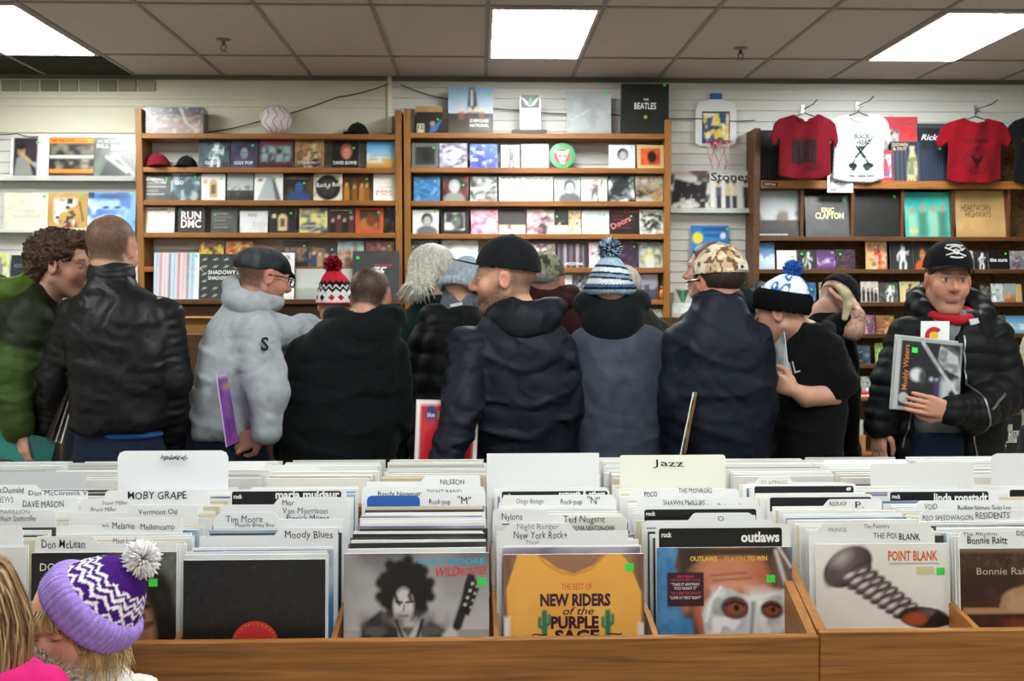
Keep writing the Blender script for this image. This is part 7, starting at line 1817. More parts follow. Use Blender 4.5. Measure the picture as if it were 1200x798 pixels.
held('purple record tucked under the arm of the grey hoodie', [(266, 524), (290, 512), (248, 442)], (-.24, .02, -.3), 4.1, '6A2A8C', canvas=cv, side='C8B0D4')

# ---- 4 white patterned pom-pom hat
p = Person('person in a red, white and black pom-pom hat behind the black coat', 388, 4.8)
p.head(394, 356, yaw=8, sc=.98, skin='C09480', neck=p.P(394, 390)); p.hair('3A2A20', low=-.08, top=.1, side=.078, back=.1)
def harl(L):
    a = np.arctan2(L[:, 0], L[:, 1])*1.0; z = L[:, 2]; u = np.abs(((a*9/math.pi) % 1)-.5)*2
    C = np.tile(lin('E4E2E4'), (len(L), 1)); C = mixc(C, (z > .052+.018*u)*1., '1A1A1E'); C = mixc(C, (z > .066+.018*u)*(z < .074+.018*u)*1., 'E0DEE0'); C = mixc(C, (z > .098+.012*u)*1., 'C02838')
    d = np.abs(((a*3.2/math.pi) % 1)-.5)*2/.34+np.abs(z-.03)/.017; C = mixc(C, (d < 1)*1., '1C1A1E'); d2 = np.abs((((a*3.2/math.pi)+.5) % 1)-.5)*2/.3+np.abs(z-.03)/.015; C = mixc(C, (d2 < 1)*1., 'B02430')
    return mixc(C, (z < .008)*1., 'B82434')
p.beanie(harl, z=.0, r=(.094, .112, .134), cuff=0, tip=.004, pom=['A01828', '7A1020', 'C02838', '5A0C18', '2A1014'], pomr=.046, lean=(-.012, -.01), ribs=60, rib=.001, h=.0042)
R = [(540, 350, 440, .14), (450, 345, 445, .15), (408, 352, 436, .13), (388, 376, 412, .07)]
p.coat('jacket', R, [[(358, 410, 0, .065), (348, 470, .06, .06), (362, 500, .25, .05)], [(430, 410, 0, .065), (442, 470, .06, .06), (430, 500, .25, .05)]], weave('1C2226', .15), NYLON(), h=.012)
p.legs(394, 535, '1C2028'); p.finish()

# ---- 5 black hooded coat
p = Person('short dark-haired man in a black hooded coat, head bent', 404, 4.2)
p.head(434, 349, yaw=-18, pitch=-22, sc=1.0, skin='B88672', neck=p.P(428, 384, -.02), buzz=('2E231D', .95), dy=.04)
R = [(556, 328, 464, .16), (500, 329, 468, .165), (450, 331, 472, .165), (412, 340, 472, .155), (388, 362, 466, .13), (368, 392, 458, .09)]
sl = [(360, 416, 0, .085), (343, 478, .0, .076), (338, 530, .06, .066)]; sl2 = [(458, 416, .02, .082), (464, 480, .0, .074), (456, 530, .1, .064)]
p.coat('coat', R, [sl, sl2], weave('141A1C', .15, 4, 40), CLOTH(), h=.009, disp=creases(.011, .8, 2.2), fold=(3, .006, .4))
hood_down(p, 428, 384, .145, .085, .115, weave('151B1D', .12, 4, 40), CLOTH(), dy=-.0, fold=.006, thick=.034, tail=.01)
p.legs(405, 545, '1A2028'); p.finish()

# ---- 6 white ponytail
p = Person('white-haired person with a low ponytail in a dark green top', 500, 4.75)
p.head(508, 321, yaw=-30, pitch=-4, sc=1.04, skin='C89C88', neck=p.P(504, 352))
def wh(S):
    S.ell((0, -.014, .03), (.098, .118, .1), 0); S.ell((0, -.1, -.045), (.07, .05, .06), .03); S.box((-.2, .05, -.2), (.2, .3, .07), .02, .02, True); S.box((-.2, .01, -.3), (.2, .3, -.01), .02, .02, True)
p.on_head('hair', wh, .005, lambda L: np.tile(lin('BDB9AE'), (len(L), 1))*(.72+.5*hnoise(L*[1, 1, .3], 170, 5))[:, None], HAIR(), lambda L: .0025*np.sin(L[:, 0]*260+60*L[:, 2]), it=0)
rr = random.Random(2); root = []
for i in range(230):
    a = rr.uniform(-math.pi, math.pi); u = rr.uniform(0, 1); r0 = p.W(.02*math.cos(a), -.125, -.045+.02*math.sin(a)); sp = rr.gauss(0, .034)
    root.append([p.W(.07*math.cos(a), -.05-.04*abs(math.sin(a)), .02+.05*math.sin(a)), r0, r0+Vector((sp*.6-.004, -.02, -.025)), r0+Vector((sp-.008, -.02+rr.uniform(-.01, .01), -.055-.025*u))])
strands('ponytail', HAIR(), root, p.o, ['C4C0B4', 'D0CCC2', 'A8A498', 'DAD8D0'], .0042)
R = [(540, 465, 545, .14), (440, 462, 545, .15), (385, 466, 542, .14), (358, 480, 530, .1), (345, 490, 520, .065)]
p.coat('sweater', R, [[(472, 378, 0, .065), (462, 440, .05, .06), (478, 480, .25, .05)], [(536, 378, 0, .065), (545, 440, .05, .06), (535, 480, .25, .05)]], weave('1A2E2A', .15), CLOTH(), h=.011, disp=creases(.006, .9))
p.legs(504, 535, '20242C'); p.finish()

# ---- 7 pale blue knitted hat, dark puffer
p = Person('person in a pale blue knitted hat and a dark quilted coat', 525, 4.4)
p.head(545, 342, yaw=-28, pitch=-14, sc=1.0, skin='B88C78', neck=p.P(537, 372))
p.beanie(lambda L: np.tile(lin('8E9AA6'), (len(L), 1))*(.8+.4*hnoise(L, 90, 3))[:, None], z=.0, r=(.094, .114, .132), cuff=.05, cuffcol=lambda L: np.tile(lin('98A4B0'), (len(L), 1))*(.8+.4*hnoise(L, 90, 4))[:, None], ribs=34, tilt=-8)
S = Sdf(); S.M = Matrix.Translation(p.P(540, 356)); S.loft([(-.06, -.01, 0, .1, .1), (.0, 0, .0, .088, .09), (.07, .01, .01, .082, .084)], 0, n=2.1); soft('neck_warmer', S, .008, weave('596066', .2, 3, 90), KNIT(), p.o, disp=creases(.004, 1.5))
R = [(556, 478, 576, .16), (500, 480, 582, .165), (440, 486, 586, .165), (395, 494, 586, .155), (372, 508, 572, .12), (356, 522, 558, .08)]
p.coat('quilted_coat', R, [[(502, 400, 0, .082), (488, 470, .02, .075), (492, 520, .18, .06)], [(576, 400, 0, .082), (588, 460, .04, .075), (580, 500, .2, .06)]], weave('0E1116', .2), NYLON(), h=.009, disp=puffer(.085, .011), fold=None)
hood_down(p, 532, 378, .12, .06, .1, weave('101318', .15), NYLON(), fold=.008)
b = MB(); b.box(0, .05, -.004, 0, 0, .012, 'C8CCD0', M=TR(p.P(528, 360, -.13), ry=-.2)); b.build('logo_patch', MATTE(), p.o)
p.legs(528, 545, '1A1E26'); p.finish()

# ---- 9 camouflage cap and maroon jacket, behind
p = Person('person in a green camouflage cap and maroon jacket', 645, 4.95)
p.head(640, 330, yaw=-20, sc=1.02, skin='B88874', neck=p.P(642, 358)); p.hair('8A867E', low=-.07, top=.1, side=.079)
def camo(c0, c1, c2, f=38, seed=2):
    def fn(L):
        C = np.tile(lin(c0), (len(L), 1)); C = mixc(C, sstep(hnoise(L+.5, f, seed), .52, .58), c1); C = mixc(C, sstep(hnoise(L+.9, f*1.6, seed+3), .6, .66), c2); return C
    return fn
p.cap_hat('7A8068', 1, colfn=camo('8A8E74', '5A6048', '3E4234', 34), z=.032)
R = [(540, 600, 690, .14), (420, 600, 690, .15), (375, 608, 682, .14), (350, 622, 664, .09), (338, 630, 656, .065)]
p.coat('jacket', R, [[(612, 375, 0, .07), (602, 440, .05, .06), (618, 480, .2, .05)], [(676, 375, 0, .07), (690, 440, .05, .06), (676, 480, .2, .05)]], weave('3C181C', .15, 2, 40), CLOTH(), h=.011, disp=creases(.007, .9))
hood_down(p, 642, 352, .125, .06, .11, weave('3E1A1E', .12), CLOTH(), fold=.007)
p.legs(645, 540, '20222A'); p.finish()

# ---- 8 the man in the black snapback cap, in profile
p = Person('bearded man in a black flat-peaked cap and navy jacket, face in profile', 610, 3.98)
p.head(592, 327, yaw=84, pitch=-2, sc=1.12, skin='C2957E', neck=p.P(606, 366), brow='2A1C14', stubble=('3A2418', .75), buzz=('2A1E18', .5), lip='A06058', dy=.0)
p.cap_hat('15161A', 1, z=.036, r=(.09, .112, .112), brim=.082, bend=.004, up=.008, under='1A1B20', tilt=9, bw=.08)
R = [(562, 548, 672, .16), (500, 536, 672, .17), (450, 536, 672, .17), (412, 540, 666, .16), (386, 556, 656, .13), (366, 570, 644, .09), (354, 580, 636, .075)]
sl = [(550, 408, -.05, .086), (541, 475, -.2, .072), (522, 540, -.27, .06)]; sl2 = [(650, 410, .02, .085), (660, 470, .0, .076), (658, 528, .08, .066)]
p.coat('jacket', R, [sl, sl2], weave('121826', .16, 6, 40), NYLON(), h=.0085, disp=lambda x, y, z: creases(.011, 1.0, .9)(x, y, z)+.003*wob(x, y, z, 2.6, 2), fold=(6, .005, .1))
hood_down(p, 613, 372, .15, .075, .125, weave('101622', .15, 6, 40), NYLON(), fold=.008, thick=.032, tail=.02)
p.legs(612, 545, '1C2230'); p.hand(p.P(517, 556, -.27), (-.15, .1, -1), (.3, .9, 0), side=-1, curl=.5); p.finish()
cv = Canvas(40, 40, 'C42430'); cv.rect(0, .07, 0, 1, 'E8E8E8').rect(.93, 1, 0, 1, 'E8E8E8').rect(0, 1, .95, 1, 'E8E4E4').ell(.24, .84, .09, .1, '24407C').rect(.36, .44, .8, .88, G).blot(3, 5, 'D8404A', .55, .3, .7, (.1, .9, .1, .8)).blot(5, 8, '8A5A20', .62, .1, .9, (.5, .9, .05, .6))
held('red record with white border held by the bearded man in the navy jacket', [(484, 578), (557, 578), (506, 470)], (-.2, -.16, -.19), 3.98, 'C42430', canvas=cv, side='ECECEC', txt=[('blue', .18, .82, .05, 'E8E8F0', {'width': .12, 'bold': .02})])

# ---- 10 striped pom-pom hat
def olive_person():
    p = Person('person in a dark olive coat mostly hidden behind the striped hat', 742, 4.75)
    p.head(729, 340, yaw=10, sc=.9, skin='B88C78', neck=p.P(740, 366)); p.hair('B8B0A4', low=-.08)
    R = [(545, 700, 782, .14), (430, 702, 784, .15), (388, 712, 778, .14), (364, 724, 766, .1), (352, 730, 752, .065)]
    p.coat('coat', R, [[(716, 390, 0, .065), (706, 450, .05, .06), (720, 485, .2, .05)], [(770, 392, 0, .068), (780, 450, .05, .062), (768, 485, .2, .05)]], weave('34342C', .18), CLOTH(), h=.012, disp=creases(.006))
    p.legs(742, 540, '24262C'); p.finish()
olive_person()
p = Person('person in a blue and white striped pom-pom hat and grey hooded coat', 722, 4.26)
p.head(714, 350, yaw=4, sc=1.02, skin='BC8E7A', neck=p.P(716, 384))
def stripes(L):
    z = L[:, 2]+.008*np.sin(np.arctan2(L[:, 0], L[:, 1])*1+.5); C = np.tile(lin('AEB8C4'), (len(L), 1))
    for a, b_, c in ((-.05, .012, '8FA6BE'), (.012, .02, '12161E'), (.02, .042, 'D0D6DC'), (.042, .05, '12161E'), (.05, .062, '7C93AE'), (.062, .07, '12161E'), (.07, .088, 'C8D0D8'), (.088, .097, '161C28'), (.097, .2, '9AB0C6')): C = mixc(C, ((z >= a) & (z < b_))*1., c)
    return C*(.85+.3*hnoise(L, 150, 3))[:, None]
p.beanie(stripes, z=.03, r=(.094, .112, .118), cuff=.05, cuffcol=lambda L: mixc(mixc(np.tile(lin('3A5878'), (len(L), 1)), (L[:, 2] < .008)*1., '9CB4CC'), (np.abs(L[:, 2]-.012) < .005)*1., '161C26'), tip=.004, pom=['9FB4CC', '2A3E58', '7A94B4', '18202E', 'C8D4E0'], pomr=.05, ribs=40, lean=(.0, -.0), h=.0045)
R = [(565, 672, 776, .16), (500, 672, 780, .165), (450, 668, 778, .165), (414, 670, 774, .155), (396, 674, 770, .135), (376, 692, 752, .1)]
sl = [(688, 406, .0, .078), (676, 470, .03, .072), (682, 520, .16, .06)]; sl2 = [(758, 406, .0, .08), (772, 470, .02, .074), (766, 525, .16, .06)]
def gcoat(V): return np.tile(lin('424956'), (len(V), 1))*(.8+.4*hnoise(V, 26, 6))[:, None]
p.coat('coat', R, [sl, sl2], gcoat, CLOTH(), h=.009, disp=creases(.006, .9, 3.1), fold=(4, .006, .2))
hood_down(p, 718, 372, .128, .11, .12, weave('1C2024', .15, 6, 50), CLOTH(), fold=.006, thick=.036, tail=.012)
p.legs(722, 545, '1E222C'); p.finish()

# ---- 13 hidden behind the backwards cap
p = Person('person in a dark jacket mostly hidden behind the tan camouflage cap', 850, 4.7)
p.head(832, 317, yaw=60, sc=1.02, skin='C4A090', neck=p.P(846, 360)); p.hair('4E4238', fringe=.05)
R = [(545, 800, 892, .14), (430, 800, 894, .15), (384, 806, 892, .14), (360, 822, 882, .11), (344, 832, 872, .08)]
p.coat('jacket', R, [[(812, 382, 0, .07), (802, 450, .05, .06), (816, 485, .2, .05)], [(880, 382, 0, .07), (892, 450, .05, .06), (880, 485, .2, .05)]], weave('262E30', .2), NYLON(), h=.011, disp=creases(.008, 1.1))
hood_down(p, 868, 350, .1, .07, .1, weave('1A232C', .2), NYLON(), fold=.01)
p.legs(848, 540, '20242C'); p.finish()

# ---- 12 backwards camouflage cap, navy quilted coat
p = Person('man in a tan camouflage cap worn backwards and a navy quilted coat', 842, 4.0)
p.head(842, 331, yaw=22, pitch=-4, sc=1.08, skin='B07C68', neck=p.P(842, 366), dy=.02)
p.hair('2E241E', side=.083, back=.108, top=.118, low=-.085)
p.cap_hat('C8B498', -1, colfn=camo('CDBFA8', 'B59C7C', '6A4E3A', 46, 6), z=.03, r=(.091, .112, .108), brim=.004, bend=.0)
b = MB(); w_ = p.W(.012, -.128, .045); b.box(-.02, .02, -.005, 0, -.011, .011, 'D8D4CC', M=Matrix.Translation(w_) @ Matrix.Rotation(math.radians(22), 4, 'Z')); b.box(-.012, .0, -.007, -.0055, -.006, .006, '3A3A44', M=Matrix.Translation(w_) @ Matrix.Rotation(math.radians(22), 4, 'Z')); b.build('cap_patch', CLOTH(), p.o)
b = MB(); b.tube([p.W(-.083, -.01, .008), p.W(-.081, .05, .01), p.W(-.074, .085, .008)], .004, '141416', 6); b.build('sunglasses', PLASTIC(), p.o)
R = [(565, 782, 896, .165), (500, 780, 900, .17), (445, 780, 902, .17), (405, 786, 898, .16), (380, 798, 886, .135), (358, 812, 872, .1), (344, 818, 868, .085)]
sl = [(803, 402, 0, .085), (794, 470, -.03, .076), (796, 530, .04, .066)]; sl2 = [(880, 402, 0, .085), (888, 470, -.02, .076), (884, 525, .06, .066)]
p.coat('quilted_coat', R, [sl, sl2], weave('111A2A', .15, 7, 40), NYLON(), h=.0088, disp=lambda x, y, z: puffer(.155, .004, .4)(x, y, z)+creases(.007, 1.0, .7)(x, y, z), fold=(3, .004, .3))
S = Sdf(); S.M = Matrix.Translation(p.P(842, 352, .01)); S.loft([(-.05, 0, 0, .115, .1), (0, 0, .005, .098, .092), (.042, 0, .012, .094, .09)], 0, n=2.2); S.ell((0, .02, .05), (.082, .08, .075), .01, True); soft('collar', S, .007, weave('101826', .15), NYLON(), p.o, disp=creases(.004, 1.4))
p.legs(840, 545, '1C2230'); p.finish()
cv = Canvas(24, 40, 'C8C0A8'); cv.blot(3, 6, '8A3A30', .5, .15).blot(7, 8, '3A5A48', .58, .1).blot(9, 7, 'D8B060', .6, .1).rect(.9, 1, 0, 1, 'E4E0D4')
held('colourful record with a pale edge tucked under the navy quilted sleeve', [(798, 533), (812, 528), (815, 462)], (-.26, .05, -.2), 4.0, 'C8C0A8', canvas=cv, side='D8D8D0')

# ---- 14 black hoodie, blue pom-pom hat, looking down
p = Person('young man in a black hoodie and blue-white pom-pom hat looking down', 945, 4.2)
p.head(915, 367, yaw=62, pitch=-14, sc=1.0, skin='B58A76', neck=p.P(938, 390), brow='4A3426', closed=True)
def bluewhite(L):
    C = np.tile(lin('DCE4EC'), (len(L), 1)); n = hnoise(L*[1, 1.6, .8]+.3, 26, 12); return mixc(mixc(C, sstep(n, .5, .53), '2A6AB4'), sstep(n, .66, .69), 'E4ECF4')
o = p.beanie(bluewhite, z=.03, r=(.09, .11, .112), cuff=.095, cuffin=.005, cuffcol='0C0D10', tip=.0, pom=['1E56A8', '2A6AC0', '163E80', '3A7CD0'], pomr=.04, lean=(0, -.02), tilt=22, h=.0045)
b = MB(); w_ = p.W(.106, .01, .05); b.box(-.02, .02, -.004, 0, -.004, .004, 'C8CCD0', M=Matrix.Translation(w_) @ Matrix.Rotation(.25, 4, 'Y')); b.build('hat_label', CLOTH(), p.o)
R = [(560, 897, 978, .15), (500, 900, 988, .155), (450, 908, 990, .155), (415, 916, 986, .145), (394, 924, 974, .115), (377, 930, 964, .08)]
sl = [(966, 408, -.06, .075), (984, 448, -.12, .068), (972, 464, -.13, .052)]; sl2 = [(918, 412, .1, .07), (906, 455, .14, .062), (915, 470, .1, .05)]
p.coat('hoodie', R, [sl, sl2], weave('0D0E10', .2, 3, 40), CLOTH(), h=.0088, disp=creases(.007, 1.0, 1.4), fold=(4, .007, .3))
hood_down(p, 948, 398, .09, .07, .1, weave('0E0F11', .2), CLOTH(), fold=.007, thick=.028)
p.b.M = Matrix.Identity(4); p.b.chain([p.P(976, 463, -.13), p.P(945, 465, -.17), p.P(928, 456, -.18)], [.043, .037, .028], .02); p.hand(p.P(929, 457, -.18), (-.75, .15, .35), (.0, .8, .3), side=-1, curl=.35)
b = MB(); text(b, 'HL', 0, 0, .05, 'B8BCC0', TR(p.P(919, 441, -.09), rz=-.9, ry=-.3), bold=0); b.build('printed_letters', MATTE(), p.o)
p.legs(940, 545, '181A20'); p.finish()
cv = Canvas(16, 34, 'A8ACAE'); cv.blot(3, 5, 'C8CCCE', .5, .2).blot(8, 7, '7A7E82', .56, .15)
held('silvery plastic-sleeved record held upright before the young man in the black hoodie', [(905, 440), (924, 436), (906, 345)], (-.02, -.1, .0), 4.2, 'A8ACAE', canvas=cv, side='C8CCD0')

# ---- 15 tattooed arm raised to a cap
p = Person('person in a black t-shirt, tattooed arm raised, head bowed into a cap', 972, 4.72)
p.head(980, 356, yaw=-52, pitch=-52, sc=1.0, skin='C29682', neck=p.P(958, 374), buzz=('4A3A30', .5), closed=True, dy=.0)
p.cap_hat('16171A', 1, z=.04, bend=.01, tilt=4)
R = [(545, 930, 1004, .14), (440, 932, 1004, .145), (398, 936, 1000, .14), (372, 944, 986, .1), (360, 952, 974, .07)]
sl = [(978, 386, -.1, .066), (990, 380, -.2, .058), (993, 379, -.215, .05)]; sl2 = [(940, 394, .08, .066), (934, 440, .12, .055), (936, 450, .14, .05)]
p.coat('t_shirt', R, [sl, sl2], weave('0D0E10', .2), CLOTH(), h=.0095, disp=creases(.006, 1.1, .6))
p.b.chain([p.P(984, 383, -.18), p.P(1000, 386, -.24), p.P(1003, 372, -.22), p.P(1000, 360, -.18)], [.046, .044, .038, .029], .02)
p.b.chain([p.P(936, 446, .12), p.P(950, 480, .25)], [.043, .03], .02)
A0 = p.P(996, 384, -.25)
def tattoo(V, C):
    d = np.sqrt(((V-np.array(A0))**2).sum(1)); n = hnoise(V, 55, 9); return mixc(C, (d < .11)*sstep(np.abs(n-.5), .06, .02)*.75, '3A4048')
p.paint.append(tattoo)
p.hand(p.P(1000, 358, -.17), (-.35, .35, .75), (-.6, .6, .1), side=1, curl=.5); p.legs(966, 540, '20222A'); p.finish()
S = Sdf(); S.chain([Vector(p.loc)+p.P(*q) for q in ((983, 336, -.3), (991, 344, -.31), (994, 357, -.3), (990, 373, -.29))], [.013, .02, .018, .013], .01); o = soft('folded_cloth', S, .006, 'C8BC98', CLOTH(), None); tag(o, 'beige folded cloth held by the raised tattooed hand', 'cloth'); 

# ---- 16 the man facing the camera
p = Person('man in a black cap and open puffer jacket facing the camera, holding a record', 1108, 4.25)
p.head(1110, 329, yaw=172, pitch=-3, roll=-3, sc=1.06, skin='BE8A74', neck=p.P(1108, 372, .03), brow='4A3022', stubble=('5A4038', .35), lip='8A5048', iris='3A2C22', jaw=1.06)
p.hair('3A2E28', side=.081, back=.105, top=.11, low=-.05)
def badge(o, H, r):
    b = MB(); cp = lambda u, v: H @ Vector((-u, r[1]*math.sqrt(max(0, 1-(v/r[2])**2-(u/r[0])**2))+.003, v))
    for sgn in (-1, 1): b.tube([cp(-sgn*.036, .042), cp(0, .055), cp(sgn*.036, .072)], .0035, 'D8DADC', 5)
    b.tube([cp(.026*math.cos(a), .058+.02*math.sin(a)) for a in np.linspace(.2, 2.9, 9)], .003, 'D8DADC', 5); b.tube([cp(-.024, .036), cp(0, .033), cp(.024, .036)], .004, 'D8DADC', 5); b.tube([cp(-.03, .081), cp(0, .084), cp(.03, .081)], .004, 'D8DADC', 5)
    b.tube([cp(.008*math.cos(a), .057+.009*math.sin(a)) for a in np.linspace(0, 6.28, 9)], .004, 'D8DADC', 5); b.build('stitched_badge', CLOTH(), o)
p.cap_hat('101114', 1, z=.05, r=(.09, .112, .108), brim=.062, bend=.022, up=-.004, tilt=4, badge=badge)
RS_ = [(530, 1055, 1150, .115, .02), (480, 1058, 1152, .12, .02), (420, 1062, 1156, .125, .02), (385, 1066, 1152, .115, .02), (370, 1080, 1138, .085, .02), (362, 1090, 1128, .07, .025)]
S = Sdf(); S.loft(p.rows(RS_), .02); soft('sweater', S, .009, weave('6E7276', .1, 3, 70), CLOTH(), p.o, disp=creases(.005, .9))
S = Sdf(); n = 13; P = [p.P(1109, 366, .03)+Vector((.09*math.sin(a), -.118*math.cos(a), -.03*math.cos(a))) for a in np.linspace(-3.14, 3.14, n)]; S.chain(P, [.02]*n, .01); soft("collar", S, .006, "A01C28", CLOTH(), p.o)
b = MB(); F = p.P(1079, 397, -.118); b.box(0, .115, 0, .002, -.05, .07, 'E8EAEE'); b.box(0, .115, -.001, 0, -.05, -.02, '24407C')
arc = [(.052+.036*math.cos(a), .012+.036*math.sin(a)) for a in np.linspace(.7, 5.6, 16)]; arc2 = [(.052+.019*math.cos(a), .012+.019*math.sin(a)) for a in np.linspace(5.6, .7, 16)]
b.prism(arc+arc2, -.0025, -.0012, 'B82434'); b.prism(ring(16, .017, .017, .052, .012), -.0025, -.0012, 'E8B820'); b.build('printed_flag_letter', MATTE(), p.o, F)
# the open jacket: two fronts and a back, split down the middle
RJ = [(538, 1036, 1170, .165, .02), (490, 1036, 1174, .17, .02), (440, 1042, 1176, .17, .02), (405, 1048, 1174, .165, .02), (380, 1062, 1160, .14, .03), (364, 1082, 1140, .11, .045)]
sl = [(1066, 396, .0, .088), (1046, 448, -.04, .08), (1032, 498, -.06, .064)]; sl2 = [(1158, 398, .0, .098), (1178, 458, -.06, .092), (1142, 484, -.24, .072), (1116, 481, -.292, .055)]
def opening(S):
    a = p.P(1112, 350, -.25); z1 = p.P(0, 350).z; z0 = p.P(0, 545).z
    S.slab([(p.P(1095, 350).x, z1+.1), (p.P(1082, 400).x, p.P(0, 400).z), (p.P(1062, 470).x, p.P(0, 470).z), (p.P(1050, 545).x, z0-.2), (p.P(1122, 545).x, z0-.2), (p.P(1112, 470).x, p.P(0, 470).z), (p.P(1110, 430).x, p.P(0, 430).z), (p.P(1106, 395).x, p.P(0, 395).z), (p.P(1130, 365).x, p.P(0, 365).z), (p.P(1128, 350).x, z1+.1)], -.4, -.015, .02, .01, True)
def pcol(V): return np.tile(lin('0A0C10'), (len(V), 1))*(.7+.7*hnoise(V, 26, 3))[:, None]
JK = p.coat('puffer_jacket', RJ, [sl], pcol, NYLON(), h=.0078, disp=puffer(.072, .0085, .2), fold=(4, .010, .1), extra=opening, n=2.6, late=[sl2])
S = Sdf(); n = 11; P = [p.P(1116, 366, .05)+Vector((.135*math.sin(a), -.13*math.cos(a)+.02, -.06*math.cos(a)+.02)) for a in np.linspace(.55, 5.4, n)]; S.chain(P, [.03+.02*math.sin(math.pi*i/(n-1)) for i in range(n)], .02); soft('hood', S, .0085, pcol, NYLON(), p.o, disp=creases(.008, 1.2))
z_ = MB(); line = lambda *q: [p.P(*a).lerp(p.P(*b_), t_/6) for a, b_ in zip(q[:-1], q[1:]) for t_ in range(6)]+[p.P(*q[-1])]
z_.tube(drape(JK, p, line((1113, 392), (1111, 410), (1112, 440), (1116, 478), (1125, 530))), .004, 'A8ACB0', 6); z_.tube(drape(JK, p, line((1074, 405), (1060, 455), (1047, 520))), .0035, '8A8E92', 6); z_.build('zip', STEEL(), p.o)
z_ = MB().tube(drape(JK, p, line((1120, 470), (1146, 455))), .005, '8E9298', 6); z_.build('sleeve_pocket_zip', STEEL(), p.o)
b = MB(); q_ = drape(JK, p, [p.P(1128, 376)], .003)[0]; b.box(-.022, .022, -.003, .003, -.012, .012, 'B8BCC0', M=TR(q_, rz=.35, ry=-.1, rx=-.35)); b.build('chest_patch', MATTE(), p.o)
p.legs(1104, 530, '243046'); p.hand(p.P(1030, 500, -.06), (-.05, -.1, -1), (.8, .3, 0), side=1, curl=.35); p.hand(p.P(1113, 481, -.308), (-.9, -.02, .2), (.0, 1, .1), side=1, curl=.12, sc=1.0, fine=.004)
p.sleeves = [sl, sl2]; p.torso = RS_; p.finish()
cv = Canvas(60, 60, '1C2024'); cv.rect(0, 1, .96, 1, '9CA0A0').rect(0, .08, 0, 1, 'A8ACAA').rect(.97, 1, 0, 1, '8A8E8E').rect(0, 1, 0, .05, 'A8ACAA')
cv.line([(.4, .95), (.62, .68), (.95, .3)], .022, 'B8BCC0', e=.02).line([(.44, .9), (.66, .62)], .006, '4A4E52')
cv.ell(.8, .78, .16, .15, '5A5E62', e=.06, rot=-.3)
for i in range(9): cv.line([(.68+.03*i, .92-.015*i), (.66+.04*i, .74-.02*i), (.75+.03*i, .62-.01*i)], .011, 'C0C4C8', e=.02)
cv.blot(4, 12, '2C3034', .6, .15, .6, (.64, .96, .55, .95)).ell(.34, .5, .1, .09, 'C8CCD0', e=.05).ell(.42, .48, .05, .1, '3A3E42', e=.05).ell(.56, .46, .03, .03, 'A8ACB0', e=.03).ell(.64, .45, .03, .03, 'A8ACB0', e=.03).blot(9, 8, 'B8BCC0', .55, .12, .9, (.7, .95, .12, .48)).rect(.6, .68, .16, .45, '3A2C5C', e=.04).ell(.16, .17, .075, .075, 'A4A8A8', e=.01)
held('record with an orange name and a black-and-white guitarist, held against the puffer jacket', [(1045, 479), (1123, 487), (1062, 396)], (-.27, -.27, -.235), 4.25, '1C2024', canvas=cv, side='C8CCCC', txt=[('Muddy Waters', .2, .28, .075, 'C87838', {'rot': math.pi/2, 'bold': .01})], extra=lambda mb, M, w, h: mb.box(.24*w, .24*w+.022, -.0012, -.0004, .8*h, .8*h+.02, G, M=M))
held('second record just showing behind the guitarist record', [(1042.5, 479), (1117, 487), (1057, 393)], (-.262, -.262, -.226), 4.25, 'B8BCB8', side='D8DAD4')

p = Person('person in a beige coat almost wholly cut off by the right edge', 1232, 5.3)
p.head(1236, 338, yaw=-30, skin='BC8C78', neck=p.P(1236, 372)); p.hair('4A3A2E')
R = [(530, 1204, 1262, .13), (450, 1202, 1264, .14), (400, 1206, 1260, .13), (380, 1218, 1252, .09), (370, 1226, 1246, .06)]
p.coat('coat', R, [[(1212, 402, 0, .06), (1203, 440, -.04, .055), (1206, 474, -.1, .045)], [(1256, 402, 0, .06), (1264, 450, .05, .055), (1256, 480, .2, .045)]], weave('A89C8C', .12), CLOTH(), h=.012, disp=creases(.006))
p.legs(1234, 520, '24262C'); p.finish()
# ================================================================ the two girls in front of the bins
Z_ = lambda L, n, amp, z0: z0+amp*(np.abs(((np.arctan2(L[:, 0], L[:, 1])*n/math.pi) % 1)-.5)*4-1)
def fair(L):
    z = L[:, 2]; a = np.arctan2(L[:, 0], L[:, 1]); C = np.tile(lin('431A70'), (len(L), 1)); nz = .004*(hnoise(L, 260, 4)-.5)
    for z0, am, w in ((.092, .006, .0035), (.077, .0065, .004), (.106, .005, .003)): C = mixc(C, (np.abs(z+nz-Z_(L, 7, am, z0)) < w)*1., 'ECE8F0')
    for off, z0, r1 in ((0, .048, .021), (.5, .048, .017)):
        d = np.abs((((a*4/math.pi)+off) % 1)-.5)/.30+np.abs(z+nz-z0)/r1
        C = mixc(C, (d < 1)*1., 'E8E4EE'); C = mixc(C, (d < .58)*1., '4A2080'); C = mixc(C, (d < .25)*1., 'C8B8E0')
    C = mixc(C, sstep(hnoise(L, 190, 7), .62, .7)*(z < .03), 'E0DCEA')
    return C
p = Person('small girl in a purple and white pom-pom hat and white fleece, looking down', 96, 1.96)
p.kid = .55
p.head(84, 727, yaw=160, pitch=-6, roll=6, sc=.8, skin='DDA890', child=True, brow='B08A68', lip='C07068', closed=True, neck=p.P(98, 800, .02))
H0 = p.H.copy(); p.H = Matrix.Translation((-.002, 0, -.010)) @ Matrix.Translation(p.hp) @ Matrix.Rotation(math.radians(51), 4, 'Y') @ Matrix.Translation(-p.hp) @ p.H @ Matrix.Translation((0, -.002, .042))
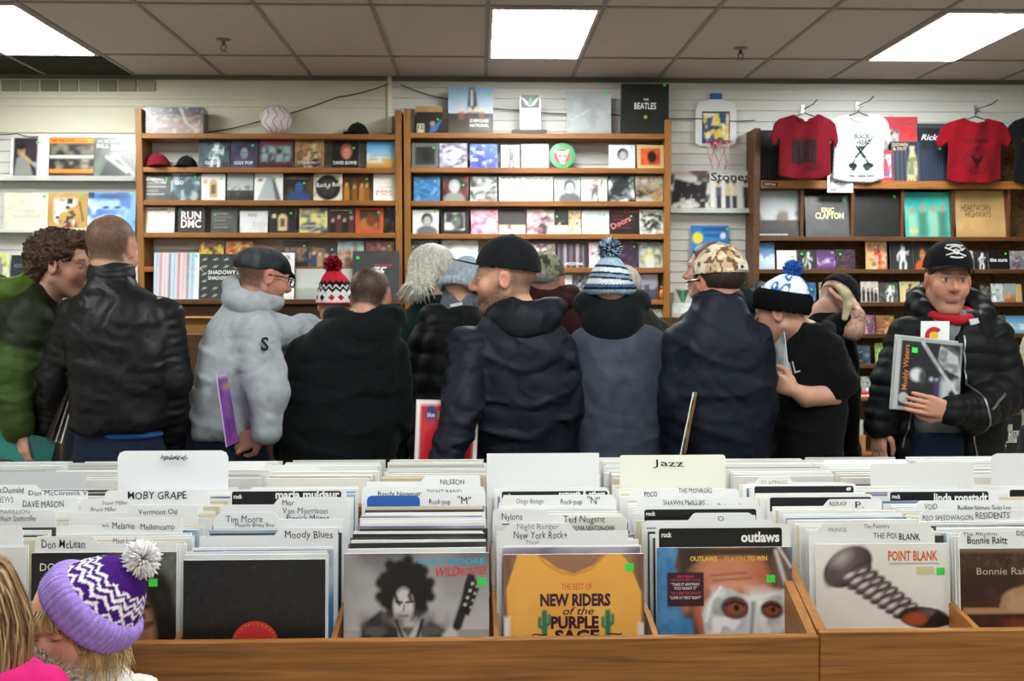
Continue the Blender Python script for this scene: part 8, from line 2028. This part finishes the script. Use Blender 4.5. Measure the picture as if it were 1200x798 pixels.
hat = p.beanie(fair, z=.008, r=(.112, .13, .126), cuff=.082, cuffcol=lambda L: np.tile(lin('9C82D2'), (len(L), 1))*(.85+.3*(np.cos(np.arctan2(L[:, 0], L[:, 1])*52)*.5+.5))[:, None], tilt=8, pom=['F0EEF0', 'E0DCE0', 'F4F2F4', 'D4D0D4'], pomr=.047, ribs=60, rib=.0012, h=.0036, cuffin=.011)
p.H = H0
rr = random.Random(8); loc = []
for i in range(560):
    u = rr.uniform(-1, 1); a = u*2.5; out = Vector((.082*math.sin(a), -.012+.1*math.cos(a), .045+rr.uniform(-.01, .012)))
    if -.72 < a < 1.15: 
        dn = rr.uniform(.02, .05)+.09*max(0, abs(a)-.55)
        e = Vector((out.x*1.16+rr.gauss(0, .008), out.y*1.1+.006, .05-dn))
        pts = [out, out.lerp(e, .35)+Vector((out.x*.06, .010, 0)), out.lerp(e, .7)+Vector((out.x*.08, .010, 0)), e]
    else:
        L = rr.uniform(.1, .2); w_ = rr.uniform(.004, .011); ph = rr.uniform(0, 6); sd = 1 if a > 0 else -1; pts = []
        for k in range(9):
            t_ = k/8; pts.append(Vector((out.x*(1+.22*t_)+w_*math.sin(ph+t_*9)+sd*.012*t_, out.y*(1-.05*t_)+.012*t_+w_*math.cos(ph+t_*8), out.z-L*t_)))
    loc.append([p.W(*q) for q in pts])
strands('hair', mat('blond_hair', .45, .4), loc, p.o, ['B08C5C', 'C8A878', 'D8BC90', '947044', 'BE9C6C'], .0021)
R = [(1010, 28, 160, .085, .02), (930, 24, 164, .095, .02), (850, 22, 170, .095, .02), (812, 36, 164, .085, .02), (788, 62, 140, .07, .02), (772, 76, 128, .055, .02)]
sl = [(160, 822, .02, .05), (176, 890, .0, .046), (120, 905, -.13, .038)]; sl2 = [(38, 830, .0, .048), (26, 890, -.06, .044), (54, 852, -.13, .036)]
def fl_(V): return np.tile(lin('E6E2DC'), (len(V), 1))*(.78+.3*hnoise(V, 150, 3))[:, None]
p.coat('fleece_jacket', R, [sl, sl2], fl_, mat('fleece', .95, .1, bump=(180, .006)), h=.0065, disp=lambda x, y, z: .003*np.sin(210*x+3*np.sin(160*z))*np.sin(190*z+2*np.sin(150*y))+.003*wob(x, y, z, 2), fold=None, it=0)
p.legs(96, 1000, '3A3A58', gap=.055, r=.055, knee=.27, k=.6, shoe='5A3A6A')
p.hand(p.P(54, 850, -.13), (.0, .1, 1), (.2, .9, .1), side=-1, curl=.8, sc=.62); p.finish(h=.009)
# the furry mitten at her mouth
c = at(52, 803, 1.96-.12); o = thing('fur_mitten', 'fluffy grey-beige fur mitten pressed to the mouth of the purple-hatted girl', 'mitten', tuple(c))
S = Sdf(); S.chain([(-.012, 0, -.05), (-.006, .0, -.005), (-.022, .015, .03)], [.034, .033, .02], .02); S.cap((.01, .0, -.02), (.034, .02, .012), .014, .011, .01)
V, Q = S.mesh(.005); mesh_np('palm', V, Q, np.tile(lin('A89C88'), (len(V), 1))*(.6+.7*hnoise(V, 160, 3))[:, None], mat('fleece'), o)
rs = random.Random(3); fur = []
for i in range(700):
    v = Vector(V[rs.randrange(len(V))]); n = (v-Vector((-.008, .004, -.01))).normalized(); w_ = Vector((rs.gauss(0, .5), rs.gauss(0, .5), rs.gauss(-.2, .5)))
    fur.append([v, v+n*.007, v+n*.012+w_*.006, v+n*.013+w_*.011])
strands('fur', HAIR(), fur, o, ['B8AC98', '8C8272', 'D0C6B4', '6E665A', 'C4BAA8'], .0012)

p = Person('girl in a pink top with long light brown hair, at the lower left corner', -18, 1.72)
p.kid = .55
p.head(-42, 722, yaw=-70, pitch=-4, sc=.9, skin='DDA890', child=True, brow='8A6A4A', neck=p.P(-46, 788))
p.hair('6E5238', side=.084, back=.108, top=.124, low=-.1, name='hair')
rr = random.Random(12); loc = []
for i in range(520):
    a = rr.uniform(-math.pi, math.pi); th = rr.uniform(.05, 1.2); st = Vector((.086*math.sin(th)*math.cos(a), -.014+.108*math.sin(th)*math.sin(a), .034+.094*math.cos(th)))
    if st.y > .062: continue
    d_ = Vector((st.x, st.y+.014, 0)); d_ = d_.normalized() if d_.length > .01 else Vector((0, -1, 0)); L = rr.uniform(.24, .31); pts = []
    for k in range(9):
        t_ = k/8; r_ = .092+.02*math.sin(t_*2.6)+rr.uniform(-.001, .001)
        z_ = st.z*(1-t_)+(st.z-L)*t_; base = Vector((d_.x*r_*.94, -.014+d_.y*(r_+.018), z_)); pts.append(st.lerp(base, min(1, t_*2.2)))
    loc.append([p.W(*q) for q in pts])
strands('long_hair', mat('brown_hair', .42, .45), loc, p.o, ['7A5C40', '94744E', 'AC8C64', '604630', 'C0A27A', '6A4E36'], .0024, 4)
R = [(1020, -100, 40, .085), (930, -104, 44, .09), (860, -104, 52, .09), (815, -98, 60, .085), (785, -84, 44, .075), (766, -66, 12, .06)]
sl = [(44, 814, -.01, .05), (62, 885, -.02, .044), (50, 950, -.08, .036)]; sl2 = [(-78, 825, 0, .05), (-96, 890, 0, .044), (-90, 955, -.06, .036)]
p.coat('pink_top', R, [sl, sl2], weave('D02474', .06, 2, 60), CLOTH(), h=.007, disp=creases(.004, 1.6), fold=(4, .003, .2))
p.legs(-20, 1010, '2C3450', gap=.055, r=.055, knee=.27, k=.6, shoe='8A3A5A'); p.finish(h=.009)
